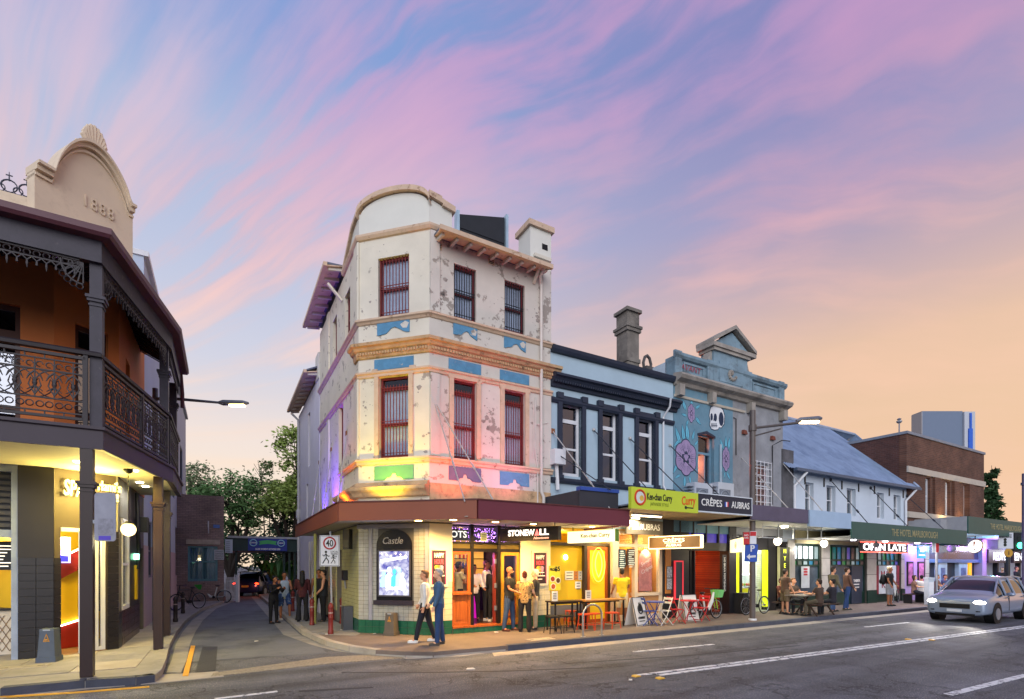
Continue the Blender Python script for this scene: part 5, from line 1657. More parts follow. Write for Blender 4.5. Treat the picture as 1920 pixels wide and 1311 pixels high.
light('POINT',FA.w((UJ0+UJ1)/2,1.5,2.8),75,(.95,1,.85),js,.2)
light('POINT',FA.w((UJ0+UJ1)/2,.35,2.5),18,(.9,1,.5),js,.1)
# ================================================================ mural building
UM0,UM1=UB+.01,FA.U(1468)
M_mur=mat('mural_blue','64889a',.8,var=.14,vs=1.8,bump=.3,bs=12,dark='7f8f98',dark_amt=.44,dark_scale=1.6,dark_w=.15)
M_cemg=mat('bare_cement','8d8f93',.85,var=.2,vs=1.4,bump=.4,bs=14,dark='5c5e63',dark_amt=.44,dark_scale=1.1,dark_w=.25)
M_stain=mat('stained_blue_cement','7b93a0',.85,var=.2,vs=1.8,bump=.4,bs=14,dark='4b4d4f',dark_amt=.5,dark_scale=1.6,dark_w=.22)
mb=thing('mural_building','grey and blue painted shop with rose and skull mural under a pedimented parapet','building',FA.w((UM0+UM1)/2,0,0))
USP=FA.U(1374)
wr=(FA.U(1309),FA.U(1339),4.75,6.9)
wg=(FA.U(1411),FA.U(1443),4.35,6.15)
B(FA).grid(UM0,USP,3.2,8.55,.0,.34,[wr]).obj('wall',M_mur,mb)
B(FA).grid(USP,UM1,3.2,8.55,.005,.34,[wg]).obj('wall',M_cemg,mb)
B(FA).box(UM0+.02,UM1-.02,1.7,9,3.2,8.4).obj('inner_core',M_dark,mb)
B(FA).box(UM0,UM0+.25,.35,9,3.2,9.4).obj('party_wall',mat('pale_gable','b9c6d0',.8,var=.15),mb)
B(FA).box(UM1-.25,UM1,.35,9,3.2,8.8).obj('party_wall',M_cemg,mb)
# parapet with panels, cornice and pedestals
B(FA).box(UM0,UM1,.02,.4,8.55,9.5).obj('parapet',M_stain,mb)
pt_=[XY(FA.w(UM0-.02,0)),XY(FA.w(UM1+.12,0))]
B().sweep(pt_,[(0,8.42),(.1,8.45),(.16,8.55),(.34,8.62),(.4,8.72),(.36,8.80),(.1,8.86),(0,8.87)]).obj('cornice',M_cem,mb)
B().sweep(pt_,[(0,9.42),(.07,9.44),(.13,9.52),(.13,9.62),(0,9.64)]).obj('coping',M_stain,mb)
B().sweep([XY(FA.w(UM0,0)),XY(FA.w(FA.U(1395),0))],[(0,8.02),(.05,8.03),(.08,8.1),(0,8.13)]).obj('string_moulding',mat('pale_mould','c9bfae',.8,var=.1),mb)
PD0,PD1=FA.U(1335),FA.U(1398)
for a,b in((UM0,UM0+.35),(PD0-.32,PD0),(PD1,PD1+.32),(UM1-.35,UM1)):
 B(FA).box(a,b,-.07,.03,8.87,9.7).obj('pedestal',M_stain,mb)
 B(FA).box(a+.05,b-.05,-.25,0,8.05,8.44).obj('console_bracket',M_cem,mb)
for a,b in((UM0+.5,PD0-.45),(PD1+.45,UM1-.5)):
 f=B(FA);f.box(a,b,-.02,.03,9.3,9.36);f.box(a,b,-.02,.03,8.98,9.04);f.box(a,a+.06,-.02,.03,9.04,9.3);f.box(b-.06,b,-.02,.03,9.04,9.3)
 f.obj('parapet_panel',M_stain,mb)
B(FA).box(PD0,PD1,-.08,.5,8.86,10.25).obj('pediment_pier',M_stain,mb)
B(FA).box(PD0+.3,PD1-.3,-.1,-.07,9.0,9.75).obj('relief_panel',M_stain,mb)
orn=B(FA)
for k in range(14):
 a=k*.45
 orn.ball(((PD0+PD1)/2+.06*k/3*math.cos(a),-.11,9.38+.06*k/3*math.sin(a)),.07,6,4)
orn.obj('relief_ornament',M_cem,mb)
B(FA).box(PD0-.08,PD1+.08,-.16,.55,10.1,10.22).obj('pediment_base',M_cem,mb)
pa=[(FA.U(1329),10.36),(FA.U(1409),10.36),((FA.U(1329)+FA.U(1409))/2,11.1)]
B(FA).prism([(pa[0][0]+.15,10.24),(pa[1][0]-.15,10.24),(pa[1][0]-.2,10.4),(pa[2][0],11.0),(pa[0][0]+.2,10.4)],-.06,.5).obj('tympanum',M_stain,mb)
e=B(FA)
for p,q in((pa[0],pa[2]),(pa[2],pa[1])):
 e.add([(p[0],-.24,p[1]),(q[0],-.24,q[1]),(q[0],-.24,q[1]+.14),(p[0],-.24,p[1]+.14),(p[0],.6,p[1]),(q[0],.6,q[1]),(q[0],.6,q[1]+.14),(p[0],.6,p[1]+.14)],[(0,1,2,3),(5,4,7,6),(3,2,6,7),(1,0,4,5),(0,3,7,4),(2,1,5,6)])
e.box(pa[0][0],pa[1][0],-.22,.58,10.22,10.37)
e.obj('pediment_cornice',M_cem,mb)
for s_,x in((-1,PD0),(1,PD1)):
 B(FA).prism([(x,9.62),(x+s_*.38,9.62),(x+s_*.2,9.78),(x+s_*.1,10.05),(x,10.12)][::s_],.0,.3).obj('scroll',M_cem,mb)
 # the window lit red from inside, with transom
o=window(mb,FA,*wr,mat('blue_joinery','6b8fa3',.6,var=.1),v=.16,top=.32,mid=0,curtain=False,ft=.06)
hd=B(FA)
hd.prism([(wr[0]-.04,wr[3]-.1),(wr[0]-.04,wr[3]-.02),((wr[0]+wr[1])/2,wr[3]+.12),(wr[1]+.04,wr[3]-.02),(wr[1]+.04,wr[3]-.1),((wr[0]+wr[1])/2,wr[3]+.02)][::-1],-.03,.1)
hd.obj('arched_head',M_navy,mb)
B(FA).box(wr[0],wr[1],1.55,1.6,4.7,6.9).obj('red_room_wall',mat('red_wall','b03a20',.7,var=.3,vs=4),mb)
light('POINT',FA.w((wr[0]+wr[1])/2-.2,.9,5.9),110,(1,.16,.05),mb,.08)
for ch in list(o.children):
 if ch.name.startswith('room_backing'):
  D.objects.remove(ch)
B(FA).box(wr[1]-.3,wr[1]-.26,.2,.62,4.8,6.2).obj('open_sash',mat('blue_joinery','6b8fa3',.6),mb)
# white grille window
o=window(mb,FA,*wg,M_white_p,v=.1,mid=.5,curtain=False)
for k in range(6):
 uu=wg[0]-.05+(wg[1]-wg[0]+.1)*k/5
 pbox('bar',M_white_p,o,FA,uu-.012,uu+.012,-.07,-.05,wg[2]-.05,wg[3]+.08)
for k in range(8):
 zz=wg[2]-.05+(wg[3]-wg[2]+.1)*k/7
 pbox('cross_bar',M_white_p,o,FA,wg[0]-.08,wg[1]+.08,-.05,-.03,zz-.012,zz+.012)
pbox('bar',M_white_p,o,FA,wg[0]-.18,wg[0]-.16,-.07,-.03,wg[2]-.05,wg[3]+.08)
# vents and pipes
for px,py in((1394,812),(1447,823)):
 uu,zz=FA.U(px),FA.Z(px,py)
 B(FA).prism([(uu-.13,zz-.06),(uu+.13,zz-.06),(uu+.08,zz+.08),(uu-.1,zz+.1)],-.1,.0).obj('rusty_vent',mat('rust','7a4436',.9,var=.2),mb)
b=B(FA);uu=FA.U(1379);b.tube([(uu-.15,-.03,7.75),(uu,-.03,7.72),(uu,-.03,6.3)],.018,6);b.obj('conduit',M_blackm,mb)
b=B(FA);uu=FA.U(1446);b.tube([(uu+.35,-.6,7.05),(uu+.1,-.4,7.1),(uu,-.06,6.95),(uu,-.06,4.5)],.02,6);b.ball((uu+.02,-.1,4.3),.12,8,6);b.obj('conduit',M_blackm,mb)
b=B(FA);uu=FA.U(1349);b.tube([(uu,-.05,6.6),(uu,-.05,4.2)],.045,8);b.obj('white_pipe',mat('pipe_blue','a3b6c2',.6),mb)
# painted mural: roses, leaves and a skull, as flat paint on the wall
M_ros=mat('mural_rose','9a88ac',.8,var=.1,vs=4)
M_rol=mat('mural_line','23314a',.8,var=.1)
M_lef=mat('mural_leaf','68b4cc',.8,var=.12,vs=4)
M_skw=mat('mural_white','d9dde0',.8,var=.05)
mz=lambda px,py:(FA.U(px),FA.Z(px,py))
def paint(pts,m,name,v=-.004):
 B(FA).prism(pts,v,.0).obj(name,m,mb)
def leaf(px0,py0,px1,py1,wd=.3):
 a,b=Vector(mz(px0,py0)),Vector(mz(px1,py1))
 d=b-a
 n_=Vector((-d.y,d.x))*wd
 def shape(k):
  return[tuple(a+d*.0),tuple(a+d*.3-n_*.42*k),tuple(a+d*.6-n_*.36*k),tuple(b+d*(.04 if k>1 else 0)),tuple(a+d*.6+n_*.36*k),tuple(a+d*.3+n_*.42*k)]
 paint(shape(1.25),M_rol,'mural_outline',-.003)
 paint(shape(.95),M_lef,'mural_leaf',-.005)
 q=n_*.03
 paint([tuple(a-q),tuple(b),tuple(a+q)],M_rol,'mural_vein',-.007)
def rose(px,py,rx,ry,petals=6,seed=0):
 q=random.Random(seed)
 c=Vector(mz(px,py))
 def ring(k,lob):
  return[(c.x+rx*k*(1+lob*abs(math.sin(petals/2*a)))*math.cos(a),c.y+ry*k*(1+lob*abs(math.sin(petals/2*a)))*math.sin(a))for a in[6.2832*i/48 for i in range(48)]]
 paint(ring(1.02,.16),M_rol,'mural_outline',-.008)
 paint(ring(.96,.16),M_ros,'mural_petal',-.010)
 for i in range(petals):
  a=6.2832*i/petals
  p=[(c.x+rx*r_*math.cos(a+w_),c.y+ry*r_*math.sin(a+w_))for r_,w_ in((.25,-.12),(1.0,0),(.25,.12))]
  paint(p,M_rol,'mural_vein',-.012)
  for w_ in(-.35,-.18,.18,.35):
   p=[(c.x+rx*r_*math.cos(a+.52+w_+e_),c.y+ry*r_*math.sin(a+.52+w_+e_))for r_,e_ in((.55,-.025),(.95,0),(.55,.025))]
   paint(p,M_rol,'mural_vein',-.012)
 paint([(c.x+rx*.36*math.cos(a)*(1+.3*math.sin(5*a)),c.y+ry*.32*math.sin(a)*(1+.3*math.sin(5*a)))for a in[6.2832*i/30 for i in range(30)]],M_rol,'mural_core',-.013)
 paint([(c.x+rx*.22*math.cos(a)*(1+.3*math.sin(3*a)),c.y+ry*.2*math.sin(a))for a in[6.2832*i/24 for i in range(24)]],M_ros,'mural_petal',-.015)
for l in((1286,770,1279,748),(1296,765,1297,746),(1288,780,1277,776),(1304,766,1313,760),(1304,782,1314,797),(1290,788,1286,800)):
 leaf(*l,wd=.4)
rose(1296,775,.17,.30,6,1)
for l in((1276,834,1266,800),(1283,830,1279,796),(1290,828,1287,792),(1298,826,1302,806),(1302,836,1309,826),(1270,870,1262,888),(1276,890,1265,897),(1284,892,1283,915),(1293,892,1295,910),(1274,825,1263,838)):
 leaf(*l,wd=.32)
rose(1286,858,.50,.58,6,2)
for l in((1356,843,1350,822),(1361,842,1361,818),(1366,843,1368,820),(1354,880,1351,890),(1362,884,1369,900),(1358,884,1359,897)):
 leaf(*l,wd=.34)
rose(1361,861,.20,.42,6,3)
# skull
sk=[(1331,772),(1333,764),(1340,761),(1349,763),(1355,769),(1358,780),(1357,795),(1352,802),(1348,801),(1346,805),(1340,806),(1334,804),(1331,797),(1332,788),(1330,780)]
cc=Vector((sum(mz(*p)[0]for p in sk)/len(sk),sum(mz(*p)[1]for p in sk)/len(sk)))
paint([tuple(cc+(Vector(mz(*p))-cc)*1.09)for p in sk][::-1],M_rol,'mural_outline',-.004)
paint([mz(*p)for p in sk][::-1],M_skw,'mural_skull',-.006)
for px,py,rx,rz in((1334,782,.07,.14),(1341,783,.09,.15),(1352,786,.14,.27)):
 c0=mz(px,py)
 paint([(c0[0]+rx*math.cos(6.2832*i/16),c0[1]+rz*math.sin(6.2832*i/16))for i in range(16)],M_rol,'mural_socket',-.009)
paint([mz(1337,789),mz(1339,789),mz(1338,784)],M_rol,'mural_nose',-.009)
for k in range(5):
 c0=mz(1333.5+k*2.3,797)
 paint([(c0[0]-.015,c0[1]-.09),(c0[0]+.015,c0[1]-.09),(c0[0]+.015,c0[1]+.07),(c0[0]-.015,c0[1]+.07)],M_rol,'mural_teeth',-.009)
paint([mz(1333,797.8),mz(1345,799.3),mz(1345,798.2),mz(1333,796.8)],M_rol,'mural_teeth',-.010)
text('SAVANT',FA,FA.U(1292),-.02,FA.Z(1292,692),.3,mat('graffiti_red','9c4a5a',.8),mb,slant=.2,width=1.2,ext=.004)
# air conditioners on the awning roof
ac0=None
for i,(px0,px1)in enumerate(((1293,1336),(1338,1376))):
 a,b=FA.U(px0,-.7),FA.U(px1,-.7)
 zt=FA.Z(px0+20,905,-.7)
 t=thing('air_conditioner',('grey air conditioner on the awning, left one, under the red lit window','grey air conditioner on the awning, right one, by the white pipe')[i],'air conditioner',FA.w((a+b)/2,-.5,3.76),'air conditioners on the awning')
 B(FA).box(a+.25,b,-.7,-.35,3.85,zt).obj('casing',mat('ac_casing','b4bcc6',.5,var=.05),t)
 for k in range(9):
  pbox('fin',mat('ac_fin','8f98a3',.5),t,FA,a+.05,a+.25,-.66,-.36,3.9+k*(zt-3.95)/9,3.925+k*(zt-3.95)/9)
 um_,zm_=a+.25+(b-a-.25)*.42,(3.85+zt)/2
 B(FA).box(um_-.3,um_+.3,-.712,-.7,zm_-.33,zm_+.33).obj('fan_recess',mat('ac_dark','6e7783',.6),t)
 fo_=B(FA).tube([(um_+.27*math.cos(6.2832*k/24),-.72,zm_+.29*math.sin(6.2832*k/24))for k in range(24)],.014,5,closed=True).obj('fan_guard',mat('ac_fin','8f98a3',.5),t)
 for q in(.1,.18):
  B(FA).tube([(um_+q*math.cos(6.2832*k/20),-.72,zm_+q*1.05*math.sin(6.2832*k/20))for k in range(20)],.007,5,closed=True).obj('guard_ring',mat('ac_fin','8f98a3',.5),fo_)
 B(FA).ball((um_,-.73,zm_),(.05,.02,.05),8,5).obj('fan_hub',M_white_p,t)
 B(FA).box(b-.22,b-.06,-.705,-.7,zm_-.05,zm_+.12).obj('badge',mat('ac_badge','2f55b0',.5),t)
 pbox('foot',M_steel,t,FA,a+.3,a+.4,-.72,-.33,3.76,3.85)
 pbox('foot',M_steel,t,FA,b-.2,b-.1,-.72,-.33,3.76,3.85)
 # ---------------------------------------------------------------- awnings farther right
UW=FA.U(1706)
a2=thing('grey_awning','purple grey awning with pale blue end panel past the street pole','awning',FA.w(15,-2.1,3.4))
V2=-2.15
x0,x1,x2=FA.U(1405,V2),FA.U(1513,V2),FA.U(1591,V2)
B(FA).box(x0+.04,x1,V2-.06,V2,3.52,4.02).obj('fascia',mat('purple_grey','565064',.6,var=.1),a2)
B(FA).box(x1+.02,x2,V2-.1,V2,3.42,4.02).obj('fascia',mat('pale_blue_panel','9db6cf',.6,var=.04),a2)
B(FA).box(x0+.04,x2,V2,0,3.50,3.53).obj('soffit',mat('soffit_white','b9b9b4',.7),a2)
B(FA).box(x0+.04,x2,V2,0,3.80,3.84).obj('awning_roof',mat('awning_roof','8d98a6',.6),a2)
B(FA).box(FA.U(1490),FA.U(1640),-.1,.0,2.95,3.5).obj('sign_board',mat('cream_board','b8ac86',.7,var=.08),a2)
fr_=B(FA)
for zz in(3.0,3.4):
 fr_.tube([(FA.U(1430,-1.5),-1.5,zz),(FA.U(1540,-1.5),-1.5,zz)],.02,5)
for k in range(5):
 uu=FA.U(1430,-1.5)+(FA.U(1540,-1.5)-FA.U(1430,-1.5))*k/4
 fr_.tube([(uu,-1.5,3.0),(uu,-1.5,3.5)],.02,5)
fr_.obj('steel_frame',mat('pale_frame','b9bdc2',.5),a2)
o=B(FA).lathe(FA.U(1471,-1.2),-1.2,[(.1,3.42),(.12,3.5)],12).obj('lamp',emit('lamp_flood','fff0c8',22),a2)
light('SPOT',FA.w(FA.U(1471,-1.2),-1.2,3.36),140,(1,.9,.68),a2,.1,aim=FA.w(FA.U(1471,-1.2),-1.1,0),spot=150,blend=.8)
light('SPOT',FA.w(FA.U(1540,-1.0),-1.0,3.36),90,(1,.9,.7),a2,.1,aim=FA.w(FA.U(1540,-1),-1.0,0),spot=150,blend=.8)
for px,py,px2 in((1390,858,1480),(1467,868,1545)):
 a_=(FA.U(px),0.0,FA.Z(px,py));b_=(FA.U(px2,-2.0),-2.0,4.0)
 o=B(FA).tube([a_,b_],.018,6).obj('stay_rod',M_rod,a2)
 B(FA).tube([[q*.3+w*.7 for q,w in zip(a_,b_)],[q*.25+w*.75 for q,w in zip(a_,b_)]],.035,6).obj('turnbuckle',M_rod,o)
a3=thing('hotel_awning','dark green hotel awning lettered THE HOTEL MARLBOROUGH','awning',FA.w(24,-2.2,3.0))
x3=FA.U(1810,-2.2)
M_hgr=mat('hotel_green','2c5550',.5,var=.06)
f=B(FA).box(x2+.03,x3,-2.26,-2.2,3.03,3.72).obj('fascia',M_hgr,a3)
B(FA).box(x2+.03,x3,-2.2,0,3.12,3.16).obj('soffit',mat('soffit_white','b9b9b4',.7),a3)
B(FA).box(x2+.03,x3,-2.2,0,3.5,3.55).obj('awning_roof',mat('awning_roof','8d98a6',.6),a3)
B(FA).box(x3-.05,x3,-2.2,0,3.03,3.72).obj('fascia',M_hgr,a3)
M_gold=mat('gold_letters','97906a',.5)
text('THE HOTEL MARLBOROUGH',FA,(FA.U(1672,-2.26)+FA.U(1758,-2.26))/2,-2.265,3.38,.42,M_gold,f,bold=.01,width=FA.U(1758,-2.26)-FA.U(1672,-2.26))
for px in(1557,1632,1700):
 a_=(FA.U(px),0.0,FA.Z(px,900 if px<1600 else(915 if px<1690 else 930)));b_=(FA.U(px+72,-2.0),-2.0,3.7)
 o=B(FA).tube([a_,b_],.018,6).obj('stay_rod',mat('dark_rod','3b3d44',.5),a3)
 B(FA).ball(a_,.08,8,5).obj('wall_boss',mat('dark_rod','3b3d44',.5),o)
 B(FA).tube([[q*.3+w*.7 for q,w in zip(a_,b_)],[q*.25+w*.75 for q,w in zip(a_,b_)]],.04,6).obj('turnbuckle',mat('dark_rod','3b3d44',.5),o)
for px in(1600,1660,1720,1780):
 light('SPOT',FA.w(FA.U(px,-1.1),-1.1,3.05),80,(.9,.88,.95),a3,.1,aim=FA.w(FA.U(px,-1.1),-1.0,0),spot=150,blend=.8)
 B(FA).lathe(FA.U(px,-1.1),-1.1,[(.09,3.08),(.1,3.12)],10).obj('downlight',emit('lamp_cool','f4f0ff',10),a3)
 # ================================================================ white hotel with corrugated roof
M_whi=mat('hotel_white','c4cfd9',.75,var=.05,vs=1.2,bump=.1,bs=10)
M_corr=mat('corrugated_iron','8496ae',.5,var=.18,vs=.9,metal=.2,dark='697b94',dark_amt=.50,dark_scale=1.2,dark_w=.2)
hb=thing('white_hotel','long white two storey hotel with blue grey corrugated iron roof','building',FA.w((UM1+UW)/2,0,0))
hw=[(FA.U(a),FA.U(b),4.35,5.65)for a,b in((1510,1526),(1550,1567),(1588,1605),(1645,1658),(1676,1689))]
B(FA).grid(UM1+.02,UW,3.0,6.15,.01,.34,hw).obj('wall',M_whi,hb)
B(FA).box(UM1+.05,UW-.02,.85,8,3.0,6.1).obj('inner_core',M_dark,hb)
B(FA).box(UM1-.1,UM1+.7,-.04,.2,4.0,6.9).obj('stained_pier',mat('black_stain','5b5a5d',.9,var=.35,vs=1.5,bump=.3),hb)
for a,b,c,d in hw:
 window(hb,FA,a,b,c,d,M_white_p,v=.18,curtain=False,muntins=1,mid=.5,ft=.05)
for k in range(7):
 uu=UM1+1.6+k*1.5
 pbox('wall_tie',M_blackm,hb,FA,uu-.03,uu+.03,-.03,.01,5.55,5.95)
 # ridged roof sheets
RV=4.2
zR=FA.Z(1500,791,RV)
ru1=FA.U(1602,RV)
rf=B(FA)
u_=UM1-.05
ue=UW+.25
st=.16
i=0
cols=[]
while u_<ue:
 h=.022*(1 if i%2 else-1)
 # hip on the right end
 if u_<=ru1:
  tv,tz=RV,zR
 else:
  k=(u_-ru1)/(ue-ru1)
  tv,tz=RV*(1-k)-.3*k,zR*(1-k)+6.05*k
 cols.append(((u_,-.32,6.08+h),(u_,tv,tz+h)))
 u_+=st/2
 i+=1
P=[]
for a,b in cols:
 P+=[a,b]
rf.add(P,[(2*i,2*i+2,2*i+3,2*i+1)for i in range(len(cols)-1)])
rf.obj('corrugated_roof',M_corr,hb)
B(FA).add([(ue,-.3,6.05),(ue+.02,8.5,6.05),(ru1,RV,zR)],[(0,1,2)]).obj('hip_slope',M_corr,hb)
B(FA).add([(UM1-.05,8.7,6.05),(ue,8.7,6.05),(ru1,RV,zR),(UM1-.05,RV,zR)],[(0,3,2,1)]).obj('rear_slope',M_corr,hb)
e=B(FA);e.tube([(UM1,RV,zR+.04),(ru1,RV,zR+.04),(ue,-.3,6.12)],.09,6);e.obj('ridge_cap',mat('ridge_grey','a8b8cc',.5,metal=.3),hb)
B(FA).box(UM1+.3,ue,-.44,-.32,5.98,6.1).obj('gutter',mat('gutter_dark','4b5a6e',.5),hb)
for px,py in((1489,880),(1697,918)):
 uu=FA.U(px)
 B(FA).tube([(uu+.3,-.38,5.98),(uu+.1,-.25,5.7),(uu-.1,-.08,5.4),(uu-.1,-.08,3.6)],.055,8).obj('downpipe',M_white_p,hb,smooth=True)
 # hotel ground floor: pale tiled piers, green glazed screens
M_pier=mat('stone_tile','b3aea6',.35,var=.12,vs=3)
M_dgreen=mat('bottle_green','163229',.4,var=.12)
gf=thing('hotel_ground_front','hotel ground floor of pale tiled piers and bottle green glazed screens','shopfront',FA.w(21,.1,.13))
piers=[(1477,1490),(1541,1556),(1626,1643),(1690,1696),(1735,1742)]
for x0_,x1_ in piers:
 a,b=FA.U(x0_),FA.U(x1_)
 o=B(FA).box(a,b,.02,.4,.13,3.12).obj('pier',mat('pier_grout','4a4744',.9),gf)
 B(FA).box(a-.01,b+.01,-.03,.02,.13,.75).obj('pier_base',M_dgreen,o)
 for k in range(3):
  pbox('pier_tile',M_pier,o,FA,a+.008,b-.008,-.012,.02,.77+k*.78,1.53+k*.78)
stc=[mat('leadlight_'+h,h,.2,var=.15,vs=6,emit=h,estr=.28)for h in('2f6f8f','3a7a4a','5a4a48','57605a','2a6b6b','8fa3a8','5f58a8')]
bays=[(1490,1541,0),(1556,1626,1),(1643,1690,2)]
for x0_,x1_,k in bays:
 a,b=FA.U(x0_),FA.U(x1_)
 w=B(FA)
 for zz,h in((.13,.6),(1.95,.08),(2.2,.08),(2.85,.1)):
  w.box(a,b,.12,.22,zz,zz+h)
 n_=max(4,int((b-a)/.38))
 for i in range(n_+1):
  uu=a+(b-a)*i/n_
  w.box(uu-.025,uu+.025,.11,.23,2.0 if i not in(0,n_)else.13,2.9)
 o=w.obj('glazed_screen',M_dgreen,gf)
 for i in range(n_):
  uu=a+(b-a)*i/n_
  bright=k==0 and i<4
  pbox('leadlight',emit('leadlight_lit','dfe8f0',1.6)if bright else stc[(i*3+k)%len(stc)],o,FA,uu+.025,uu+(b-a)/n_-.025,.16,.17,2.29,2.84)
  pbox('leadlight',stc[(i*2+k+1)%len(stc)],o,FA,uu+.025,uu+(b-a)/n_-.025,.16,.17,2.03,2.19)
 B(FA).box(a,b,.17,.18,.7,1.95).obj('pane',mat('dim_pane','4a5560',.15,var=.4,vs=1.5),o)
 B(FA).box(a,b,.1,.25,2.95,3.12).obj('frieze',mat('frieze_white','c9c6bd',.5),o)
B(FA).box(UM1,UW+6,1.2,1.3,.13,3.2).obj('back_wall',M_dark,gf)
# doors and posters in the bays
o=B(FA).box(FA.U(1599),FA.U(1618),.05,.12,.15,1.95).obj('door',mat('navy_door','222d40',.4),gf)
text('TASKER',FA,FA.U(1608.5),.045,1.25,.17,mat('poster_white','e8e4e0',.5),o,bold=.02,width=.6)
for k in range(2):
 B(FA).box(FA.U(1603),FA.U(1613),.043,.05,1.06-k*.14,1.1-k*.14).obj('print_line',mat('poster_white','e8e4e0',.5),o)
o=tag(B(FA).box(FA.U(1505),FA.U(1520),.05,.07,1.0,1.95).obj('wall_notice',mat('notice_pale','b9bfc4',.5)),'pale poster with red blocks in the green glazed screen','notice')
for k in range(3):
 pbox('red_block',mat('notice_red','b02a34',.5),o,FA,FA.U(1509),FA.U(1516),.042,.05,1.55+k*.12,1.63+k*.12)
t=thing('market_banner','pale banner lettered MAR KET in maroon behind the man with the backpack','banner',FA.w(FA.U(1665),.05,.5))
B(FA).box(FA.U(1650),FA.U(1682),.04,.07,.55,1.98).obj('sheet',mat('banner_pale','c3c9cf',.6),t)
text('MAR',FA,FA.U(1664),.035,1.5,.55,mat('banner_maroon','8a2a3a',.6),t,bold=.01,width=1.2)
text('KET',FA,FA.U(1664),.035,1.0,.5,mat('banner_maroon','8a2a3a',.6),t,bold=.01,width=1.0)
for x0_ in(1644.5,1683):
 B(FA).box(FA.U(x0_),FA.U(x0_+4.5),.03,.07,.55,1.98).obj('side_sheet',mat('banner_red','7d2230',.6,var=.3,vs=5),t)
 # OPEN LATE sign in bulbs
ol=thing('open_late_sign','glowing white OPEN LATE letters ringed with red bulbs under the hotel awning','sign',FA.w(FA.U(1660),-.8,2.6))
a,b=FA.U(1614,-.8),FA.U(1703,-.8)
z0,z1=FA.Z(1660,1036,-.8),FA.Z(1660,1018,-.8)
B(FA).box(a,b,-.78,-.7,z0,z1).obj('sign_box',mat('sign_dark','2a2226',.5),ol)
text('OPEN LATE',FA,(a+b)/2,-.79,(z0+z1)/2,(z1-z0)*.95,emit('open_white','fff2f4',1.7),ol,bold=.03,width=(b-a)*.9)
for k in range(34):
 uu=a+(b-a)*k/33
 for zz in(z0,z1):
  B(FA).ball((uu,-.8,zz),.028,5,4).obj('bulb',emit('bulb_red','ff6a5a',2),ol)
B(FA).tube([(a+.3,-.75,z1),(a+.3,-.75,3.12)],.015,5).obj('hanger',M_blackm,ol)
B(FA).tube([(b-.3,-.75,z1),(b-.3,-.75,3.12)],.015,5).obj('hanger',M_blackm,ol)
light('AREA',FA.w((a+b)/2,-1.0,(z0+z1)/2),60,(1,.9,.92),ol,(2.6,.4),aim=FA.w((a+b)/2,-4,.5))
# vertical sign
vs_=thing('vertical_sign','tall olive sign with lime letters running down beside the juice shop','sign',FA.w(FA.U(1466),-.1,.7))
a,b=FA.U(1457),FA.U(1475)
B(FA).box(a,b,-.12,-.03,.75,2.75).obj('panel',mat('olive_dark','2e2f18',.5),vs_)
e=B(FA);e.box(a-.02,a,-.13,-.02,.73,2.77);e.box(b,b+.02,-.13,-.02,.73,2.77)
e.obj('edge',mat('edge_pale','b9b78a',.5),vs_)
for k,ch in enumerate('MYEERS'):
 text(ch,FA,(a+b)/2,-.13,2.58-k*.3,.26,emit('lime_letter','d8e23a',1.6),vs_)
 # tiled return by the vertical sign
tiles(FA,FA.U(1476),FA.U(1490),.13,2.9,.3,.45,M_pier,gf,v=-.02)
# purple lit bay and cyan corner
pbay=thing('purple_bay','ground floor bay washed in violet light with narrow framed posters','shopfront',FA.w(29,.1,.13))
a,b=FA.U(1696),FA.U(1735)
B(FA).box(a,b,.05,.3,.13,3.12).obj('wall',mat('lilac_wall','b09ac8',.5,var=.06),pbay)
for k,px in enumerate((1702,1722)):
 w=B(FA).box(FA.U(px),FA.U(px+11),.0,.06,.9,2.2).obj('poster_case',M_char,pbay)
 B(FA).box(FA.U(px)+.07,FA.U(px+11)-.07,-.006,.0,1.0,2.1).obj('poster_sheet',mat('poster_mauve','b46a9a',.5,var=.7,vs=4),w)
t=tag(B(FA).box(FA.U(1720,-.6),FA.U(1735,-.6),-.62,-.58,2.36,3.05).obj('cyan_banner',mat('cyan_banner','4ab0d0',.5,emit='3ab8e0',estr=.5)),'small glowing cyan hanging banner by the violet bay','banner')
text('TAB',FA,FA.U(1727,-.6),-.63,2.78,.25,emit('print_white','ffffff',1.3),t,bold=.02)
B(FA).box(FA.U(1722,-.6),FA.U(1733,-.6),-.628,-.62,2.5,2.55).obj('print_line',emit('print_white','ffffff',1.3),t)
B(FA).tube([(FA.U(1727,-.6),-.6,3.05),(FA.U(1727,-.6),-.6,3.12)],.015,5).obj('hanger',M_blackm,t)
light('POINT',FA.w((a+b)/2,-.7,2.9),60,(.62,.2,1.0),pbay,.1)
light('POINT',FA.w(FA.U(1712),-.4,2.85),15,(1,.85,1.0),pbay,.1)
cb_=thing('corner_bay','dark corner shop bays with white posters and cyan strip light under the awning','shopfront',FA.w(34,.1,.13))
a,b=FA.U(1742),FA.U(1838)
B(FA).box(a,b,.3,.5,.13,3.5).obj('wall',mat('corner_dark','2a2e3c',.5,var=.2),cb_)
B(FA).box(a,b,.0,.3,2.15,2.35).obj('head',mat('corner_blue','4a6a9c',.4),cb_)
B(FA).box(a,b,.1,.12,2.35,3.1).obj('upper_pane',mat('upper_pane','3a3c5a',.15,var=.3,vs=1.2),cb_)
for k,px in enumerate((1764,1802)):
 w=B(FA).box(FA.U(px),FA.U(px+16),.1,.32,.13,2.15).obj('lit_door',mat('lit_white','b9c9dc',.4),cb_)
 B(FA).box(FA.U(px)+.3,FA.U(px+16)-.3,.08,.1,.4,1.85).obj('poster_sheet',mat('poster_bluegrey','5a6a9a',.4,var=.6,vs=3),w)
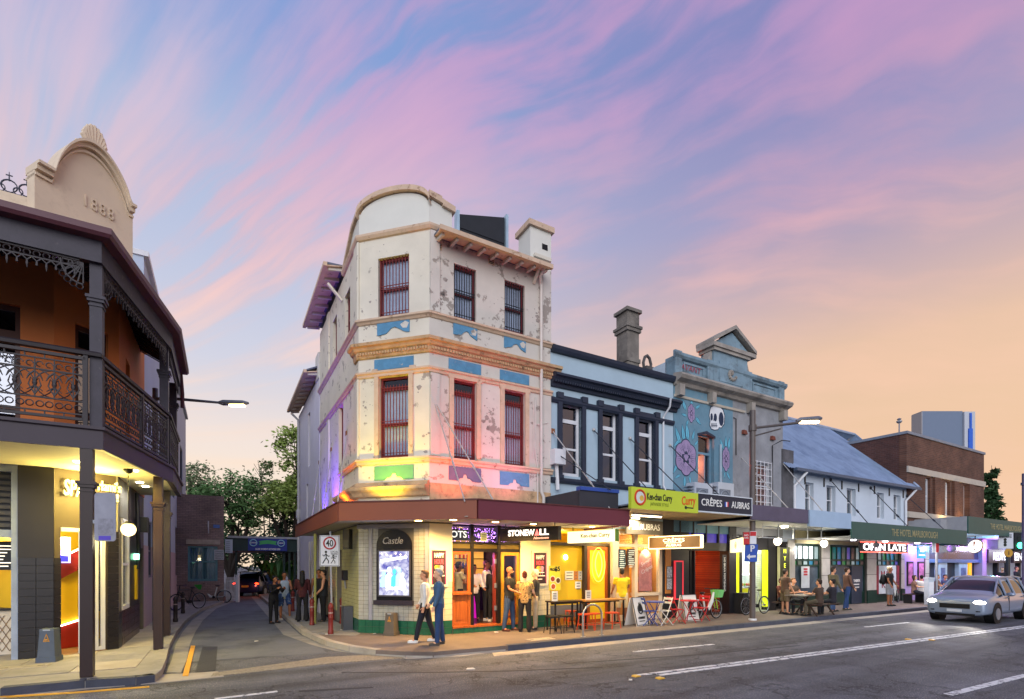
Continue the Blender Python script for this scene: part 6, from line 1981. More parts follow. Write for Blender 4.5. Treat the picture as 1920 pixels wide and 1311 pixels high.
B(FA).box(FA.U(1821),FA.U(1826),.1,.3,.13,2.15).obj('amber_strip',mat('amber_strip','c99a2a',.4,emit='ffb020',estr=.6),cb_)
light('POINT',FA.w(FA.U(1752),-.6,2.95),45,(.2,.7,1.0),cb_,.1)
light('POINT',FA.w(FA.U(1815),-1.2,3.2),60,(.15,.6,1.0),cb_,.1)
light('POINT',FA.w(FA.U(1843),-.8,3.2),70,(.6,.2,1.0),cb_,.1)
w=B(FA).box(FA.U(1838),FA.U(1846),-.1,.4,.13,3.6).obj('corner_pier',mat('lilac_wall','b09ac8',.5),cb_)
# hanging globes and oval sign
M_globe=emit('globe_lit','fff3df',1.8)
def globe(px,py,v,r,lab,lit=True,zc_=3.12,e=35):
 u=FA.U(px,v);z=FA.Z(px,py,v)
 t=thing('globe_lamp',lab,'lamp',FA.w(u,v,z-r),'globe lamps under the awnings')
 B(FA).ball((u,v,z),r,16,10).obj('globe',M_globe if lit else mat('globe_off','8f929c',.3),t,smooth=True)
 B(FA).lathe(u,v,[(r*.35,z+r*.9),(r*.35,z+r*1.15)],10).obj('collar',M_blackm,t)
 B(FA).tube([(u,v,z+r),(u,v,zc_)],.015,6).obj('drop_rod',M_blackm,t)
 if lit:
  light('POINT',FA.w(u,v,z-r-.08),e,(1,.92,.78),t,r)
globe(1458,1015,-.9,.15,'round white globe lamp beside the street pole, above the picnic table',zc_=3.5)
globe(1545,1019,-.6,.15,'round white globe lamp on the pale pier, second from the street pole',zc_=3.5)
globe(1643,1022,-1.2,.13,'unlit grey globe lamp hanging in front of the bulb lettering',False)
globe(1784,1029,-1.3,.19,'pale oval lamp hanging under the hotel awning near the corner',False)
t,fr,a,b,z0,z1=blade(1815,1842,1010,1035,-1.9,'oval_sign','glowing white oval hanging sign with orange emblem at the hotel corner',emit('oval_white','fff6ec',.01),None,.02)
for o in list(t.children):
 D.objects.remove(o)
B(fr).disc((a+b)/2,-.02,.06,(z0+z1)/2,(b-a)/2,28,(z1-z0)/2).obj('oval_face',emit('oval_white2','fff6ec',.9),t)
B(fr).tube([((a+b)/2+(b-a)/2*math.cos(6.2832*k/32),.02,(z0+z1)/2+(z1-z0)/2*math.sin(6.2832*k/32))for k in range(32)],.03,6,closed=True).obj('oval_rim',mat('rim_gold','b9862a',.4),t)
um_,zm_=(a+b)/2,(z0+z1)/2
B(fr).prism([(um_-.22,zm_),(um_-.12,zm_),(um_-.1,zm_+.14),(um_+.1,zm_+.14),(um_+.12,zm_),(um_+.22,zm_),(um_+.2,zm_+.28),(um_-.2,zm_+.28)],-.03,-.02).obj('emblem',mat('emblem_orange','d8641a',.5),t)
text('hotel',fr,um_,-.025,zm_-.18,.16,mat('emblem_brown','5a2f18',.6),t,bold=.02)
B(fr).tube([(um_,.02,z1),(um_,.02,3.9)],.02,6).obj('hanger',M_blackm,t)
# ================================================================ brick corner building
UK0,UK1=FA.U(1700),FA.U(1845)
bk=thing('brick_building','brown brick corner building with white bands, uplit by warm lamps','building',FA.w((UK0+UK1)/2,0,0))
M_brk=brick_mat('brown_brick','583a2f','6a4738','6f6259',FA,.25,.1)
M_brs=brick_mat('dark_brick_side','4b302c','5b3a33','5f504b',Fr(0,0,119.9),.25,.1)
kw=[(FA.U(1735),FA.U(1744.5),4.9,6.85),(FA.U(1772),FA.U(1781),4.9,6.85),(FA.U(1807),FA.U(1813),4.9,6.85)]
B(FA).grid(UK0,UK1,3.2,9.0,.0,.34,kw).obj('wall',M_brk,bk)
B(FA).box(UK0+.02,UK1-.02,.8,3.4,3.2,8.8).obj('inner_core',M_dark,bk)
vend=0
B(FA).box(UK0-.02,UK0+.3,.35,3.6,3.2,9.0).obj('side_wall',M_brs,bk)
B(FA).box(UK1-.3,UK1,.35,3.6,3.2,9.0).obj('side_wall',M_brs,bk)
B(FA).box(UK0-.06,UK1+.06,-.06,3.7,9.0,9.14).obj('coping',mat('coping_grey','7f8590',.6),bk)
M_bandw=mat('white_band','b5ada0',.6,var=.06)
B(FA).box(UK0,UK1+.03,-.08,.0,6.95,7.28).obj('white_band',M_bandw,bk)
B(FA).box(UK0,UK1+.03,-.1,.0,4.55,4.86).obj('white_band',M_bandw,bk)
for a,b,c,d in kw:
 window(bk,FA,a,b,c,d,M_white_p,v=.14,curtain=False,muntins=0,mid=.5,ft=.08)
for k in range(4):
 uu=UK0+(FA.U(1752)-UK0)*(0,1,2.0,2.9)[k]
for px in(1722,1762,1797):
 uu=FA.U(px)
 light('SPOT',FA.w(uu,-.75,4.3),75,(1,.62,.25),bk,.06,aim=FA.w(uu,.1,5.8),spot=120,blend=.9,name='uplight')
 B(FA).box(uu-.07,uu+.07,-.85,-.72,4.12,4.22).obj('uplight_body',M_blackm,bk)
light('SPOT',FA.w(FA.U(1720),-.8,3.85),40,(1,.7,.32),bk,.06,aim=FA.w(FA.U(1722),.1,4.6),spot=130,blend=.9,name='uplight')
for px in(1754,1790,1818):
 B(FA).box(FA.U(px)-.35,FA.U(px)+.35,-.12,.0,4.87,6.94).obj('brick_pier',M_brk,bk)
b=B(FA);uu=FA.U(1686,3);b.tube([(uu,3,9.0),(uu,3,11.3)],.04,6);b.lathe(uu,3,[(.1,11.2),(.16,11.28),(.16,11.34),(.07,11.38),(.13,11.46),(.04,11.52)],10)
b.obj('vent_mast',M_steel,bk)
b=B(FA);uu=FA.U(1632,10);b.tube([(uu,10,8.0),(uu,10,9.9)],.14,8);b.lathe(uu,10,[(.25,9.9),(.25,10.05)],8);b.obj('flue',mat('flue_grey','4e4a4c',.6),bk)
# awning of the corner building
a4=thing('corner_awning','grey and dark green awning on the far street corner','awning',FA.w(36,-2.2,3.6))
B(FA).box(UW-.2,FA.U(1812,-2.0),-1.4,0,3.75,4.35).obj('grey_upstand',mat('upstand_grey','9c9c9e',.7,var=.1),a4)
x5=FA.U(1813,-2.2)
f=B(FA).box(x5,62,-2.26,-2.2,3.60,4.46).obj('fascia',M_hgr,a4)
B(FA).box(x5,62,-2.2,0,3.66,3.7).obj('soffit',mat('soffit_white','b9b9b4',.7),a4)
B(FA).box(x5-.05,x5,-2.2,0,3.60,4.46).obj('fascia',mat('upstand_grey','9c9c9e',.7),a4)
text('THE HOTEL MARLBOROUGH',FA,(FA.U(1857,-2.26)+FA.U(1915,-2.26))/2,-2.265,4.05,.42,M_gold,f,bold=.01,width=FA.U(1915,-2.26)-FA.U(1857,-2.26))
# shops past the corner
fs=thing('far_shops','far shops past the corner with lit windows and a REDFERN sign','shopfront',FA.w(44,0,0))
B(FA).box(FA.U(1846),62,.0,.3,2.6,4.4).obj('upper_wall',mat('far_mauve','8f86a3',.7,var=.1),fs)
B(FA).box(FA.U(1846),62,1.5,1.6,.13,2.6).obj('lit_interior',mat('lit_white','b9c9dc',.4,var=.4,vs=1,emit='d9e6ee',estr=.55),fs)
for k in range(7):
 uu=FA.U(1846)+k*2.0
 B(FA).box(uu,uu+.2,-.05,.2,.13,2.7).obj('mullion',M_char,fs)
o=B(FA).box(FA.U(1846),FA.U(1882),-.2,-.05,2.15,3.0).obj('sign_board',mat('sign_dark','2a2226',.5),fs)
text('REDFE',FA,FA.U(1866),-.21,2.55,.7,emit('soft_white2','f4f4f8',.5),o,bold=.03,width=FA.U(1877)-FA.U(1853))
o=B(FA).box(FA.U(1893),FA.U(1925),-.2,-.05,2.15,3.0).obj('sign_board',mat('sign_dark','2a2226',.5),fs)
text('ENVI',FA,FA.U(1907),-.21,2.55,.7,emit('soft_white2','f4f4f8',.5),o,bold=.03,width=FA.U(1920)-FA.U(1896))
o=B(FA).box(FA.U(1856),FA.U(1872),-.5,-.4,3.05,3.5).obj('blue_sign',mat('blue_sign','3a52b8',.5,emit='3a52d0',estr=.5),fs)
o=B(FA).box(FA.U(1854),FA.U(1872),-.5,-.4,3.75,3.8).obj('blue_sign',mat('blue_sign','3a52b8',.5),fs)
light('POINT',FA.w(FA.U(1862),-1.2,3.2),80,(.75,.7,1),fs,.2)
light('POINT',FA.w(FA.U(1895),-1.0,3.0),60,(.9,.9,1),fs,.2)
# tower far behind
tw=thing('grey_tower','grey slab tower with pale ends and a blue stripe behind the brick building','tower',(66,76,0))
TF=Fr((1729-CX)/FPX*74,74,0)
x0_,x1_,x2_,x3_=TF.U(1729),TF.U(1805),TF.U(1825),0
B(TF).box(.0,x1_-.0,0,1.9,0,TF.Z(1760,771)).obj('slab',mat('tower_grey','6f7c90',.7,var=.03),tw)
B(TF).box(x1_,x2_,-.3,1.9,0,TF.Z(1815,773)).obj('end_bay',mat('tower_white','b9bcc2',.7,var=.03),tw)
B(TF).box(-.12,.0,-.05,1.85,0,TF.Z(1729,771)-.1).obj('end_bay',mat('tower_pale','a39f9f',.7,var=.03),tw)
B(TF).box(TF.U(1811.5),TF.U(1819),-.45,-.3,0,TF.Z(1815,805)).obj('blue_stripe',mat('tower_blue','2a5fc4',.5),tw)
B(TF).box(TF.U(1814),TF.U(1817.3),-.45,-.3,TF.Z(1815,805),TF.Z(1815,776)).obj('blue_stripe',mat('tower_blue','2a5fc4',.5),tw)
# ================================================================ verandah building on the left, dated 1888
E1,E2=Vector((-6.95,8.5,0)),Vector((-8.07,11.9,0))
E0=E1-Vector((.867,.4985,0))*5
E3=E2+Vector((-.4985,.867,0))*2.9
VA=Fr(E1.x,E1.y,29.9)
VBd=math.degrees(math.atan2(E2.y-E1.y,E2.x-E1.x))
VB=Fr(E1.x,E1.y,VBd)
VBL=(E2-E1).length
VC=Fr(E2.x,E2.y,119.9)
vb=thing('verandah_building','cream and orange corner building dated 1888 with curved gable','building',(C2.x-1,C2.y,0))
M_or=mat('orange_render','d07840',.8,var=.08,vs=1.2,bump=.15,bs=10)
M_pcr=mat('parapet_cream','ddc9ae',.75,var=.07,vs=1.0,bump=.15,bs=8,dark='bba68e',dark_amt=.45,dark_scale=1.3,dark_w=.2)
M_aub=mat('aubergine_paint','322c38',.5,var=.2,vs=4,bump=.15,bs=18,dark='4b4549',dark_amt=.38,dark_scale=5,dark_w=.05)
M_aub2=mat('aubergine_slab','3f363e',.55,var=.06,vs=1.5)
M_gut=mat('gutter_plum','5a333c',.45,var=.1)
M_dt=mat('dark_tile','1d1b20',.32,var=.18,vs=4)
UA=-6.0
ad=[(LA.U(2)-.55,LA.U(38),4.35,7.15)]
cd=[(LC.U(141),LC.U(203),4.45,7.1)]
B(LA).grid(UA,0,4.0,8.7,0,.3,ad).obj('wall',M_or,vb)
B(LC).grid(0,LCU,4.0,8.7,0,.3,cd).obj('wall',M_or,vb)
B(LL).grid(0,4.2,4.0,8.7,0,.3,[(.9,1.5,4.45,7.0)]).obj('wall',M_or,vb)
corep=[LA.w(UA,.8),LA.w(0,.8),LC.w(LCU-.4,.8),LL.w(4.2,.8),LL.w(4.2,6),LA.w(UA,6)]
B().plan([XY(p)for p in corep],4.0,8.6).obj('inner_core',M_dark,vb)
B(LL).box(4.0,4.2,.3,6,.1,8.7).obj('side_wall',M_or,vb)
M_bj=mat('brown_joinery','4a2417',.5,var=.1)
gl_=glass_mat('sky_glass','6f8fc0',.3)  # blue of the reflected sky put into the glass tint
for fr,(a,b,c,d)in((LA,ad[0]),(LC,cd[0])):
 window(vb,fr,a,b,c,d,M_bj,v=.1,top=.2,mid=.35,curtain=False,ft=.1,gm=gl_)
window(vb,LL,.9,1.5,4.45,7.0,M_bj,curtain=False,gm=gl_)
vp=[XY(LA.w(UA,0)),XY(LA.w(0,0)),XY(LC.w(LCU,0)),XY(LL.w(4.2,0))]
B().sweep(vp,[(0,8.25),(.06,8.27),(.1,8.4),(.2,8.48),(.26,8.6),(.3,8.62),(.3,8.72),(.1,8.78),(0,8.8)]).obj('cornice',M_pcr,vb)
B(LA).box(UA,-.0,.02,.3,8.7,9.35).obj('parapet',M_pcr,vb)
B(LL).box(.0,4.2,.02,.3,8.7,9.3).obj('parapet',M_pcr,vb)
# curved gable on the splay
g0,g1=LC.U(62),LC.U(246)
zsh,zap=LC.Z(75,325),LC.Z(160,279)
zr=LC.Z(243,400)
gw_=g1-g0
gm_=g0+gw_*.56
def gtop(t):
 if t<.16:
  return zsh
 if t>.93:
  return zr
 k=(t-.16)/.77
 s=math.sin(math.pi*min(1,max(0,k)))**.62
 lo=zsh*(1-k)+zr*k
 return lo+(zap-lo)*s
gp_=[(g0+gw_*i/40,gtop(i/40))for i in range(41)]
B(LC).prism([(g0,8.75),(g1,8.75)]+gp_[::-1],-.06,.24).obj('gable',M_pcr,vb)
e=B(LC)
for lo_,hi_,ou in((-.02,.07,-.16),(.07,.13,-.24),(-.12,-.07,-.1)):
 for(x0,z0),(x1,z1)in zip(gp_[:-1],gp_[1:]):
  e.add([(x0,ou,z0+lo_),(x1,ou,z1+lo_),(x1,ou,z1+hi_),(x0,ou,z0+hi_),(x0,.3,z0+lo_),(x1,.3,z1+lo_),(x1,.3,z1+hi_),(x0,.3,z0+hi_)],[(0,1,2,3),(5,4,7,6),(3,2,6,7),(1,0,4,5),(0,3,7,4),(2,1,5,6)])
e.obj('gable_moulding',M_pcr,vb)
um_=g0+gw_*.60
e=B(LC)
for k in range(9):
 a=math.pi*(k+.5)/9
 e.tube([(um_+.03*math.cos(a),.05,zap+.03),(um_+.2*math.cos(a),.05,zap+.40*(.4+.6*math.sin(a))+.12),(um_+.18*math.cos(a),.03,zap+.50*(.4+.6*math.sin(a))+.14)],[.03,.06,.03],6)
for s_ in(-1,1):
 e.ball((um_+s_*.26,.05,zap+.1),(.09,.06,.05),8,5)
e.obj('shell_finial',M_pcr,vb,smooth=True)
text('1888',LC,LC.U(181),-.065,LC.Z(181,392),.36,M_pcr,vb,ext=.05,bold=-.004,width=LC.U(208)-LC.U(154),spacing=1.25)
# iron cresting on the parapet
M_iron=mat('cast_iron','2a2327',.5,var=.12)
M_irob=mat('cresting_iron','23263a',.5,var=.1)
def ring_(b,u,z,r,v,t=.012,n=14,a0=0,a1=6.2832):
 full=abs(a1-a0)>6.2
 m=n if full else n+1
 pts=[(u+r*math.cos(a0+(a1-a0)*i/n),v,z+r*math.sin(a0+(a1-a0)*i/n))for i in range(m)]
 b.tube(pts,t,4,closed=full)
e=B(LA)
for k in range(14):
 uu=LA.U(60)-.1-k*.26
 ring_(e,uu,9.52,.12,.1,.014)
 ring_(e,uu-.13,9.46,.07,.1,.012)
 e.tube([(uu,.1,9.62),(uu,.1,9.8)],[.016,.006],4)
 e.tube([(uu-.05,.1,9.73),(uu+.05,.1,9.73)],.012,4)
e.tube([(LA.U(60)-4,.1,9.38),(LA.U(60),.1,9.38)],.02,4)
e.obj('iron_cresting',M_irob,vb)
# ---------------------------------------------------------------- the verandah itself
ve=thing('iron_lace_verandah','two storey verandah with aubergine posts and cast iron lace over the footpath','verandah',(E1.x,E1.y,.13))
vpl=[E0,E1,E2,E3]
inn=[LL.w(3.4,.0),C2,LC.w(0,0),LA.w(-5,0)]
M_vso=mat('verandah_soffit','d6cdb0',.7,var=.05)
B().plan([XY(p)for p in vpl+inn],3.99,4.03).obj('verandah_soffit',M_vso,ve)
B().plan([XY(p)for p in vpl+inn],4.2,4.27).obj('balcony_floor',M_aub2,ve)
B().sweep([XY(p)for p in vpl],[(.0,3.95),(.03,3.95),(.03,4.26),(.07,4.28),(.07,4.33),(-.1,4.33),(-.1,3.99)]).obj('balcony_fascia',M_aub2,ve)
# beam, gutter and roof
ZB=7.12
B().sweep([XY(p)for p in vpl],[(-.12,ZB),(.0,ZB),(.0,ZB+.36),(-.12,ZB+.36)]).obj('verandah_beam',M_aub,ve)
B().sweep([XY(p)for p in vpl],[(.0,ZB+.36),(.16,ZB+.37),(.20,ZB+.42),(.2,ZB+.52),(.14,ZB+.54),(.0,ZB+.52)]).obj('gutter',M_gut,ve)
zi=ZB+1.05
rp=[(p.x,p.y,ZB+.5)for p in vpl]+[(p.x,p.y,zi)for p in reversed(inn)]
B().add(rp,[(0,1,6,7)[::1]if False else(0,1,5,4),(1,2,6,5),(2,3,7,6)]).obj('verandah_roof',mat('verandah_iron','5a4046',.5,var=.1),ve)
rp2=[(p.x,p.y,ZB+.40)for p in vpl]+[(p.x,p.y,zi-.08)for p in reversed(inn)]
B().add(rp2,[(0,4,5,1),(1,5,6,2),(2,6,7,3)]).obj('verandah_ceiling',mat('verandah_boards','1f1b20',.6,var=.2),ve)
for k in range(14):
 t=k/13
 for(o0,o1,i0,i1)in((E1,E2,LC.w(0,0),C2),(E2,E3,C2,LL.w(3.4,0)),(E0,E1,LA.w(-5,0),LC.w(0,0))):
  a,b=o0.lerp(o1,t),i0.lerp(i1,t)
  B().tube([(a.x,a.y,ZB+.37),(b.x,b.y,zi-.1)],.02,4).obj('rafter',M_aub,ve)
B().tube([(E3.x,E3.y,ZB+.4),(E3.x+.05,E3.y,ZB-.2),(E3.x+.05,E3.y,ZB-.6)],.05,8).obj('downpipe',M_gut,ve)
# posts
def vpost(p,zb_,zt_,m,w=.085):
 f=Fr(p.x,p.y,VBd+10)
 b=B(f)
 b.box(-w,w,-w,w,zb_,zt_)
 b.obj('post',m,ve)
 b=B(f)
 zc2=zt_-.62
 b.box(-w-.03,w+.03,-w-.03,w+.03,zc2-.05,zc2);b.box(-w-.05,w+.05,-w-.05,w+.05,zc2,zc2+.05);b.box(-w-.015,w+.015,-w-.015,w+.015,zc2-.12,zc2-.09)
 b.obj('post_capital',m,ve)
P1=gp(164,1268,FP);P2=gp(297,1217,FP);P3=gp(312,1192,FP)
M_pl=mat('post_brown','2c1b19',.4,var=.1)
for P_,m in((P1,M_aub),(P2,M_pl),(P3,M_pl)):
 vpost(P_,FP,3.97,M_pl)
for p in(E1+Vector((-.16,.1,0)),E2+Vector((-.14,-.05,0)),E3+Vector((-.08,-.2,0))):
 vpost(p,4.3,ZB+.02,M_aub)
 # lace
def lace(fr,u0,u1,z0,z1,v,rails=True,name='lace_panel'):
 b=B(fr)
 H=z1-z0
 b.box(u0,u1,v-.03,v+.03,z1-.05,z1);b.box(u0,u1,v-.02,v+.02,z0,z0+.045)
 b.box(u0,u0+.04,v-.02,v+.02,z0,z1);b.box(u1-.04,u1,v-.02,v+.02,z0,z1)
 zt,zb2=z1-.12,z0+.1
 za,zm1=zb2+H*.2,zt-H*.17
 for zz in(zt,zb2,za,zm1):
  b.box(u0,u1,v-.012,v+.012,zz-.011,zz+.011)
 n=max(2,round((u1-u0-.08)/(H*.22)))
 dw=(u1-u0-.08)/n
 R0=(zm1-za)/2
 zc_=(zm1+za)/2
 for i in range(n+1):
  uu=u0+.04+dw*i
  b.tube([(uu,v,z1-.05),(uu,v,zt)],.012,4);b.tube([(uu,v,zb2),(uu,v,z0+.04)],.012,4)
 for i in range(n):
  uu=u0+.04+dw*(i+.5)
  if i<n-1 or True:
  # big overlapping ovals
   pts=[(min(u1-.02,max(u0+.02,uu+dw*.98*math.cos(6.2832*k/18))),v,zc_+R0*math.sin(6.2832*k/18))for k in range(18)]
   b.tube(pts,.011,4,closed=True)
  for s_ in(-1,1):
   b.tube([(uu,v,zc_-R0*.8),(uu+s_*dw*.32,v,zc_-R0*.15),(uu+s_*dw*.2,v,zc_+R0*.35),(uu+s_*dw*.05,v,zc_+R0*.1)],[.014,.012,.010,.012],4)
   b.tube([(uu,v,zc_+R0*.85),(uu+s_*dw*.28,v,zc_+R0*.55),(uu+s_*dw*.42,v,zc_+R0*.2)],[.012,.016,.006],4)
   b.tube([(uu,v,zc_-R0*.2),(uu+s_*dw*.4,v,zc_-R0*.55)],[.014,.008],4)
   ring_(b,uu+s_*dw*.26,(za+zb2)/2,min(dw*.2,(za-zb2)*.42),v,.010,10)
   ring_(b,uu+s_*dw*.25,(zt+zm1)/2-.01,min(dw*.18,(zt-zm1)*.4),v,.010,9,0,5.0)
  b.tube([(uu,v,zc_-R0),(uu,v,zc_+R0)],.012,4)
  b.ball((uu,v,zc_),(.035,.02,.05),6,4)
  b.tube([(uu,v,zm1),(uu,v,zt)],[.018,.008],4)
 o=b.obj(name,M_iron,ve)
 return o
def lace_fringe(fr,u0,u1,z,v):
 b=B(fr)
 n=max(2,round((u1-u0)/.12))
 dw=(u1-u0)/n
 b.box(u0,u1,v-.012,v+.012,z-.03,z)
 b.box(u0,u1,v-.01,v+.01,z-.145,z-.125)
 for i in range(n):
  uu=u0+dw*(i+.5)
  ring_(b,uu,z-.08,.042,v,.011,8)
  b.tube([(uu-dw*.5,v,z-.14),(uu,v,z-.20),(uu+dw*.5,v,z-.14)],.012,4)
  b.tube([(uu,v,z-.19),(uu,v,z-.27)],[.012,.02],4)
  if i%2==0:
   b.tube([(uu,v,z-.26),(uu,v,z-.33)],[.02,.004],4)
 return b.obj('lace_fringe',M_iron,ve)
def lace_bracket(fr,u,s_,z,v):
 b=B(fr)
 for k in range(7):
  a=math.pi/2*k/6
  b.tube([(u+s_*.05,v,z-.05),(u+s_*(.05+.27*math.cos(a)),v,z-.05-.34*math.sin(a))],[.008,.014],4)
 b.tube([(u+s_*(.05+.29*math.cos(math.pi/2*k/8)),v,z-.05-.36*math.sin(math.pi/2*k/8))for k in range(9)],.014,4)
 b.tube([(u+s_*(.05+.14*math.cos(math.pi/2*k/8)),v,z-.05-.18*math.sin(math.pi/2*k/8))for k in range(9)],.012,4)
 for k in range(6):
  a=math.pi/2*(k+.5)/6
  ring_(b,u+s_*(.05+.33*math.cos(a)),z-.05-.41*math.sin(a),.045,v,.011,7)
 return b.obj('lace_bracket',M_iron,ve)
ZR0,ZR1=4.42,5.55
lace(VA,-2.7,-.22,ZR0,ZR1-.06,.06)
lace(VB,.18,VBL*.53,ZR0,ZR1-.06,.06)
lace(VB,VBL*.55,VBL-.12,ZR0,ZR1-.06,.06)
lace(VC,.15,2.7,ZR0,ZR1-.06,.06)
B().sweep([XY(p)for p in vpl],[(-.11,ZR1-.02),(-.01,ZR1-.02),(.0,ZR1+.03),(-.03,ZR1+.06),(-.09,ZR1+.06),(-.12,ZR1+.03)]).obj('handrail',M_iron,ve)
for fr,uu in((VA,-.22),(VB,.14),(VB,VBL*.54)):
 B(fr).box(uu-.03,uu+.03,.03,.09,4.33,ZR1).obj('newel',M_iron,ve)
lace_fringe(VA,-2.9,-.3,ZB,.05)
lace_fringe(VB,.2,VBL-.2,ZB,.05)
lace_fringe(VC,.2,2.7,ZB,.05)
lace_bracket(VA,-.2,-1,ZB,.05);lace_bracket(VB,.16,1,ZB,.05);lace_bracket(VB,VBL-.2,-1,ZB,.05)
# warm lamps in the soffit
for p,e_,c_ in((Vector((-8.3,9.6,0)),150,(1,.75,.12)),(Vector((-7.9,10.5,0)),120,(1,.74,.1)),(Vector((-9.4,8.6,0)),55,(1,.85,.55)),(Vector((-8.9,12.0,0)),30,(.95,.95,.9)),(Vector((-9.2,12.6,0)),25,(.95,.95,.9))):
 f=Fr(p.x,p.y,0)
 o=B(f).lathe(0,0,[(.07,3.965),(.07,3.99)],12).obj('downlight',emit('downlight_face','fff0c0',14),ve)
 light('SPOT',(p.x,p.y,3.93),e_,c_,ve,.05,aim=(p.x,p.y,0),spot=165,blend=.8)
 # pendant globe
p=gp(240,1010,0)
gpx=Vector((-7.75,10.3,0))
f=Fr((241-CX)/FPX*10.4,10.4,0)
t=thing('pendant_globe','cream pendant globe lamp hanging from the verandah soffit','lamp',(f.o.x,f.o.y,2.5))
zg=CAMH+(HY-993)*10.4/FPX
B(f).ball((0,0,zg),.135,16,10).obj('globe',emit('globe_cream','ffe3a8',1.3),t,smooth=True)
B(f).lathe(0,0,[(.07,zg+.12),(.05,zg+.17)],10).obj('gallery',M_blackm,t)
B(f).tube([(0,0,zg+.15),(0,0,3.95)],.01,5).obj('chain',M_blackm,t)
B(f).lathe(0,0,[(.03,3.9),(.09,3.95),(.09,3.99)],10).obj('ceiling_rose',M_blackm,t)
light('POINT',f.w(0,0,zg-.25),10,(1,.85,.5),t,.13)
# ---------------------------------------------------------------- takeaway shop in the verandah building
tk=thing('takeaway_shopfront','dark tiled takeaway shopfront with white folding door and neon lettering','shopfront',LC.w(.5,0,.13))
w=B(LA);w.box(LA.U(33),0,.03,.4,.1,4.0);w.obj('pier',M_grout,tk)
DU0,DU1=LC.U(115),LC.U(202)
w=B(LC);w.grid(0,LCU,.1,4.0,.03,.3,[(DU0,DU1,.1,2.75)]);w.obj('splay_wall',mat('taupe_render','4a4038',.7,var=.08),tk)
tiles(LA,LA.U(33),0.0,.13,2.15,.3,.15,M_dt,tk)
B(LA).box(LA.U(33),0,.0,.03,2.15,3.98).obj('pier_top',mat('dark_render','211e21',.5),tk)
tiles(LC,0,DU0,.13,2.15,.3,.15,M_dt,tk)
tiles(LC,DU1,LCU,.13,2.75,.3,.15,M_dt,tk)
# lane flank of the shop
w=B(LL);w.grid(0,4.2,.1,4.0,.02,.3,[(LL.U(230),LL.U(243),.95,3.1),(3.2,4.0,.13,2.5)]);w.obj('flank_wall',M_grout,tk)
tiles(LL,0,LL.U(229),.13,.95,.3,.15,M_dt,tk)
tiles(LL,LL.U(229),3.2,.13,.95,.3,.15,mat('oxblood_tile','3c1512',.25,var=.2,vs=4),tk)
B(LL).box(LL.U(244),3.2,.0,.02,.95,3.9).obj('flank_render',mat('flank_dark','2c2529',.4),tk)
window(tk,LL,LL.U(230),LL.U(243),.95,3.1,M_white_p,v=.0,curtain=False,mid=.5,ft=.08)
B(LL).box(3.2,4.0,.1,.16,.13,2.5).obj('side_door',mat('door_grey','8b8f94',.4,metal=.3),tk)
B(LL).box(LL.U(252),LL.U(253.8),-.06,.0,1.1,2.0).obj('yellow_strip',mat('yellow_strip','d6b01a',.5),tk)
ex=B(LL).box(2.15,2.5,-.1,-.0,2.15,2.3).obj('exit_lamp',emit('exit_green','9affc8',4),tk)
B(LL).tube([(2.2,-.06,3.9),(2.2,-.08,2.9),(2.35,-.08,2.4),(2.3,-.06,1.9)],.05,7).obj('pipework',M_blackm,tk)
B(LL).box(2.55,2.9,-.25,0,2.9,3.3).obj('meter_box',M_blackm,tk)
# interior
w=B(LC);w.box(-.1,2.2,2.2,2.3,.13,4.0);w.box(-.2,-.12,.35,2.3,.13,4.0)
w.obj('room_wall',mat('takeaway_yellow','e0b41a',.5,var=.04),tk)
B(LC).box(-.1,1.15,.05,2.2,.1,.14).obj('room_floor',mat('tan_floor','9a7448',.4),tk)
B(LC).box(-.1,1.15,.3,2.2,3.0,3.05).obj('room_ceiling',M_white_p,tk)
dia=B(LC)
dia.prism([(DU0-.3,1.25),(DU1,1.95),(DU1,2.4),(DU0-.3,1.75)][::1],1.0,1.04);dia.obj('red_diagonal',mat('takeaway_red','9c2418',.5),tk)
B(LC).box(DU0-.15,DU1,1.04,1.1,.13,2.05).obj('graphic_wall',mat('takeaway_yellow','e0b41a',.5),tk)
dia=B(LC);dia.prism([(DU0-.3,.15),(DU1,.15),(DU1,.75),(DU0-.3,.45)],1.0,1.035);dia.obj('red_diagonal',mat('takeaway_red','9c2418',.5),tk)
for z0,z1 in((1.78,2.42),(.47,.78)):
 B(LC).tube([(DU0-.25,.98,z0),(DU1,.98,z1)],.018,6).obj('light_strip',emit('strip_white','fff2d8',6),tk)
scm2=mat('menu_tv','3a4ad0',.3,var=.8,vs=3.0,emit='8fa0ff',estr=.9)
B(LC).box(DU0-.05,DU0+.55,.9,.95,2.05,2.62).obj('menu_screen',emit('tv_pale','b9b4ff',1.2),tk)
B(LC).prism([(DU0+.0,2.08),(DU0+.5,2.08),(DU0+.5,2.2),(DU0+.2,2.24)],.885,.9).obj('menu_picture',emit('tv_blue','2a2ae0',1.4),tk)
B(LC).prism([(DU0+.02,2.36),(DU0+.3,2.3),(DU0+.5,2.4),(DU0+.3,2.46)],.885,.9).obj('menu_picture',emit('tv_peach','ffb8a0',1.2),tk)
light('POINT',LC.w(.5,.75,2.8),90,(1,.82,.45),tk,.1)
light('POINT',LA.w(-1.4,1.2,2.8),80,(1,.8,.45),tk,.1)
dj=framed(tk,LC,LC.U(145),LC.U(163),.15,2.72,.06,M_white_p,v0=-.1,v1=-.04,name='folding_door')
framed(tk,LC,LC.U(180),LC.U(200),.15,2.72,.07,M_white_p,v0=.05,v1=.11,name='folding_door')
B(LC).box(DU0,DU1,-.01,.1,2.70,2.78).obj('door_head',M_white_p,tk)
B(LC).tube([(LC.U(146),-.14,1.05),(LC.U(152),-.14,1.05)],.015,6).obj('door_handle',M_steel,tk)
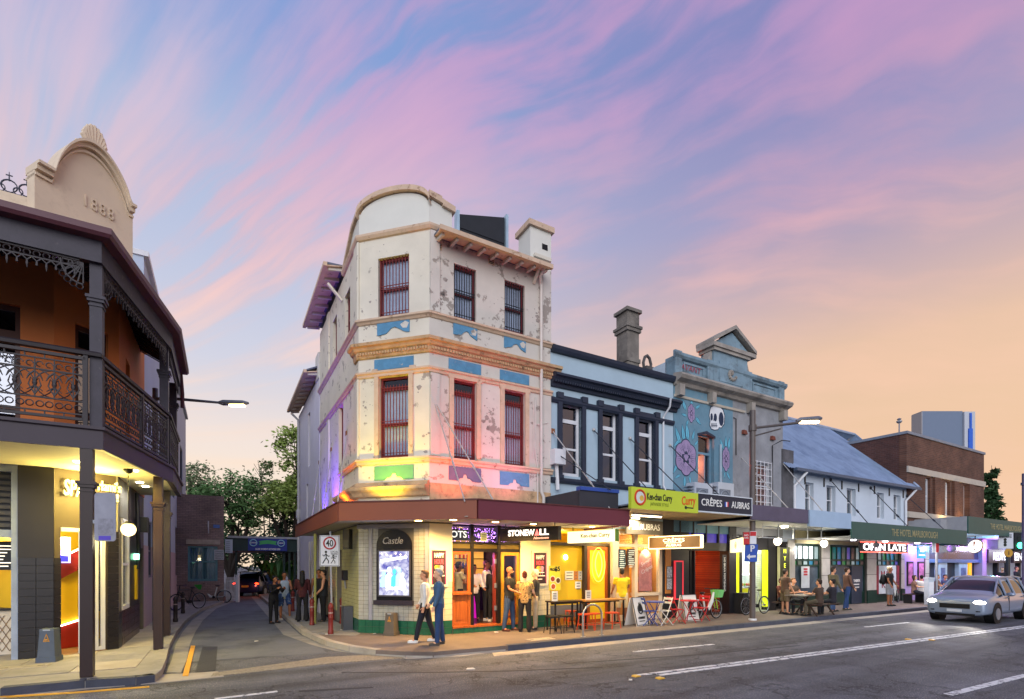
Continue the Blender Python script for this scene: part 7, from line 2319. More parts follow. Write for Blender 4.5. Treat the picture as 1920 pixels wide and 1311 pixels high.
# shop window at far left
w=B(LA);a_,b_=LA.U(-140),LA.U(20)
w.box(LA.U(20),LA.U(33),.02,.3,.13,4.0);w.box(a_,LA.U(20),.05,.25,2.55,2.7);w.box(a_,LA.U(20),.05,.2,3.85,4.0)
w.obj('shop_frame',mat('frame_bluegrey','8f9bb0',.5),tk)
lv=B(LA).box(a_,b_,.2,.24,2.7,3.85).obj('louvre_panel',M_blackm,tk)
for k in range(9):
 pbox('louvre',mat('louvre_grey','4a4744',.5),lv,LA,a_,b_-.04,.14,.2,2.76+k*.12,2.83+k*.12)
B(LA).box(a_,LA.U(33),2.4,2.5,.13,2.6).obj('brick_back',brick_mat('tan_brick','9a6a4a','b07f5a','6d5a4a',LA,.24,.09),tk)
B(LA).box(a_,LA.U(18),.9,1.5,.13,1.05).obj('counter',mat('mesh_white','d0c6b4',.5,var=.1),tk)
for k in range(12):
 uu=LA.U(18)-.0-k*.12
 for s_ in(-1,1):
  B(LA).tube([(uu,.89,.2),(uu+s_*.4,.89,.95)],.006,4).obj('lattice_bar',mat('lattice_brown','7a6248',.6),tk)
B(LA).box(a_,LA.U(20),.85,1.55,1.05,1.1).obj('counter_top',M_blackm,tk)
B(LA).box(LA.U(12),LA.U(19),.8,1.0,1.1,1.6).obj('till',M_yel,tk)
B(LA).box(a_,LA.U(17),.8,.85,1.9,2.5).obj('menu_board',M_blackm,tk)
for k in range(7):
 B(LA).box(LA.U(16)-.5,LA.U(16)-.5+rr.uniform(.2,.4),.79,.8,1.97+k*.07,1.99+k*.07).obj('menu_line',emit('soft_white','f3e6d0',1.2),tk)
 # neon shop name
nn_=thing('takeaway_neon','glowing pale yellow neon shop name over the takeaway door','neon sign',LC.w(.5,-.05,3.1))
M_ny=emit('neon_pale','fff0a0',1.0)
text('SPA',LC,LC.U(137),-.05,LC.Z(137,918),.46,M_ny,nn_,bold=.012,ext=.04,width=LC.U(157)-LC.U(118),rot=-3)
text('rlami\'s',LC,LC.U(203),-.05,LC.Z(203,914),.30,M_ny,nn_,bold=.01,ext=.04,width=LC.U(223)-LC.U(180))
text('!',LC,LC.U(218),-.05,LC.Z(218,935),.24,M_ny,nn_,bold=.02,ext=.04)
B(LC).box(LC.U(117),LC.U(224),-.03,-.005,LC.Z(170,922),LC.Z(170,919)).obj('mount_rail',mat('taupe_render','4a4038',.7),nn_)
light('POINT',LC.w(LC.U(150),-.45,LC.Z(137,918)),110,(1,.78,.2),nn_,.2)
# grey sign back on the post
t=thing('pole_sign_panel','large grey sign panel with rounded corners fixed to the verandah post','sign',(P1.x+.25,P1.y,2.4))
f=Fr(P1.x,P1.y,0)
f2=Fr(P1.x,P1.y-.05,3)
a,b=f2.U(177),f2.U(217)
z0,z1=f2.Z(197,1015),f2.Z(197,924)
cr_r=.05
pts=[]
for cx_,cz_,a0 in((b-cr_r,z0+cr_r,-90),(b-cr_r,z1-cr_r,0),(a+cr_r,z1-cr_r,90),(a+cr_r,z0+cr_r,180)):
 for k in range(5):
  pts.append((cx_+cr_r*math.cos(R(a0+k*22.5)),cz_+cr_r*math.sin(R(a0+k*22.5))))
B(f2).prism(pts,.0,.012).obj('panel',mat('sign_grey','8f909c',.5,var=.12,vs=4),t)
B(f2).box(a+.07,b-.08,-.004,.0,z0+.02,z0+.09).obj('violet_print',mat('violet_print','5a4ab8',.6),t)
B(f2).box(a+.06,b-.04,-.003,.0,z0+.1,z0+.38).obj('faded_sticker',mat('faded','84848f',.6,var=.25,vs=12),t)
B(f2).box(f2.U(160),a+.02,.012,.03,z0+.3,z0+.36).obj('bracket',M_steel,t)
# ================================================================ pale building farther down the lane
pb=thing('pale_lane_building','pale blue three storey building along the left side of the lane','building',LL.w(12,1,0))
M_pl2=mat('pale_lane_render','b3c0d3',.75,var=.05,vs=.8)
M_pl3=mat('pale_lane_base','b9a3a8',.75,var=.08,vs=.8)
ue=LL.U(349)
lw_=[(8.6,9.6,1.6,3.6),(11.6,12.8,1.5,3.9),(15.5,16.8,1.5,3.9),(13.5,15.0,5.2,7.0),(13.5,15.0,8.0,9.6),(18.5,20.5,5.0,8.6),(5.2,6.2,1.6,3.4)]
B(LL).grid(4.25,ue,2.6,11.2,.02,.3,lw_).obj('wall',M_pl2,pb)
B(LL).grid(4.25,ue,.1,2.6,.01,.3,lw_+[(6.8,7.7,.13,2.4),(17.4,18.3,.13,2.3)]).obj('base_wall',M_pl3,pb)
B(LL).box(4.3,ue,.8,8,.1,11.0).obj('inner_core',M_dark,pb)
B(LL).box(ue-.3,ue-.0,.3,8,.1,11.2).obj('end_wall',M_pl2,pb)
for a,b,c,d in lw_:
 window(pb,LL,a,b,c,d,mat('dark_frames','4b5060',.5),curtain=False,muntins=1,v=.05,gm=glass_mat('sky_tint_glass','7f9cc8',.14))
for a in(6.8,17.4):
 B(LL).box(a,a+.9,.1,.18,.13,2.4).obj('door',mat('door_grey','8b8f94',.4),pb)
B(LL).box(4.2,ue+.1,-.1,.3,11.2,11.35).obj('coping',M_white_p,pb)
# street lamp bracketed out of the pale building
sl_=thing('lane_street_lamp','lit street lamp on a long grey arm reaching over the lane','street lamp',LL.w(4.0,-.3,0))
zq_=LL.Z(330,748,-.6)
p_a=Vector(((330-CX)/FPX*14.5,14.5,CAMH+(HY-748)*14.5/FPX))
p_b=Vector(((410-CX)/FPX*14.5,14.5,CAMH+(HY-755)*14.5/FPX))
p_c=Vector(((466-CX)/FPX*14.5,14.5,CAMH+(HY-756)*14.5/FPX))
M_lampg=mat('lamp_grey','6c6f78',.5,metal=.3)
B().tube([p_a+Vector((-.6,0,0)),p_a,p_b],[.05,.045,.035],8).obj('arm',M_lampg,sl_)
b=B();b.tube([p_b,p_b+(p_c-p_b)*.15,p_b+(p_c-p_b)*.8,p_c],[.04,.085,.08,.03],8)
b.obj('lamp_head',M_lampg,sl_,smooth=True)
c_=p_b+(p_c-p_b)*.62
B().cbox((c_.x,c_.y,c_.z-.075),(.42,.12,.04)).obj('lens',emit('street_lens','ffd890',12),sl_)
light('SPOT',c_-Vector((0,0,.15)),60,(1,.85,.55),sl_,.1,aim=c_-Vector((0,0,5)),spot=140)
B().tube([p_a+Vector((-.6,0,-7.0)),p_a+Vector((-.6,0,.3))],.07,8).obj('pole',M_lampg,sl_)
# ================================================================ end of the lane: brick block, carport, trees
BK=Fr((338-CX)/FPX*25.6,25.6,29.9)
br=thing('brick_block','low dark brick block at the end of the lane with a teal window','building',BK.w(1,0,0))
bx1=BK.U(420)
tw_=(BK.U(352),BK.U(408),BK.Z(380,1090),BK.Z(380,1024))
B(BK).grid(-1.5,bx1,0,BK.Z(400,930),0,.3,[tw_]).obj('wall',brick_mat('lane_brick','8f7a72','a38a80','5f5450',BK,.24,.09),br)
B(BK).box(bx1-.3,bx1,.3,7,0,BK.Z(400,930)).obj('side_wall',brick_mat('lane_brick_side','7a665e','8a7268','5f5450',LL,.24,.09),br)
B(BK).box(-1.5,bx1-.3,.8,7,0,BK.Z(400,935)).obj('inner_core',M_dark,br)
window(br,BK,*tw_,mat('teal_joinery','5f8f92',.5),curtain=True,mid=.55,muntins=1,ft=.09,cm=mat('teal_blind','6f9a98',.7),v=.05)
B(BK).box(BK.U(349),BK.U(413),-.06,.0,BK.Z(380,1021),BK.Z(380,1012)).obj('lintel',mat('pale_lintel','b9a893',.7,var=.2,vs=4),br)
o=tag(B(BK).box(BK.U(402),BK.U(420),-.04,-.005,BK.Z(410,1050),BK.Z(410,1031)).obj('wall_sign',mat('wall_sign_white','c3c3c6',.6)),'white lettered notice on the brick block beside the teal window','sign')
for k,s in enumerate(('COMMUNITY','OFFICE','PARKING','PRIVATE')):
 text(s,BK,BK.U(411),-.045,BK.Z(410,1034.5+k*4.2),.11,mat('sign_ink','22241e',.6),o,width=.36)
B(BK).tube([(BK.U(391),-.3,BK.Z(391,978)),(BK.U(391),-.25,BK.Z(391,990)),(BK.U(391),-.05,BK.Z(391,1000))],.03,6).obj('wall_lamp',M_white_p,br)
B(BK).box(BK.U(400),BK.U(412),-.05,0,BK.Z(400,990),BK.Z(400,984)).obj('blue_plate',mat('blue_plate','5a78b8',.5),br)
b=B(BK).box(BK.U(422),BK.U(436),-.3,.1,BK.Z(430,1037),BK.Z(430,1012)).obj('wall_unit',mat('ac_casing','b4bcc6',.5),br)
for k in range(6):
 pbox('fin',mat('ac_fin','8f98a3',.5),b,BK,BK.U(423.5),BK.U(431),-.32,-.3,BK.Z(430,1035-k*3.6),BK.Z(430,1033.4-k*3.6))
 # carport with the blue sign
CPF=Fr((422-CX)/FPX*28.2,28.2,29.9)
cpt=thing('green_carport','dark green carport roof on posts at the end of the lane','carport',CPF.w(2,0,0))
M_cg=mat('carport_green','17302f',.5,var=.08)
B(CPF).box(.1,CPF.U(570),0,5,CPF.Z(480,1034),CPF.Z(480,1008)).obj('roof',M_cg,cpt)
B(CPF).box(.1,CPF.U(572),-.12,-.02,CPF.Z(480,1010),CPF.Z(480,1006)).obj('roof_edge',mat('edge_grey','9a9da3',.5),cpt)
for px in(441,531,541,551,566):
 B(CPF).box(CPF.U(px),CPF.U(px+4),.1,.25,0,CPF.Z(480,1030)).obj('post',M_cg,cpt)
o=thing('network_sign','blue banner sign with green ribbon and white emblems on the carport','sign',CPF.w(CPF.U(500,-.2),-.2,3))
a,b,z0,z1=CPF.U(465,-.2),CPF.U(538,-.2),CPF.Z(500,1033,-.2),CPF.Z(500,1010,-.2)
B(CPF).box(a,b,-.25,-.18,z0,z1).obj('board',mat('banner_blue','1d2f86',.5),o)
text("OLDER WOMEN'S NETWORK NSW",CPF,(a+b)/2,-.255,z0+.09,.15,M_white_p,o,bold=.02,width=(b-a)*.64)
for x_,s_ in((a+.27,'OWN'),(b-.32,'NSW')):
 B(CPF).tube([(x_+.18*math.cos(6.2832*k/20),-.26,z1-.26+.18*math.sin(6.2832*k/20))for k in range(20)],.025,5,closed=True).obj('emblem_ring',mat('emblem_pale','8fc0d0',.5),o)
 text(s_,CPF,x_,-.255,z1-.26,.12,M_white_p,o,bold=.02)
um_=(a+b)/2
B(CPF).prism([(um_-.48,z1-.38),(um_-.3,z1-.34),(um_,z1-.3),(um_+.3,z1-.34),(um_+.48,z1-.38),(um_+.4,z1-.27),(um_+.48,z1-.16),(um_+.3,z1-.13),(um_,z1-.09),(um_-.3,z1-.13),(um_-.48,z1-.16),(um_-.4,z1-.27)],-.262,-.25).obj('ribbon',mat('ribbon_green','3fa35e',.5),o)
# gates and fences
def pickets(x0,x1,d,zt,n,lab,deg=0):
 f=Fr((x0-CX)/FPX*d,d,deg)
 t=thing('picket_gate',lab,'gate',f.w(0,0,0))
 L=f.U(x1)
 for k in range(n):
  uu=L*(k+.5)/n
  pbox('picket',M_white_p,t,f,uu-.018,uu+.018,-.015,.015,.05,zt)
 for zz in(.15,zt-.25):
  pbox('rail',M_white_p,t,f,0,L,.015,.045,zz,zz+.07)
 pbox('gate_post',M_white_p,t,f,L,L+.14,-.06,.08,0,zt+.12)
pickets(423,443,27.2,1.35,8,'white picket gate beside the brick block')
pickets(449,474,33,1.15,10,'lower white picket fence behind the parked car, left of it')
pickets(566,580,25,1.6,4,'white picket gate past the people at the pub wall')
def tree(px,d,H,crowns,trunk_r,n,lab,leafc,size=.16,seed=0,name='tree'):
 q=random.Random(seed)
 X=(px-CX)/FPX*d
 t=thing(name,lab,'tree',(X,d,0))
 m=mat('leaf_'+leafc,leafc,.7,var=.35,vs=1.1)
 b=B()
 for cx_,cz_,rx,rz in crowns:
  a=Vector((X,d,H*.12))
  e=Vector((X+cx_,d+q.uniform(-.5,.5),cz_))
  mid=a.lerp(e,.5)+Vector((q.uniform(-.3,.3),q.uniform(-.3,.3),.3))
  b.tube([(X,d,0),a,mid,e],[trunk_r,trunk_r*.8,trunk_r*.45,trunk_r*.12],6)
  for k in range(7):
   g=e+Vector((q.gauss(0,rx*.5),q.gauss(0,rx*.4),q.gauss(0,rz*.5)))
   b.tube([mid.lerp(e,q.uniform(.2,.9)),g],[trunk_r*.18,.015],4)
 b.obj('trunk',mat('bark','2f261f',.9,var=.2,vs=4),t)
 V,Fc=[],[]
 tot=sum(rx*rx*rz for _,_,rx,rz in crowns)
 for cx_,cz_,rx,rz in crowns:
  k=int(n*rx*rx*rz/tot)
  cl=[]
  for _ in range(max(7,int(rx*9))):
   th,ph=q.uniform(0,6.28),math.acos(q.uniform(-.75,1))
   r_=q.uniform(.55,1.0)
   cl.append(Vector((X+cx_+rx*r_*math.sin(ph)*math.cos(th),d+rx*.8*r_*math.sin(ph)*math.sin(th),cz_+rz*r_*math.cos(ph))))
  for _ in range(k):
   c0=q.choice(cl)
   sp=min(rx,rz)*.27
   c=c0+Vector((q.gauss(0,sp),q.gauss(0,sp),q.gauss(0,sp*.7)))
   x=Vector((q.gauss(0,1),q.gauss(0,1),q.gauss(0,.5))).normalized()
   y=x.cross(Vector((q.gauss(0,1),q.gauss(0,1),q.gauss(0,1)))).normalized()
   s=size*q.uniform(.6,1.3)
   i=len(V)
   V+=[c-x*s,c-y*s*.45,c+x*s,c+y*s*.45]
   Fc.append((i,i+1,i+2,i+3))
 cb2=B();cb2.v=V;cb2.f=Fc
 cb2.obj('crown',m,t,kind='stuff')
 return t
zz_=lambda y,d:CAMH+(HY-y)*d/FPX
xx_=lambda p,d:p*d/FPX
tree(432,42,9,[(0,zz_(930,42),3.0,1.9),(-2.2,zz_(945,42),1.6,1.2),(2.0,zz_(950,42),1.7,1.3),(.5,zz_(975,42),2.0,1.0)],.35,6500,'dark rounded tree with bare lower limbs behind the brick block','5a7d46',.17,1)
tree(548,35,9,[(.1,zz_(830,35),1.3,1.1),(.8,zz_(865,35),1.5,1.0),(-.6,zz_(930,35),1.6,1.1),(.7,zz_(950,35),1.8,1.4),(-1.4,zz_(955,35),1.2,.9),(.5,zz_(905,35),1.2,.8)],.3,8000,'tall light green tree leaning against the pub side wall','8fa352',.15,2)
tree(500,40,8,[(-.3,zz_(880,40),.8,.7),(.2,zz_(915,40),1.0,.8)],.1,900,'thin sparse tree between the two big crowns','5c7240',.13,3)
tree(360,46,8,[(0,zz_(900,46),1.6,1.6),(.6,zz_(925,46),1.4,1.2)],.2,1700,'sparse grey green tree just right of the pale lane building','6a7a54',.16,4)
tree(510,52,5,[(-3,3.4,3.0,2.3),(1,3.0,3.0,2.2),(4.2,3.6,3,2.6),(-6,2.6,2.4,2.0)],.2,7000,'dense dark bank of shrub trees behind the carport','2f4a28',.24,5)
tree(555,38,5,[(-.5,zz_(1000,38),1.6,1.3),(.8,zz_(985,38),1.4,1.0)],.12,1800,'dark low tree behind the carport sign','38522c',.17,6)
tree(1858,44,10,[(0,2.2+k*.85,.62 if k<7 else.42,.9)for k in range(10)],.12,9000,'narrow dark green cypress beside the brick corner building','2c4a26',.2,7,'cypress')
# broad-leaved garden plants under the carport
q=random.Random(5)
for i,(px,d)in enumerate(((512,32.5),(528,31.5),(545,32.5),(500,34))):
 X=(px-CX)/FPX*d
 t=thing('garden_plant',('banana plant with broad green leaves, leftmost but one by the car','banana plant with broad leaves right behind the couple in the lane','banana plant with broad leaves, rightmost under the carport','banana plant with broad leaves nearest the parked car')[i],'plant',(X,d,0))
 B().tube([(X,d,0),(X+.05,d,1.2)],[.09,.05],7).obj('stem',mat('stem_green','4a5a2a',.7),t)
 me=B()
 for k in range(9):
  a=q.uniform(0,6.28);L=q.uniform(.9,1.5)
  dx,dy=math.cos(a),math.sin(a)
  pts=[(X,d,.9),(X+dx*L*.4,d+dy*L*.4,1.6+q.uniform(0,.5)),(X+dx*L*.8,d+dy*L*.8,1.75+q.uniform(-.1,.6)),(X+dx*L,d+dy*L,1.4+q.uniform(-.1,.4))]
  w_=[.03,.17,.15,.02]
  bl=B()
  P=[]
  for(x,y,z),ww in zip(pts,w_):
   P+=[(x-dy*ww,y+dx*ww,z),(x,y,z-.04),(x+dy*ww,y-dx*ww,z)]
  F_=[]
  for s in range(3):
   F_+=[(3*s,3*s+3,3*s+4,3*s+1),(3*s+1,3*s+4,3*s+5,3*s+2)]
  bl.add(P,F_)
  bl.obj('leaf',mat('banana_leaf%d'%(k%2),('4f8a35','35662c')[k%2],.5,var=.25,vs=3),t)
  # blue shed walls behind the garden
tag(B().box(-17.6,-11.5,44,46,0,4.6).obj('blue_shed',mat('shed_blue','5a6f9c',.6,var=.1)),'blue grey corrugated shed behind the banana plants','shed')
sh_=D.objects['blue_shed']
for k in range(20):
 pbox('rib',mat('shed_blue','5a6f9c',.6),sh_,WF,-17.6+k*.31,-17.5+k*.31,43.95,44,0,4.6)
 # ================================================================ street furniture
def fpos(px,py):
 p=gp(px,py,FP)
 return p
def bollard(px,py,lab,hexc,h=.85,grp='red bollards along the lane kerb'):
 p=fpos(px,py)
 f=Fr(p.x,p.y,0)
 t=thing('bollard',lab,'bollard',p,grp)
 B(f).lathe(0,0,[(.075,FP),(.075,FP+.1),(.062,FP+.12),(.062,FP+h*.5),(.07,FP+h*.52),(.062,FP+h*.55),(.058,FP+h*.82)],12).obj('shaft',mat('bollard_'+hexc,hexc,.5,var=.12,vs=5),t,smooth=True)
 B(f).lathe(0,0,[(.07,FP+h*.82),(.075,FP+h*.85),(.07,FP+h*.9),(.045,FP+h*.96),(.02,FP+h)],12).obj('cap',mat('bollard_'+hexc,hexc,.5),t,smooth=True)
 B(f).lathe(0,0,[(.0635,FP+h*.66),(.0635,FP+h*.7)],12).obj('reflector_band',mat('band_pale','9a8a86',.4),t)
bollard(585,1173,'dark red bollard beside the yellow green pole','6a1c1a')
bollard(620,1189,'dark red bollard in front of the 40 sign post, nearest the corner','6a1c1a')
bollard(628,1163,'dark red bollard close to the pub wall behind the sign post','6a1c1a')
bollard(641,1170,'dark red bollard by the wall, just left of the grey cabinet','6a1c1a')
bollard(549,1147,'dark red bollard farthest down the lane behind the couple','6a1c1a')
bollard(329,1166,'dark brown bollard on the left lane footpath, nearer one','241c1e',grp='brown bollards on the left footpath')
bollard(343,1150,'dark brown bollard beside the parked black bicycle','241c1e',grp='brown bollards on the left footpath')
# 40 zone sign
p=fpos(622,1186)
f=Fr(p.x,p.y,3)
t=thing('speed_sign','white 40 local traffic area sign with walking figures on a grey post','sign',p)
B(f).tube([(0,.03,FP),(-.05,.03,2.95)],.03,8).obj('post',M_steel,t)
a,b,z0,z1=f.U(599.5),f.U(637),f.Z(618,1062),f.Z(618,1004)
M_sgw=mat('sign_white_face','c9ccd2',.45,var=.03)
B(f).box(a,b,-.01,.0,z0,z1).obj('panel',M_sgw,t)
e=B(f)
for x0,x1,y0,y1 in((a+.015,b-.015,z1-.025,z1-.015),(a+.015,b-.015,z0+.015,z0+.025),(a+.015,a+.025,z0+.015,z1-.015),(b-.025,b-.015,z0+.015,z1-.015)):
 e.box(x0,x1,-.014,-.009,y0,y1)
M_ink=mat('sign_ink','22241e',.6)
e.obj('border',M_ink,t)
um_=(a+b)/2
rs=(b-a)*.29
zr_=z1-rs-.06
B(f).tube([(um_+rs*math.cos(6.2832*k/28),-.012,zr_+rs*math.sin(6.2832*k/28))for k in range(28)],.022,6,closed=True).obj('red_ring',mat('sign_red_ring','a01c24',.5),t)
text('40',f,um_,-.012,zr_-.01,.26,M_ink,t,bold=.015,width=rs*1.25)
for k,s in enumerate(('LOCAL','TRAFFIC','AREA')):
 text(s,f,um_+.13,-.012,zr_-rs-.08-k*.065,.07,M_ink,t,bold=.01,width=.2 if k<2 else.14)
for ox,sc_ in((-.1,1.0),(.1,.68)):
 g=B(f)
 zb_=z0+.08
 g.disc(um_+ox,-.014,-.01,zb_+.32*sc_,.035*sc_,10)
 for pts in([(0,.28),(.01,.15)],[(.01,.15),(.07,.07),(.06,0)],[(.0,.15),(-.05,.07),(-.09,.0)],[(0,.26),(.06,.2),(.1,.21)],[(0,.26),(-.06,.2),(-.09,.24)]):
  g.tube([(um_+ox+x*sc_,-.012,zb_+z*sc_)for x,z in pts],.014*sc_,5)
 g.obj('walking_figure',M_ink,t)
p=fpos(591,1170)
t=tag(B(Fr(p.x,p.y,0)).tube([(0,0,FP),(0,0,2.15)],.04,8).tube([(0,0,2.15),(0,0,3.0)],.05,8).obj('lane_pole',mat('pole_yellowgreen','8a8a4a',.5,var=.12)),'yellow green pole with a thicker top beside the people at the wall','pole')
# grey cabinet
f=SI
o=tag(B(SI).box(-.95,-.6,-.28,-.02,FP,.82).obj('cabinet',mat('cabinet_grey','4b4d52',.5,var=.08)),'dark grey service cabinet against the pub lane wall','cabinet')
B(SI).box(-.9,-.65,-.29,-.28,.25,.75).obj('door',mat('cabinet_grey','4b4d52',.5),o)
o=tag(B(SI).box(-1.6,-1.35,-.14,-.0,1.55,1.85).obj('wall_speaker',M_blackm),'small black speaker bracketed to the pub lane wall','speaker')
B(SI).tube([(-1.48,-.07,1.55),(-1.48,-.04,1.3)],.03,6).obj('bracket',M_steel,o)
o=tag(B(CH).box(-.42,-.22,-.12,.05,2.45,3.0).obj('wall_lantern',M_blackm),'black box lantern on the pub corner under the canopy','lantern')
B(CH).box(-.4,-.24,-.13,-.12,2.5,2.7).obj('lens',mat('lens_dark','33302c',.3),o)
def street_bin(p,deg,h,w,hexc,lab):
 f=Fr(p.x,p.y,deg)
 t=thing('street_bin',lab,'bin',p,'tapered sidewalk bins')
 m=mat('bin_'+hexc,hexc,.6,var=.15,vs=5,bump=.1)
 z=p.z
 def fr_(z0,z1,w0,w1):
  return[(x*w0,y*w0,z0)for x,y in((-1,-1),(1,-1),(1,1),(-1,1))]+[(x*w1,y*w1,z1)for x,y in((-1,-1),(1,-1),(1,1),(-1,1))]
 Fq=[(3,2,1,0),(4,5,6,7),(0,1,5,4),(1,2,6,5),(2,3,7,6),(3,0,4,7)]
 B(f).add(fr_(z+.1,z+h*.93,w,w*.82),Fq).obj('body',m,t)
 B(f).add(fr_(z,z+.1,w*1.14,w*1.12),Fq).obj('plinth',m,t)
 B(f).add(fr_(z+h*.93,z+h,w*.86,w*.8),Fq).obj('lid',m,t)
 y_=-w*.86
 o=B(f).prism([(-w*.38,z+h*.62),(w*.38,z+h*.62),(0,z+h*.86)],y_-.008,y_+.1).obj('warning_triangle',mat('warn_yellow','c98a1e',.5),t)
 B(f).prism([(-w*.25,z+h*.645),(w*.25,z+h*.645),(0,z+h*.81)],y_-.012,y_+.09).obj('triangle_field',m,t)
 B(f).box(-w*.18,w*.18,y_-.016,y_,z+h*.66,z+h*.70).obj('triangle_mark',mat('warn_yellow','c98a1e',.5),t)
 B(f).box(-w*.4,w*.4,y_-.005,y_+.1,z+h*.945,z+h*.985).obj('label_strip',mat('label_pale','9fa6ad',.5),t)
street_bin(gp(93,1240,FP),20,.64,.135,'4b5563','tapered blue grey bin with yellow triangle outside the takeaway')
street_bin(CH.w(CH.U(734,-.2),-.2,FP),-15,.60,.14,'5b5248','tapered brown bin with yellow triangle under the lit poster')
# bicycle hoop
u0,v0=fuv(1093,1196)
pa,pb_=gp(1093,1194,FP),gp(1128,1191,FP)
d=(pb_-pa)
pts=[pa,pa+Vector((0,0,.55))]+[pa.lerp(pb_,.5)-d*.5*math.cos(math.pi*k/10)+Vector((0,0,.55+.28*math.sin(math.pi*k/10)))for k in range(1,10)]+[pb_+Vector((0,0,.55)),pb_]
o=tag(B().tube(pts,.027,10).obj('bike_hoop',mat('brushed_steel','a5a29c',.3,metal=.8),smooth=True),'brushed steel arched bicycle hoop at the kerb before the curry shop','bike rack')
for p in(pa,pb_):
 B(Fr(p.x,p.y,0)).lathe(0,0,[(.07,FP),(.07,FP+.012)],10).obj('base_plate',M_steel,o)
 # ---------------------------------------------------------------- tables, stools, chairs (modelled at the origin)
def local_parts(t):
 LOC[t.name]=Vector((0,0,0))
 return t
def table(px0,px1,v,h,hexc,lab,d=.5):
 a,b=FA.U(px0,v),FA.U(px1,v)
 t=thing('cafe_table',lab,'table',FA.w((a+b)/2,v,FP),'tables outside the curry shop')
 B(FA).box(a,b,v-d/2,v+d/2,FP+h-.04,FP+h).obj('table_top',mat('table_'+hexc,hexc,.4,var=.15),t)
 for uu in(a+.05,b-.05):
  for vv in(v-d/2+.05,v+d/2-.05):
   pbox('leg',M_blackm,t,FA,uu-.02,uu+.02,vv-.02,vv+.02,FP,FP+h-.04)
 pbox('apron',M_blackm,t,FA,a+.05,b-.05,v-.02,v+.02,FP+h-.1,FP+h-.04)
table(1031,1083,-.75,.84,'2e2018','dark narrow table nearest the pub outside the curry shop')
table(1088,1163,-.75,.84,'b07a3c','pale timber table outside the curry shop door')
st0=None
def stool(hexc):
 t=local_thing('stool','s','stool',(0,0,0),'stools outside the curry shop')
 m=mat('stool_'+hexc,hexc,.45,var=.1)
 B().box(-.16,.16,-.16,.16,.44,.475).obj('seat',m,t)
 for x in(-1,1):
  for y in(-1,1):
   B().tube([(x*.13,y*.13,.45),(x*.18,y*.18,0)],.014,5).obj('leg',m,t)
 for a_,b_ in(((-.165,-.165),(.165,-.165)),((.165,-.165),(.165,.165)),((.165,.165),(-.165,.165)),((-.165,.165),(-.165,-.165))):
  B().tube([(a_[0],a_[1],.16),(b_[0],b_[1],.16)],.01,5).obj('stretcher',m,t)
 return t
S_b,S_o=stool('1c1a1a'),stool('c9441c')
lst=[(S_b,1036,-1.25,'black stool at the dark table, nearest the pub'),(S_b,1060,-1.25,'black stool at the dark table, second from the pub'),(S_b,1082,-.2,'black stool behind the dark table'),(S_o,1098,-1.2,'orange stool left of the timber table, behind the steel hoop'),(S_o,1116,-1.15,'orange stool under the middle of the timber table'),(S_o,1148,-1.2,'orange stool at the right end of the timber table'),(S_o,1072,-.15,'orange stool tucked behind the dark table')]
used=set()
for s,px,v,lab in lst:
 pos=FA.w(FA.U(px,v),v,FP)
 if s.name in used:
  dup(s,lab,pos,30+rr.uniform(-15,15))
 else:
  used.add(s.name);s.location=pos;s.rotation_euler=(0,0,R(25));s['label']=lab
def fold_chair(hexc):
 t=local_thing('folding_chair','c','chair',(0,0,0),'folding chairs outside the crêpe shop')
 m=mat('chair_'+hexc,hexc,.45,var=.06)
 for k in range(4):
  B().box(-.19,.19,-.17+k*.09,-.10+k*.09,.435,.455).obj('seat_slat',m,t)
 for s_ in(-1,1):
  B().tube([(s_*.2,-.22,0),(s_*.2,.0,.3),(s_*.2,.22,.86)],.014,5).obj('back_leg',m,t)
  B().tube([(s_*.18,.24,0),(s_*.18,-.18,.44)],.014,5).obj('front_leg',m,t)
 for z in(.66,.78):
  B().box(-.2,.2,.15+(z-.66)*.3,.165+(z-.66)*.3,z,z+.07).obj('back_slat',m,t)
 B().tube([(-.2,-.2,.06),(.2,-.2,.06)],.01,5).obj('stretcher',m,t)
 return t
for hexc,spots in(('b51c22',((1268,-1.25,100,'red folding chair left of the white board'),(1314,-1.2,-60,'red folding chair right of the white board, before the bicycle'))),('27408a',((1216,-1.2,95,'blue folding chair by the small table'),)),('cfcac0',((1243,-1.35,-70,'white folding chair right of the blue chair'),))):
 c0=fold_chair(hexc)
 for i,(px,v,yaw,lab)in enumerate(spots):
  pos=FA.w(FA.U(px,v),v,FP)
  if i:
   dup(c0,lab,pos,yaw)
  else:
   c0.location=pos;c0.rotation_euler=(0,0,R(yaw));c0['label']=lab
for px,v,hexc,lab in((1229,-1.2,'27408a','small blue round table between the blue and white chairs'),(1292,-1.35,'b51c22','small red round table before the white board')):
 p=FA.w(FA.U(px,v),v,FP)
 f=Fr(p.x,p.y,30)
 t=thing('bistro_table',lab,'table',p)
 B(f).lathe(0,0,[(.28,FP+.7),(.29,FP+.72),(.28,FP+.735)],18).obj('table_top',mat('chair_'+hexc,hexc,.45),t)
 for k in range(3):
  a=6.2832*k/3
  B(f).tube([(.2*math.cos(a),.2*math.sin(a),FP+.7),(-.22*math.cos(a),-.22*math.sin(a),FP)],.013,5).obj('leg',mat('chair_'+hexc,hexc,.45),t)
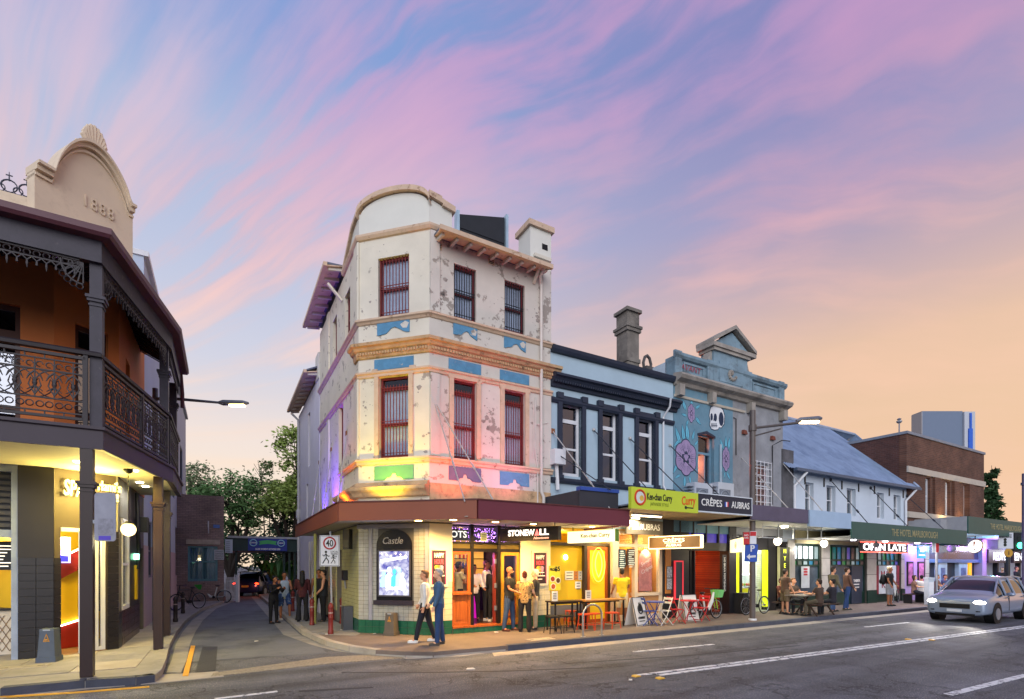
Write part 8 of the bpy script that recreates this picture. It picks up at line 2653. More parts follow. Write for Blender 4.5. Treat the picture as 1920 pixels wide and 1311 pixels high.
def sandwich(px,v,lab,yaw):
 p=FA.w(FA.U(px,v),v,FP)
 f=Fr(p.x,p.y,FA.deg+yaw)
 t=thing('sandwich_board',lab,'sandwich board',p,'white pavement boards')
 mw,mk=mat('board_white','d9d4cc',.45,var=.03),mat('board_black','1a1918',.5)
 for s_ in(-1,1):
  fr2=[(-.31,s_*.22,FP),(.31,s_*.22,FP),(.31,s_*.03,FP+.86),(-.31,s_*.03,FP+.86)]
  P=fr2+[(x,y+.025,z)for x,y,z in fr2]
  B(f).add(P,[(0,1,2,3),(7,6,5,4),(0,4,5,1),(1,5,6,2),(2,6,7,3),(3,7,4,0)]).obj('panel',mw,t)
 B(f).tube([(-.31,-.23,FP+.03),(.31,-.23,FP+.03),(.31,-.035,FP+.87),(-.31,-.035,FP+.87)],.016,5,closed=True).obj('edge_frame',mk,t)
 sl=.19/.86
 y0=lambda z:-.225+(z-FP)*sl
 zc2=FP+.5
 B(f).tube([(.11*math.cos(6.2832*k/18),y0(zc2+.13*math.sin(6.2832*k/18))-.012,zc2+.13*math.sin(6.2832*k/18))for k in range(18)],.02,5,closed=True).obj('logo_ring',mk,t)
 for dx in(-.04,.03):
  B(f).tube([(dx,y0(zc2)-.015,zc2-.06),(dx+.03,y0(zc2+.1)-.012,zc2+.1),(dx,y0(zc2+.2)-.01,zc2+.22)],[.03,.035,.004],6).obj('logo_flame',mk,t)
 zt_=FP+.24
 text('COFFEE',f,0,y0(zt_)-.012,zt_,.1,mk,t,bold=.02,width=.34,ext=.02)
 B(f).box(-.14,.14,y0(FP+.14)-.014,y0(FP+.14),FP+.13,FP+.155).obj('print_line',mk,t)
sandwich(1194,-1.0,'white pavement board with black flame ring beside the man in yellow',12)
sandwich(1290,-.85,'white pavement board with black ring behind the red chairs',-6)
# menus on the tables
for px,v,lab in((1040,-.75,'white menu card standing on the dark table'),(1103,-.75,'white menu card standing on the timber table')):
 p=FA.w(FA.U(px,v),v,FP+.84)
 o=tag(B(Fr(p.x,p.y,20)).box(-.09,.09,-.015,.015,FP+.84,FP+1.12).obj('menu_card',mat('card_white','dcd6c6',.6)),lab,'menu card')
 for k in range(4):
  B(Fr(p.x,p.y,20)).box(-.06,.05,-.02,-.015,FP+.9+k*.05,FP+.92+k*.05).obj('print_line',mat('print_grey','6a675a',.8),o)
  # street pole with lamp, parking signs
p=fpos(1411,1163)
f=Fr(p.x,p.y,0)
pl=thing('street_pole','tall brown grey street pole with a lit lamp arm and parking signs','street lamp',p)
M_pole=mat('pole_brown','5d5552',.45,var=.1,metal=.2)
zt_=f.Z(1411,770)
B(f).tube([(0,0,FP),(0,0,zt_)],.095,14).obj('pole',M_pole,pl,smooth=True)
B(f).lathe(0,0,[(.13,FP),(.13,FP+.05),(.1,FP+.06)],14).obj('base_ring',M_white_p,pl)
za_=f.Z(1411,803)
B(f).tube([(0,0,za_),(f.U(1490),-.2,f.Z(1490,796))],.045,8).obj('arm',M_pole,pl)
B(f).tube([(0,0,za_-.28),(.9,-.1,za_-.05)],.025,6).obj('arm_brace',M_pole,pl)
B(f).lathe(0,0,[(.13,za_-.1),(.13,za_+.1)],12).obj('arm_collar',M_pole,pl)
hx0,hx1=f.U(1492),f.U(1534)
zl=f.Z(1512,791)
b=B(f);b.tube([(hx0-.1,-.2,zl-.03),(hx0+.05,-.2,zl),(hx1-.1,-.2,zl+.05),(hx1,-.2,zl+.06)],[.04,.09,.09,.04],8);b.obj('lamp_head',M_lampg,pl,smooth=True)
B(f).box(hx0+.05,hx1-.12,-.28,-.12,zl-.1,zl-.045).obj('lens',emit('street_lens','ffd890',12),pl)
light('SPOT',f.w((hx0+hx1)/2,-.2,zl-.2),60,(1,.85,.55),pl,.1,aim=f.w((hx0+hx1)/2,-.2,0),spot=140)
zs0=lambda y:f.Z(1411,y,-.15)
fS=Fr(p.x,p.y,-12)
def plate(x0,x1,y0,y1,hexc,nm,tilt=0):
 a,b=f.U(x0,-.12),f.U(x1,-.12)
 return B(f).prism([(a+tilt,zs0(y1)),(b+tilt,zs0(y1)+tilt*.6),(b,zs0(y0)),(a,zs0(y0)-tilt*.3)],-.13,-.12).obj(nm,mat(nm+hexc,hexc,.45),pl)
plate(1394,1405,998,1022,'b51c22','red_plate')
plate(1406,1418,996,1020,'c9ccd2','white_plate')
B(f).box(f.U(1406.5,-.13),f.U(1417.5,-.13),-.137,-.13,zs0(1005),zs0(997)).obj('red_heading',mat('red_plateb51c22','b51c22',.45),pl)
plate(1397,1421,1021,1053,'2049a0','blue_plate',-.03)
text('P',f,f.U(1411,-.15),-.142,zs0(1029),.3,mat('sign_white_face','c9ccd2',.45),pl,bold=.03)
zz=zs0(1044)
B(f).prism([(f.U(1400,-.14),zz),(f.U(1406,-.14),zz+.1),(f.U(1406,-.14),zz+.035),(f.U(1417,-.14),zz+.05),(f.U(1417,-.14),zz-.02),(f.U(1406,-.14),zz-.035),(f.U(1406,-.14),zz-.1)][::-1],-.142,-.135).obj('arrow',mat('sign_white_face','c9ccd2',.45),pl)
text('NO',f,f.U(1399.5,-.14),-.135,zs0(1004),.09,M_white_p,pl,bold=.01)
text('STOPPING',f,f.U(1399.5,-.14),-.135,zs0(1009),.07,M_white_p,pl,width=.15)
# picnic table
p=fpos(1512,1152)
f=Fr(p.x,p.y,32)
t=thing('picnic_table','dark picnic table with a pale top and attached benches outside the hotel','table',p)
M_pt=mat('picnic_wood','3c2a22',.6,var=.2)
for k in range(5):
 pbox('top_board',mat('picnic_top','8b8378',.5,var=.1),t,f,-.85,.85,-.36+k*.147,-.225+k*.147,FP+.72,FP+.755)
for s_ in(-1,1):
 for k in range(2):
  pbox('bench_board',M_pt,t,f,-.85,.85,s_*.72-.14+k*.145,s_*.72-.005+k*.145,FP+.42,FP+.455)
for uu in(-.6,.6):
 for s_ in(-1,1):
  B(f).tube([(uu,s_*.2,FP+.72),(uu,s_*.7,FP)],.035,5).obj('leg',M_pt,t)
 B(f).tube([(uu,-.85,FP+.4),(uu,.85,FP+.4)],.03,4).obj('bearer',M_pt,t)
 # ---------------------------------------------------------------- bicycles
def bicycle(loc,yaw,lab,frame_h,fork_h,basket_h=None,wheel_h='1b1b1d'):
 t=local_thing('bicycle',lab,'bicycle',loc,None,yaw)
 mf,mk=mat('bike_'+frame_h,frame_h,.4,var=.05),mat('fork_'+fork_h,fork_h,.4,var=.05)
 r=.33
 for x in(-.55,.55):
  w=B().tube([(x+r*math.cos(6.2832*k/26),0,r+.01+r*math.sin(6.2832*k/26))for k in range(26)],.022,6,closed=True).obj('wheel',mat('tyre','151515',.7),t)
  B().tube([(x+.3*math.cos(6.2832*k/26),0,r+.01+.3*math.sin(6.2832*k/26))for k in range(26)],.012,5,closed=True).obj('rim',M_steel,w)
  for k in range(10):
   a=math.pi*k/5
   B().tube([(x,0,r+.01),(x+.3*math.cos(a),0,r+.01+.3*math.sin(a))],.003,4).obj('spoke',M_steel,w)
  B().tube([(x,-.05,r+.01),(x,.05,r+.01)],.03,8).obj('hub',M_blackm,w)
 b=B()
 if basket_h:
  b.tube([(-.40,0,.92),(-.3,0,.62),(-.08,0,.36),(.1,0,.33)],[.035,.06,.075,.06],8)
  b.tube([(.1,0,.33),(.22,0,.85)],.03,8)
 else:
  b.tube([(-.40,0,.85),(.2,0,.82)],.02,7);b.tube([(-.42,0,.78),(.05,0,.3)],.022,7);b.tube([(.05,0,.3),(.22,0,.88)],.018,7);b.tube([(.2,0,.8),(.55,0,.34)],.014,6)
 b.tube([(.08,0,.33),(.55,0,.34)],.018,6)
 b.obj('frame',mf,t,smooth=True)
 b=B()
 for s_ in(-.05,.05):
  b.tube([(-.55,s_,.34),(-.47,s_,.66),(-.42,0,.8)],.016,6)
 b.tube([(-.42,0,.78),(-.37,0,1.02)],.02,7)
 b.obj('fork',mk,t,smooth=True)
 B().tube([(-.28,-.28,1.05),(-.38,-.16,1.04),(-.38,.16,1.04),(-.28,.28,1.05)],.014,6).obj('handlebar',M_blackm,t)
 B().ball((.25,0,.92),(.13,.07,.035),10,6).obj('saddle',M_blackm,t,smooth=True)
 B().tube([(.07,-.08,.33),(.07,.08,.33)],.07,10).obj('crank',M_blackm,t)
 B().tube([(.07,.09,.33),(.17,.12,.2)],.012,5).obj('pedal_arm',M_blackm,t)
 if basket_h:
  k_=B()
  k_.add([(-.72,-.13,.74),(-.48,-.13,.74),(-.48,.13,.74),(-.72,.13,.74),(-.78,-.17,1.0),(-.45,-.17,1.0),(-.45,.17,1.0),(-.78,.17,1.0)],[(3,2,1,0),(0,1,5,4),(1,2,6,5),(2,3,7,6),(3,0,4,7)])
  k_.obj('basket',mat('basket_'+basket_h,basket_h,.5),t)
  B().box(.38,.75,-.03,.03,.67,.70).obj('mudguard',mf,t)
 return t
p=FA.w(FA.U(1325,-.95),-.95,FP)
bicycle(p,FA.deg+180+4,'white and lime hire bicycle with a green basket outside the dark bar','d3d6d0','8fc43a','7fd07a')
bicycle(gp(398,1131.5,0),20,'white hire bicycle with a bright green basket before the brick block','d3d6d0','4fae3a','35a83a')
bicycle(gp(352,1143,FP),75,'dark bicycle parked end on beside the pale lane building','202226','202226')
bicycle(FA.w(FA.U(1416,-.7),-.7,FP),FA.deg,'bicycle half hidden behind the street pole','a8aca8','303236')
bicycle(FA.w(FA.U(1678,-.5),-.5,FP),FA.deg+10,'white bicycle leaning behind the man with the backpack','d3d6d0','303236')
p=FA.w(FA.U(1393,-.25),-.25,FP)
tag(B(Fr(p.x,p.y,30)).box(-.25,.25,-.2,.2,FP,FP+.75).box(-.27,.27,-.22,.22,FP+.75,FP+.8).obj('crate_planter',mat('planter_dark','29282a',.6,var=.1)),'dark box planter beside the lime counter','planter')
# far right poles and signs
def pole_at(px,v,zt,r=.05,m=None):
 q_=FA.w(FA.U(px,v),v,FP)
 return q_,Fr(q_.x,q_.y,0)
q_,f=pole_at(1756,-2.1,3)
t=thing('parking_sign','red and white parking sign on a slim pole near the violet bay','sign',q_)
B(f).tube([(0,0,FP),(0,0,f.Z(1756,1016))],.05,8).obj('post',M_steel,t)
B(f).box(f.U(1753),f.U(1758),-.07,-.05,f.Z(1755,1036),f.Z(1755,1016)).obj('red_plate',mat('red_plateb51c22','b51c22',.45),t)
B(f).box(f.U(1746),f.U(1752),-.07,-.05,f.Z(1755,1036),f.Z(1755,1018)).obj('white_plate',M_sgw,t)
q_,f=pole_at(1742,-1.9,3)
o=tag(B(f).box(-.13,.13,-.13,.13,FP,1.35).box(-.15,.15,-.15,.15,1.35,1.42).obj('pale_bin',mat('pale_bin','b9c3cc',.45)),'pale upright bin beside the seated people at the violet bay','bin')
B(f).box(-.1,.1,-.14,-.13,.6,1.2).obj('bin_panel',M_white_p,o)
q_,f=pole_at(1890,-2.2,3)
t=thing('traffic_signal','traffic light showing green beside a GIVE WAY TO PEDESTRIANS sign','traffic light',q_)
B(f).tube([(f.U(1893),.1,FP),(f.U(1893),.1,f.Z(1893,1000))],.09,8).obj('post',M_blackm,t)
B(f).box(f.U(1871),f.U(1898),-.06,-.02,f.Z(1885,1029),f.Z(1885,999)).obj('sign_panel',M_sgw,t)
for k,s in enumerate(('GIVE WAY TO','PEDESTRIANS')):
 text(s,f,f.U(1884.5,-.06),-.065,f.Z(1885,1003.5+k*4),.14,M_ink,t,bold=.01,width=.72)
for k in range(3):
 B(f).disc(f.U(1884.5,-.06),-.07,-.06,f.Z(1885,1012+k*5),.085,14).obj('black_spot',M_ink,t)
B(f).box(f.U(1899),f.U(1925),-.1,.15,f.Z(1905,1034),f.Z(1905,999)).obj('signal_back',mat('signal_black','11151a',.5),t)
B(f).disc(f.U(1913,-.1),-.14,-.1,f.Z(1913,1023),.17,18).obj('green_lamp',emit('signal_green','3affb0',6),t)
B(f).disc(f.U(1913,-.1),-.12,-.1,f.Z(1913,1010),.17,18).obj('dark_lamp',mat('signal_dark','1c2420',.3),t)
B(f).disc(f.U(1891.5,-.1),-.1,-.06,f.Z(1891,1037),.23,20).obj('info_disc',mat('info_amber','b88a2e',.5),t)
text('i',f,f.U(1891.5,-.1),-.105,f.Z(1891,1037),.34,M_ink,t,bold=.02)
q_=Vector(((1919-CX)/FPX*24,24,0))
f=Fr(q_.x,q_.y,0)
tag(B(f).tube([(0,0,0),(0,0,f.Z(1919,888))],.06,8).lathe(0,0,[(.1,f.Z(1919,910)),(.1,f.Z(1919,905))],8).obj('edge_pole',mat('pole_violet','4d4560',.5)),'slim dark violet pole at the right edge','pole')
# ================================================================ people
SKIN={'a':'c68e6d','b':'9c6444','c':'d8a583','d':'7a4a30'}
def rot_x(p,a,o):
 d=p-o
 c,s=math.cos(a),math.sin(a)
 return o+Vector((d.x,d.y*c-d.z*s,d.y*s+d.z*c))
def person(loc,yaw,lab,H=1.75,top='222222',sleeve='short',low='1c1c22',legs='long',shoes='2a2a2a',hair='1d1511',style='short',skin='a',la=(8,8,20),ra=(8,8,20),ll=(0,0,3),rl=(0,0,3),lean=0,build=1.0,vox=.016,seat=None,beard=False,flare=0.0,turn=0,grp=None):
 """a standing or seated figure facing local -Y; arms (swing, out, elbow), legs (hip, knee, splay) in degrees"""
 k=H/1.75
 t=local_thing('person',lab,'person',loc,grp,yaw)
 ms=mat('skin_'+skin,SKIN[skin],.55,var=.05)
 # --- joints
 Lt,Ls=.43*k,.41*k
 J={}
 for nm,sd,(hp,kn,sp)in(('L',1,ll),('R',-1,rl)):
  h0=Vector((sd*.095*k,0,0))
  a,b=R(hp),R(hp-kn)
  kp_=h0+Vector((sd*math.sin(R(sp)),-math.sin(a),-math.cos(a))).normalized()*Lt
  an=kp_+Vector((sd*math.sin(R(sp))*.5,-math.sin(b),-math.cos(b))).normalized()*Ls
  J[nm]=[h0,kp_,an]
 pz=(.085*k-min(J['L'][2].z,J['R'][2].z))if seat is None else seat+.1
 up=Vector((0,0,pz))
 for nm in 'LR':
  J[nm]=[p+up for p in J[nm]]
 P0=up.copy()
 def T(p):
  return rot_x(p,R(lean),P0)
 sh={s:T(P0+Vector((s*.185*k*build,0,.50*k)))for s in(1,-1)}
 A={}
 for s,(sw,out,eb)in((1,la),(-1,ra)):
  a,e=R(sw),R(sw+eb)
  u_=Vector((s*math.sin(R(out)),-math.sin(a)*math.cos(R(out)),-math.cos(a)*math.cos(R(out))))
  f_=Vector((s*math.sin(R(out))*.3-s*(.35 if eb>50 else 0),-math.sin(e),-math.cos(e))).normalized()
  el_=sh[s]+u_*.29*k
  A[s]=[sh[s],el_,el_+f_*.25*k,f_]
 hd=T(P0+Vector((0,-.015*k,.715*k)))
 nk=T(P0+Vector((0,.01*k,.53*k)))
 def torso(b,g=0.0,z0=-.06,z1=.53,n=14):
  prof=[(-.08,.150,.105),(0,.165,.115),(.08,.158,.108),(.18,.148,.10),(.3,.165,.112),(.42,.178,.115),(.48,.165,.095),(.53,.085,.065),(.57,.055,.055)]
  rings=[]
  for z,rx,ry in prof:
   if z<z0-1e-6 or z>z1+1e-6:
    continue
   rings.append([T(P0+Vector(((rx*build+g)*k*math.cos(6.2832*i/n),(ry*(build*.6+.4)+g)*k*math.sin(6.2832*i/n),z*k)))for i in range(n)])
  m=len(rings)
  F=[(i*n+j,i*n+(j+1)%n,(i+1)*n+(j+1)%n,(i+1)*n+j)for i in range(m-1)for j in range(n)]
  F+=[tuple(range(n-1,-1,-1)),tuple(range((m-1)*n,m*n))]
  b.add([tuple(q)for r_ in rings for q in r_],F)
  # --- body
 b=B()
 torso(b,-.012)
 b.tube([nk-Vector((0,0,.05)),nk+Vector((0,0,.03)),hd],[.058*k,.052*k,.05*k],10)
 cy,sy=math.cos(R(turn)),math.sin(R(turn))
 def Hd(x,y,z):
  return hd+Vector((x*cy-y*sy,x*sy+y*cy,z))*k
 b.ball(Hd(0,.012,.035),(.075*k,.095*k,.092*k),14,10)
 b.ball(Hd(0,-.025,-.035),(.058*k,.07*k,.085*k),12,8)
 b.ball(Hd(0,-.06,-.085),(.03*k,.028*k,.026*k),8,6)
 b.tube([Hd(0,-.085,.02),Hd(0,-.115,-.025),Hd(0,-.09,-.035)],[.012*k,.017*k,.012*k],6)
 for s in(-1,1):
  b.ball(Hd(s*.076,.01,-.005),(.012*k,.022*k,.03*k),6,5)
  h0,h1,h2,f_=A[s]
  b.tube([h0+Vector((-s*.05,0,.0)),h0,h0.lerp(h1,.5),h1,h1.lerp(h2,.35),h2],[.05*k,.056*k,.047*k,.038*k,.04*k,.026*k],9)
  pm=h2+f_*.05*k
  b.tube([h2,pm,h2+f_*.09*k],[.026*k,.036*k,.03*k],8)
  sd=Vector((0,1,0))-f_*f_.y
  sd=sd.normalized()if sd.length>.2 else Vector((1,0,0))
  cu=f_.cross(sd)*s
  for i in range(4):
   r0=h2+f_*.08*k+sd*(-.027+.018*i)*k
   L=(.07,.08,.075,.058)[i]*k
   b.tube([r0,r0+f_*L*.55+cu*.012,r0+f_*L*.8+cu*.035],[.0095,.009,.008],5)
  r0=h2+f_*.03*k-sd*.03*k
  b.tube([r0,r0+f_*.03-sd*.03,r0+f_*.065-sd*.035+cu*.01],[.012,.011,.009],5)
  h0,h1,h2=J['L'if s>0 else 'R']
  b.tube([h0+Vector((0,0,.03)),h0.lerp(h1,.3),h1,h1.lerp(h2,.3),h2],[.085*k,.08*k,.052*k,.055*k,.036*k],10)
  b.tube([h2,h2+Vector((0,-.06,-.04))*k,h2+Vector((0,-.15,-.055))*k],[.036*k,.038*k,.025*k],7)
 fused(b,'body',ms,t,vox,1)
 # --- top
 if top:
  b=B()
  torso(b,.012,-.08,.53)
  if sleeve!='none':
   for s in(1,-1):
    h0,h1,h2,f_=A[s]
    if sleeve=='short':
     b.tube([h0-Vector((s*.06,0,0)),h0,h0.lerp(h1,.62)],[.065*k,.07*k,.062*k],10)
    else:
     b.tube([h0-Vector((s*.06,0,0)),h0,h0.lerp(h1,.5),h1,h1.lerp(h2,.5),h2],[.065*k,.07*k,.06*k,.053*k,.05*k,.042*k],10)
  fused(b,'shirt'if sleeve!='long'else 'jacket',top if not isinstance(top,str)else mat('top_'+top,top,.85,var=.16,vs=7,bump=.3,bs=16),t,vox,1)
  # --- trousers, shorts or skirt
 if low:
  b=B()
  torso(b,.008,-.08,.08)
  for nm in 'LR':
   h0,h1,h2=J[nm]
   if legs=='long':
    b.tube([h0+Vector((0,0,.04)),h0.lerp(h1,.3),h1,h1.lerp(h2,.4),h2+Vector((0,0,-.02))],[.098*k,.096*k,.070*k,(.066+flare*.3)*k,(.055+flare)*k],11)
   else:
    b.tube([h0+Vector((0,0,.04)),h0.lerp(h1,.3),h0.lerp(h1,.98)],[.1*k,.105*k,.092*k],11)
  fused(b,'trousers'if legs=='long'else 'shorts',low if not isinstance(low,str)else mat('low_'+low,low,.85,var=.18,vs=6,bump=.3,bs=14),t,vox,1)
  # --- shoes
 for nm in 'LR':
  h2=J[nm][2]
  b=B()
  z=h2.z-.085*k
  b.ball((h2.x,h2.y-.0,z+.05),(.045,.06,.05),8,6);b.ball((h2.x,h2.y-.1,z+.036),(.047,.1,.036),8,6)
  b.box(h2.x-.042,h2.x+.042,h2.y-.19,h2.y+.05,z,z+.022)
  b.obj('shoe',mat('shoe_'+shoes,shoes,.6),t,smooth=True)
  # --- hair
 if style!='bald':
  b=B()
  b.ball(Hd(0,.028,.052),(.083*k,.092*k,.085*k),12,8)
  b.ball(Hd(0,.055,.0),(.076*k,.06*k,.08*k),10,7)
  b.ball(Hd(0,-.035,.10),(.06*k,.05*k,.035*k),10,6)
  if style=='long':
   b.tube([Hd(0,.06,.03),Hd(0,.1,-.12),Hd(0,.12,-.3),Hd(0,.11,-.45)],[.08*k,.095*k,.085*k,.04*k],9)
  if style=='bun':
   b.ball(Hd(0,.1,.1),.055*k,9,7)
  if style=='bob':
   for s in(-1,1):
    b.tube([Hd(s*.06,.02,.05),Hd(s*.085,.03,-.06),Hd(s*.07,.03,-.16)],[.04,.05,.03],8)
  fused(b,'hair',mat('hair_'+hair,hair,.7,var=.25,vs=30),t,max(.014,vox),1)
 if beard:
  b=B();b.ball(Hd(0,-.052,-.075),(.055*k,.05*k,.055*k),10,7)
  b.obj('beard',mat('hair_'+hair,hair,.7),t,smooth=True)
 for s in(-1,1):
  B().ball(Hd(s*.03,-.088,.012),(.011,.008,.007),6,4).obj('eye',mat('eye_dark','1c1613',.3),t)
  B().box(*[q for pr in zip(Hd(s*.032-.017,-.096,.03),Hd(s*.032+.017,-.08,.037))for q in sorted(pr)]).obj('eyebrow',mat('hair_'+hair,hair,.7),t)
 B().ball(Hd(0,-.088,-.062),(.024,.008,.006),7,4).obj('mouth',mat('lip','9c5548',.5),t)
 return t
G=lambda x,y:gp(x,y,FP)
I=lambda px,v,z:FA.w(FA.U(px,v),v,z)
person(G(797,1204),-88,'man in a white jacket and dark trousers walking left past the lit poster',1.76,'d8d4cc','long','1d1d28',shoes='d9d7d2',hair='6b4c33',la=(-6,4,15),ra=(10,4,20),ll=(16,4,2),rl=(-12,8,2),vox=.012)
person(G(823,1209),-80,'grey haired man in a denim jacket and blue jeans standing by the corner',1.78,'3f5c7a','long','263e66',shoes='4b443e',hair='a39c94',skin='c',la=(6,6,14),ra=(12,5,22),ll=(4,2,3),rl=(-5,3,3),build=1.05,vox=.012)
person(G(955,1183),68,'bald bearded man in a black T-shirt and jeans outside the pub door',1.82,'1b1b1d','short','30425f',style='bald',hair='241a14',beard=True,skin='b',shoes='4a2318',la=(20,6,45),ra=(22,8,50),ll=(6,4,5),rl=(-6,2,5),build=1.12,vox=.012)
leo=mat('leopard_print','b08a52',.85,var=.6,vs=26,dark='3c2a18',dark_amt=.46,dark_scale=24,dark_w=.05)
person(G(984,1185),172,'woman in a leopard print top and black flared trousers, back turned',1.68,leo,'short','1b1718',hair='5a2618',style='bun',skin='c',shoes='151315',la=(25,10,60),ra=(15,12,50),flare=.03,vox=.012)
person(G(1004,1180),-95,'white haired man in a dark shirt and beige trousers behind the leopard print top',1.74,'36332f','long','a8967a',hair='d6cdb8',skin='c',shoes='2a211c',la=(20,5,60),ra=(18,5,50),vox=.012)
person(I(912,1.0,FL),75,'man in a white shirt facing right inside the pub doorway',1.80,'d9cfc6','long','17161c',shoes='d9d0c2',hair='4b2f22',skin='b',la=(15,6,50),ra=(15,6,40))
person(I(926,.55,FL),165,'person in black with white shoes, back turned in the pub doorway',1.68,'141418','long','101014',shoes='d9cdb8',hair='6b4a2e',skin='c',la=(10,8,30))
person(I(860,.85,FL),120,'man in a cream printed T-shirt seen through the bar window, dark hair',1.76,'d6c79c','short','26242a',hair='17110e',style='short',skin='b',la=(30,8,60),ra=(20,8,50))
person(I(875,1.25,FL),-40,'smiling person behind the bar window, half hidden by the wooden frame',1.66,'c9b47c','short','26242a',hair='17110e',style='bob',skin='b',la=(30,8,70))
person(I(850,1.3,FL),30,'person in dark clothes deep behind the bar window at its left edge',1.7,'3a2630','short','26242a',hair='2a1a14',skin='c')
person(I(889,1.1,FL),20,'person in a pale shirt just inside the pub doorway at its left',1.68,'cfc8c6','long','1c1a22',hair='120e0c',skin='b',la=(20,6,40))
person(G(1166,1169),178,'man in a yellow T-shirt and beige shorts, back turned at the crêpe window',1.76,'d9b81c','short','c9b48c','short',hair='1c1310',skin='b',shoes='1c1c1e',la=(12,12,40),ra=(25,10,55),build=1.05)
person(I(1209,.75,.15),-12,'young man in a grey T-shirt inside the crêpe shop',1.72,'a8a39c','short','b3a68c',hair='3a2214',style='bob',skin='c',la=(10,6,30))
person(gp(513,1169,0),62,'woman in black looking at a phone in the lane, nearest the road',1.62,'18171a','long','121216',hair='17120f',style='bun',skin='b',shoes='141416',la=(30,4,95),ra=(30,4,95),build=1.08,lean=6)
person(gp(533,1162,0),40,'man in a pale singlet and blue floral shorts with one foot on the kerb',1.74,'9fb0c4','none',mat('floral_shorts','27406e',.85,var=.7,vs=9,dark='b9b88a',dark_amt=.42,dark_scale=9,dark_w=.05),'short',shoes='cfc9be',hair='1a1411',skin='b',la=(28,6,60),ra=(30,6,60),ll=(28,30,4))
person(G(567,1166),-160,'woman with long dark hair, wine top and wide black trousers in the lane',1.68,'43191c','long','17161a',hair='130f0f',style='long',skin='b',shoes='151315',la=(20,8,60),flare=.05)
person(G(598,1163),15,'person in black facing out between the pole and the wall',1.72,'1b191c','none','141318',hair='1b1512',skin='b',la=(20,6,60))
person(G(607,1166),-70,'person in a dark singlet with bare arms leaning by the pub wall',1.70,'23272a','none','121217',hair='15100e',skin='a',la=(10,10,35),ra=(10,12,30),build=1.15,flare=.03)
# around the picnic table
PT=Fr(*XY(fpos(1512,1152)),32)
for uu,vv,yw,cl,lo_,hr,lab in((-.5,-.72,212,'4a3a30','5a5244','2a1c14','seated person in brown, back turned at the near left of the picnic table'),(.45,-.72,212,'26242c','22242c','1a1412','seated person in charcoal, back turned at the near right of the picnic table'),(-.45,.72,32,'6b3a30','2a2a30','4a2a1c','seated person in rust facing out at the far left of the picnic table'),(.4,.72,32,'5a4a3c','2a2a30','6b4a30','seated person in tan facing out at the far right of the picnic table')):
 q_=PT.w(uu,vv,FP)
 person(q_,yw+rr.uniform(-8,8),lab,1.72,cl,'short',lo_,hair=hr,skin=rr.choice('abc'),la=(35,8,60),ra=(35,8,60),ll=(82,85,6),rl=(82,80,6),seat=.44,vox=.02)
person(G(1472,1152),100,'person in brown standing left of the picnic table',1.7,'5c4436','short','6b5a44','short',hair='2a1c14',skin='a',la=(20,6,40),vox=.02)
person(G(1562,1147),95,'man in an olive shirt and jeans standing between picnic table and hotel door',1.80,'5d5646','long','33476b',hair='2c221b',skin='a',vox=.02,ll=(12,5,3),rl=(-10,5,3))
person(G(1588,1144),85,'person in a brown jacket and blue jeans standing before the hotel door',1.76,'6b4c3f','long','2b4370',hair='3a2619',skin='c',vox=.02,ll=(8,5,3),rl=(-10,5,3))
bp0=person(I(1668,-1.3,FP),30,'man in a pale cap, black T-shirt and grey shorts with a backpack',1.80,'17171a','short','8f9096','short',hair='c9b48c',skin='b',shoes='2a2a2a',la=(8,8,25),vox=.02,turn=20)
q_=I(1668,-1.3,FP)
f=Fr(q_.x,q_.y,30)
o=B(f).ball((-.12,.2,FP+1.22),(.16,.12,.26),10,8).obj('backpack',mat('pack_black','141416',.7),smooth=True)
tag(o,'black backpack worn by the man in the pale cap','backpack')
B(f).ball((-.12,.31,FP+1.12),(.11,.05,.12),8,6).obj('pocket',mat('pack_black','141416',.7),o)
bn=thing('long_bench','dark bench along the violet bay under the seated people','bench',I(1735,-1.0,FP))
a,b=FA.U(1700,-1.0),FA.U(1790,-1.0)
for k in range(3):
 pbox('seat_board',M_pt,bn,FA,a,b,-1.2+k*.14,-1.08+k*.14,FP+.42,FP+.46)
for k in range(5):
 uu=a+.1+(b-a-.2)*k/4
 pbox('leg',M_blackm,bn,FA,uu-.04,uu+.04,-1.18,-.84,FP,FP+.42)
for px,yw,cl,hr,sty,lab in((1714,20,'8a6a5c','2e1c14','bob','seated woman with bobbed brown hair at the violet bay'),(1728,120,'cfcac6','17120f','short','seated person in a white shirt turned away at the violet bay'),(1757,10,'7a5a4a','5a3a24','bob','seated person in tan right of the slim parking sign'),(1772,-20,'3a4460','1c1512','short','seated person in navy, rightmost on the dark bench')):
 person(I(px,-1.05,FP),FA.deg+yw,lab,1.70,cl,'short','1d1f2a',hair=hr,style=sty,skin=rr.choice('ac'),la=(30,8,60),ra=(30,8,60),ll=(80,80,5),rl=(80,80,5),seat=.46,vox=.022)
person(I(1879,-1.2,FP),-20,'person in black standing before the lit far shops',1.74,'17171c','long','17171c',hair='4a3020',skin='c',vox=.022)
person(I(1906,-1.2,FP),20,'person in charcoal at the right edge before the far shops',1.78,'26262c','long','17171c',hair='15100e',skin='a',vox=.022)
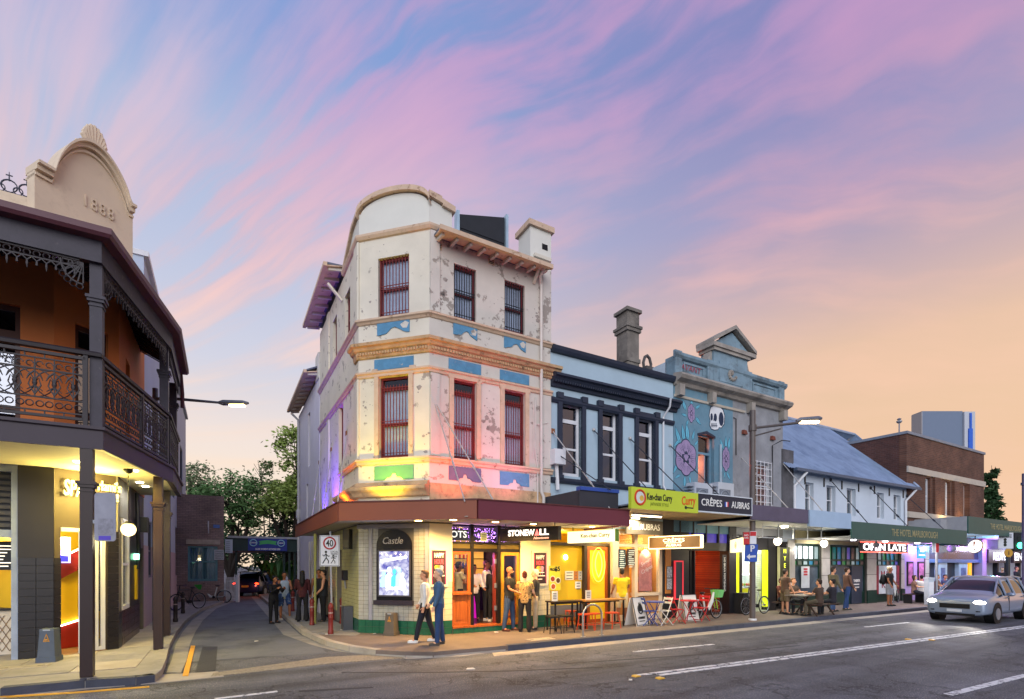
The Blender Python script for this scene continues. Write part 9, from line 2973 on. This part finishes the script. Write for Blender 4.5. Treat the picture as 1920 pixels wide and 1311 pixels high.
# ================================================================ cars
def car(loc,yaw,lab,hexc,L=4.4,Wd=1.78,Hh=1.5,tail=False,hatch=True):
 t=local_thing('car',lab,'car',loc,None,yaw)
 mp=mat('paint_'+hexc,hexc,.3,var=.02,metal=.35,coat=.6)
 # stations along x (front at -L/2): belt half width, belt height, bonnet/roof height, roof half width
 st=[(-.50,.68,.45,.74,.62),(-.49,.80,.5,.84,.74),(-.44,.87,.55,.93,.80),(-.33,.89,.6,.99,.80),(-.28,.89,.62,1.03,.78),(-.12,.89,.62,Hh-.08,.64),(.02,.89,.62,Hh,.64),(.2,.89,.62,Hh,.63),(.38,.88,.62,Hh-.06,.62),(.465,.87,.6,1.1,.68),(.49,.84,.55,.95,.74),(.5,.76,.45,.8,.62)]
 P,F=[],[]
 for x,hw,zb_,zt_,rw in st:
  X=x*L
  hw*=Wd/1.78
  zbelt=min(.92,zt_-.04)
  sec=[(hw*.92,.24),(hw,.36),(hw,zb_),(hw*.985,zbelt),(rw*Wd/1.78 if zt_>1 else hw*.93,zt_-.05),(rw*.8*Wd/1.78,zt_),(0,zt_+.015)]
  full=sec+[(-y,z)for y,z in sec[-2::-1]]
  P+=[(X,y,z)for y,z in full]
 n=13
 for i in range(len(st)-1):
  for j in range(n-1):
   F.append((i*n+j,i*n+j+1,(i+1)*n+j+1,(i+1)*n+j))
  F.append((i*n+n-1,i*n,(i+1)*n,(i+1)*n+n-1))
 F+=[tuple(range(n-1,-1,-1)),tuple(range((len(st)-1)*n,len(st)*n))]
 bd=B().add(P,[tuple(reversed(f_))for f_ in F]).obj('body',mp,t)
 bd.data.polygons.foreach_set('use_smooth',[True]*len(bd.data.polygons))
 sb=bd.modifiers.new('round','SUBSURF');sb.levels=2;sb.render_levels=2
 bd.data.materials.append(mat('tinted_glass','0d1116',.06,var=0,spec=.7))
 for i in range(4,9):
  for j in(3,8):
   bd.data.polygons[i*n+j].material_index=1
 for j in(4,5,6,7):
  bd.data.polygons[4*n+j].material_index=1
  bd.data.polygons[8*n+j].material_index=1
 for i in(5,7):
  x=st[i][0]*L+(.2 if i==5 else.35)
  for s in(-1,1):
   B().box(x,x+.05,s*.87*Wd/1.78-.02,s*.87*Wd/1.78+.02,.4,.9).obj('door_gap',mat('gap_black','0c0c0e',.6),t)
   B().box(x-.3,x-.12,s*.9*Wd/1.78-.02,s*.9*Wd/1.78+.02,.84,.87).obj('door_handle',M_steel,t)
 for x in(-.31*L,.3*L):
  for s in(-1,1):
   y=s*(Wd/2-.06)
   w=B().tube([(x+.25*math.cos(6.2832*k/22),y,.32+.25*math.sin(6.2832*k/22))for k in range(22)],.075,8,closed=True).obj('wheel',mat('tyre','151515',.7),t,smooth=True)
   B().tube([(x,y-.085,.32),(x,y+.085,.32)],.2,16).obj('rim',M_steel,w)
   B().tube([(x,y-s*.2,.34),(x,y+s*.066,.34)],.385,20).obj('wheel_arch',mat('gap_black','0c0c0e',.6),w)
 for s in(-1,1):
  hl=B().ball((-.472*L,s*.62,.72),(.14,.2,.095),10,6).obj('headlight',emit('headlamp_on','fff0d8',14)if not tail else mat('lamp_clear','c9ced6',.2),t,smooth=True)
  B().ball((.485*L,s*.68,.82),(.06,.14,.09),8,6).obj('tail_light',emit('brake_on','ff3a18',4)if tail else mat('lamp_red','7a1418',.3),t,smooth=True)
  B().ball((-.13*L,s*1.0,.98),(.07,.12,.07),8,6).obj('mirror',mp,t,smooth=True)
  if not tail:
   light('SPOT',(-.5*L-.1,s*.62,.66),140,(1,.93,.82),t,.06,aim=(-.5*L-6,s*.62,.2),spot=60)
  else:
   light('POINT',(.5*L+.15,s*.6,.7),4,(1,.15,.08),t,.06)
 for xa,xb in((-.115,-.135),(.06,.055),(.3,.31)):
  for s in(-1,1):
   B().tube([(xb*L,s*.885*Wd/1.78,.93),(xa*L,s*.655*Wd/1.78,Hh-.06)],.035,6).obj('pillar',mp,t)
 for s in(-1,1):
  B().tube([(-.29*L,s*.78,1.03),(-.12*L,s*.64,Hh-.06),(.2*L,s*.63,Hh-.01),(.38*L,s*.62,Hh-.07)],.03,6).obj('roof_rail',mp,t)
  B().ball((-.488*L,s*.6,.42),(.05,.13,.05),8,5).obj('fog_lamp',M_blackm,t)
 B().box(-.503*L,-.46*L,-.55,.55,.25,.33).obj('lower_grille',mat('gap_black','0c0c0e',.6),t)
 B().box(-.502*L,-.47*L,-.42,.42,.5,.66).obj('grille',mat('gap_black','0c0c0e',.6),t)
 B().box(-.51*L,-.498*L,-.2,.2,.38,.47).obj('number_plate',M_sgw,t)
 B().box(.492*L,.507*L,-.2,.2,.6,.72).obj('number_plate',mat('plate_yellow','c9b04a',.5),t)
 return t
cpos=FA.w(FA.U(1795,-5.15)+2.0,-5.15,0)
car(cpos,FA.deg,'silver blue hatchback with bright headlights driving in on the right','8a97ab',4.5,1.78,1.6)
LD=Vector((.4985,-.867,0))
car(gp(484,1119,0)+Vector((-.9,2.0,0)),119.9+180-26,'dark blue car with red brake lights stopped at the end of the lane','1d2c55',4.3,1.76,1.62,tail=True)
D.scenes.remove(tmp)
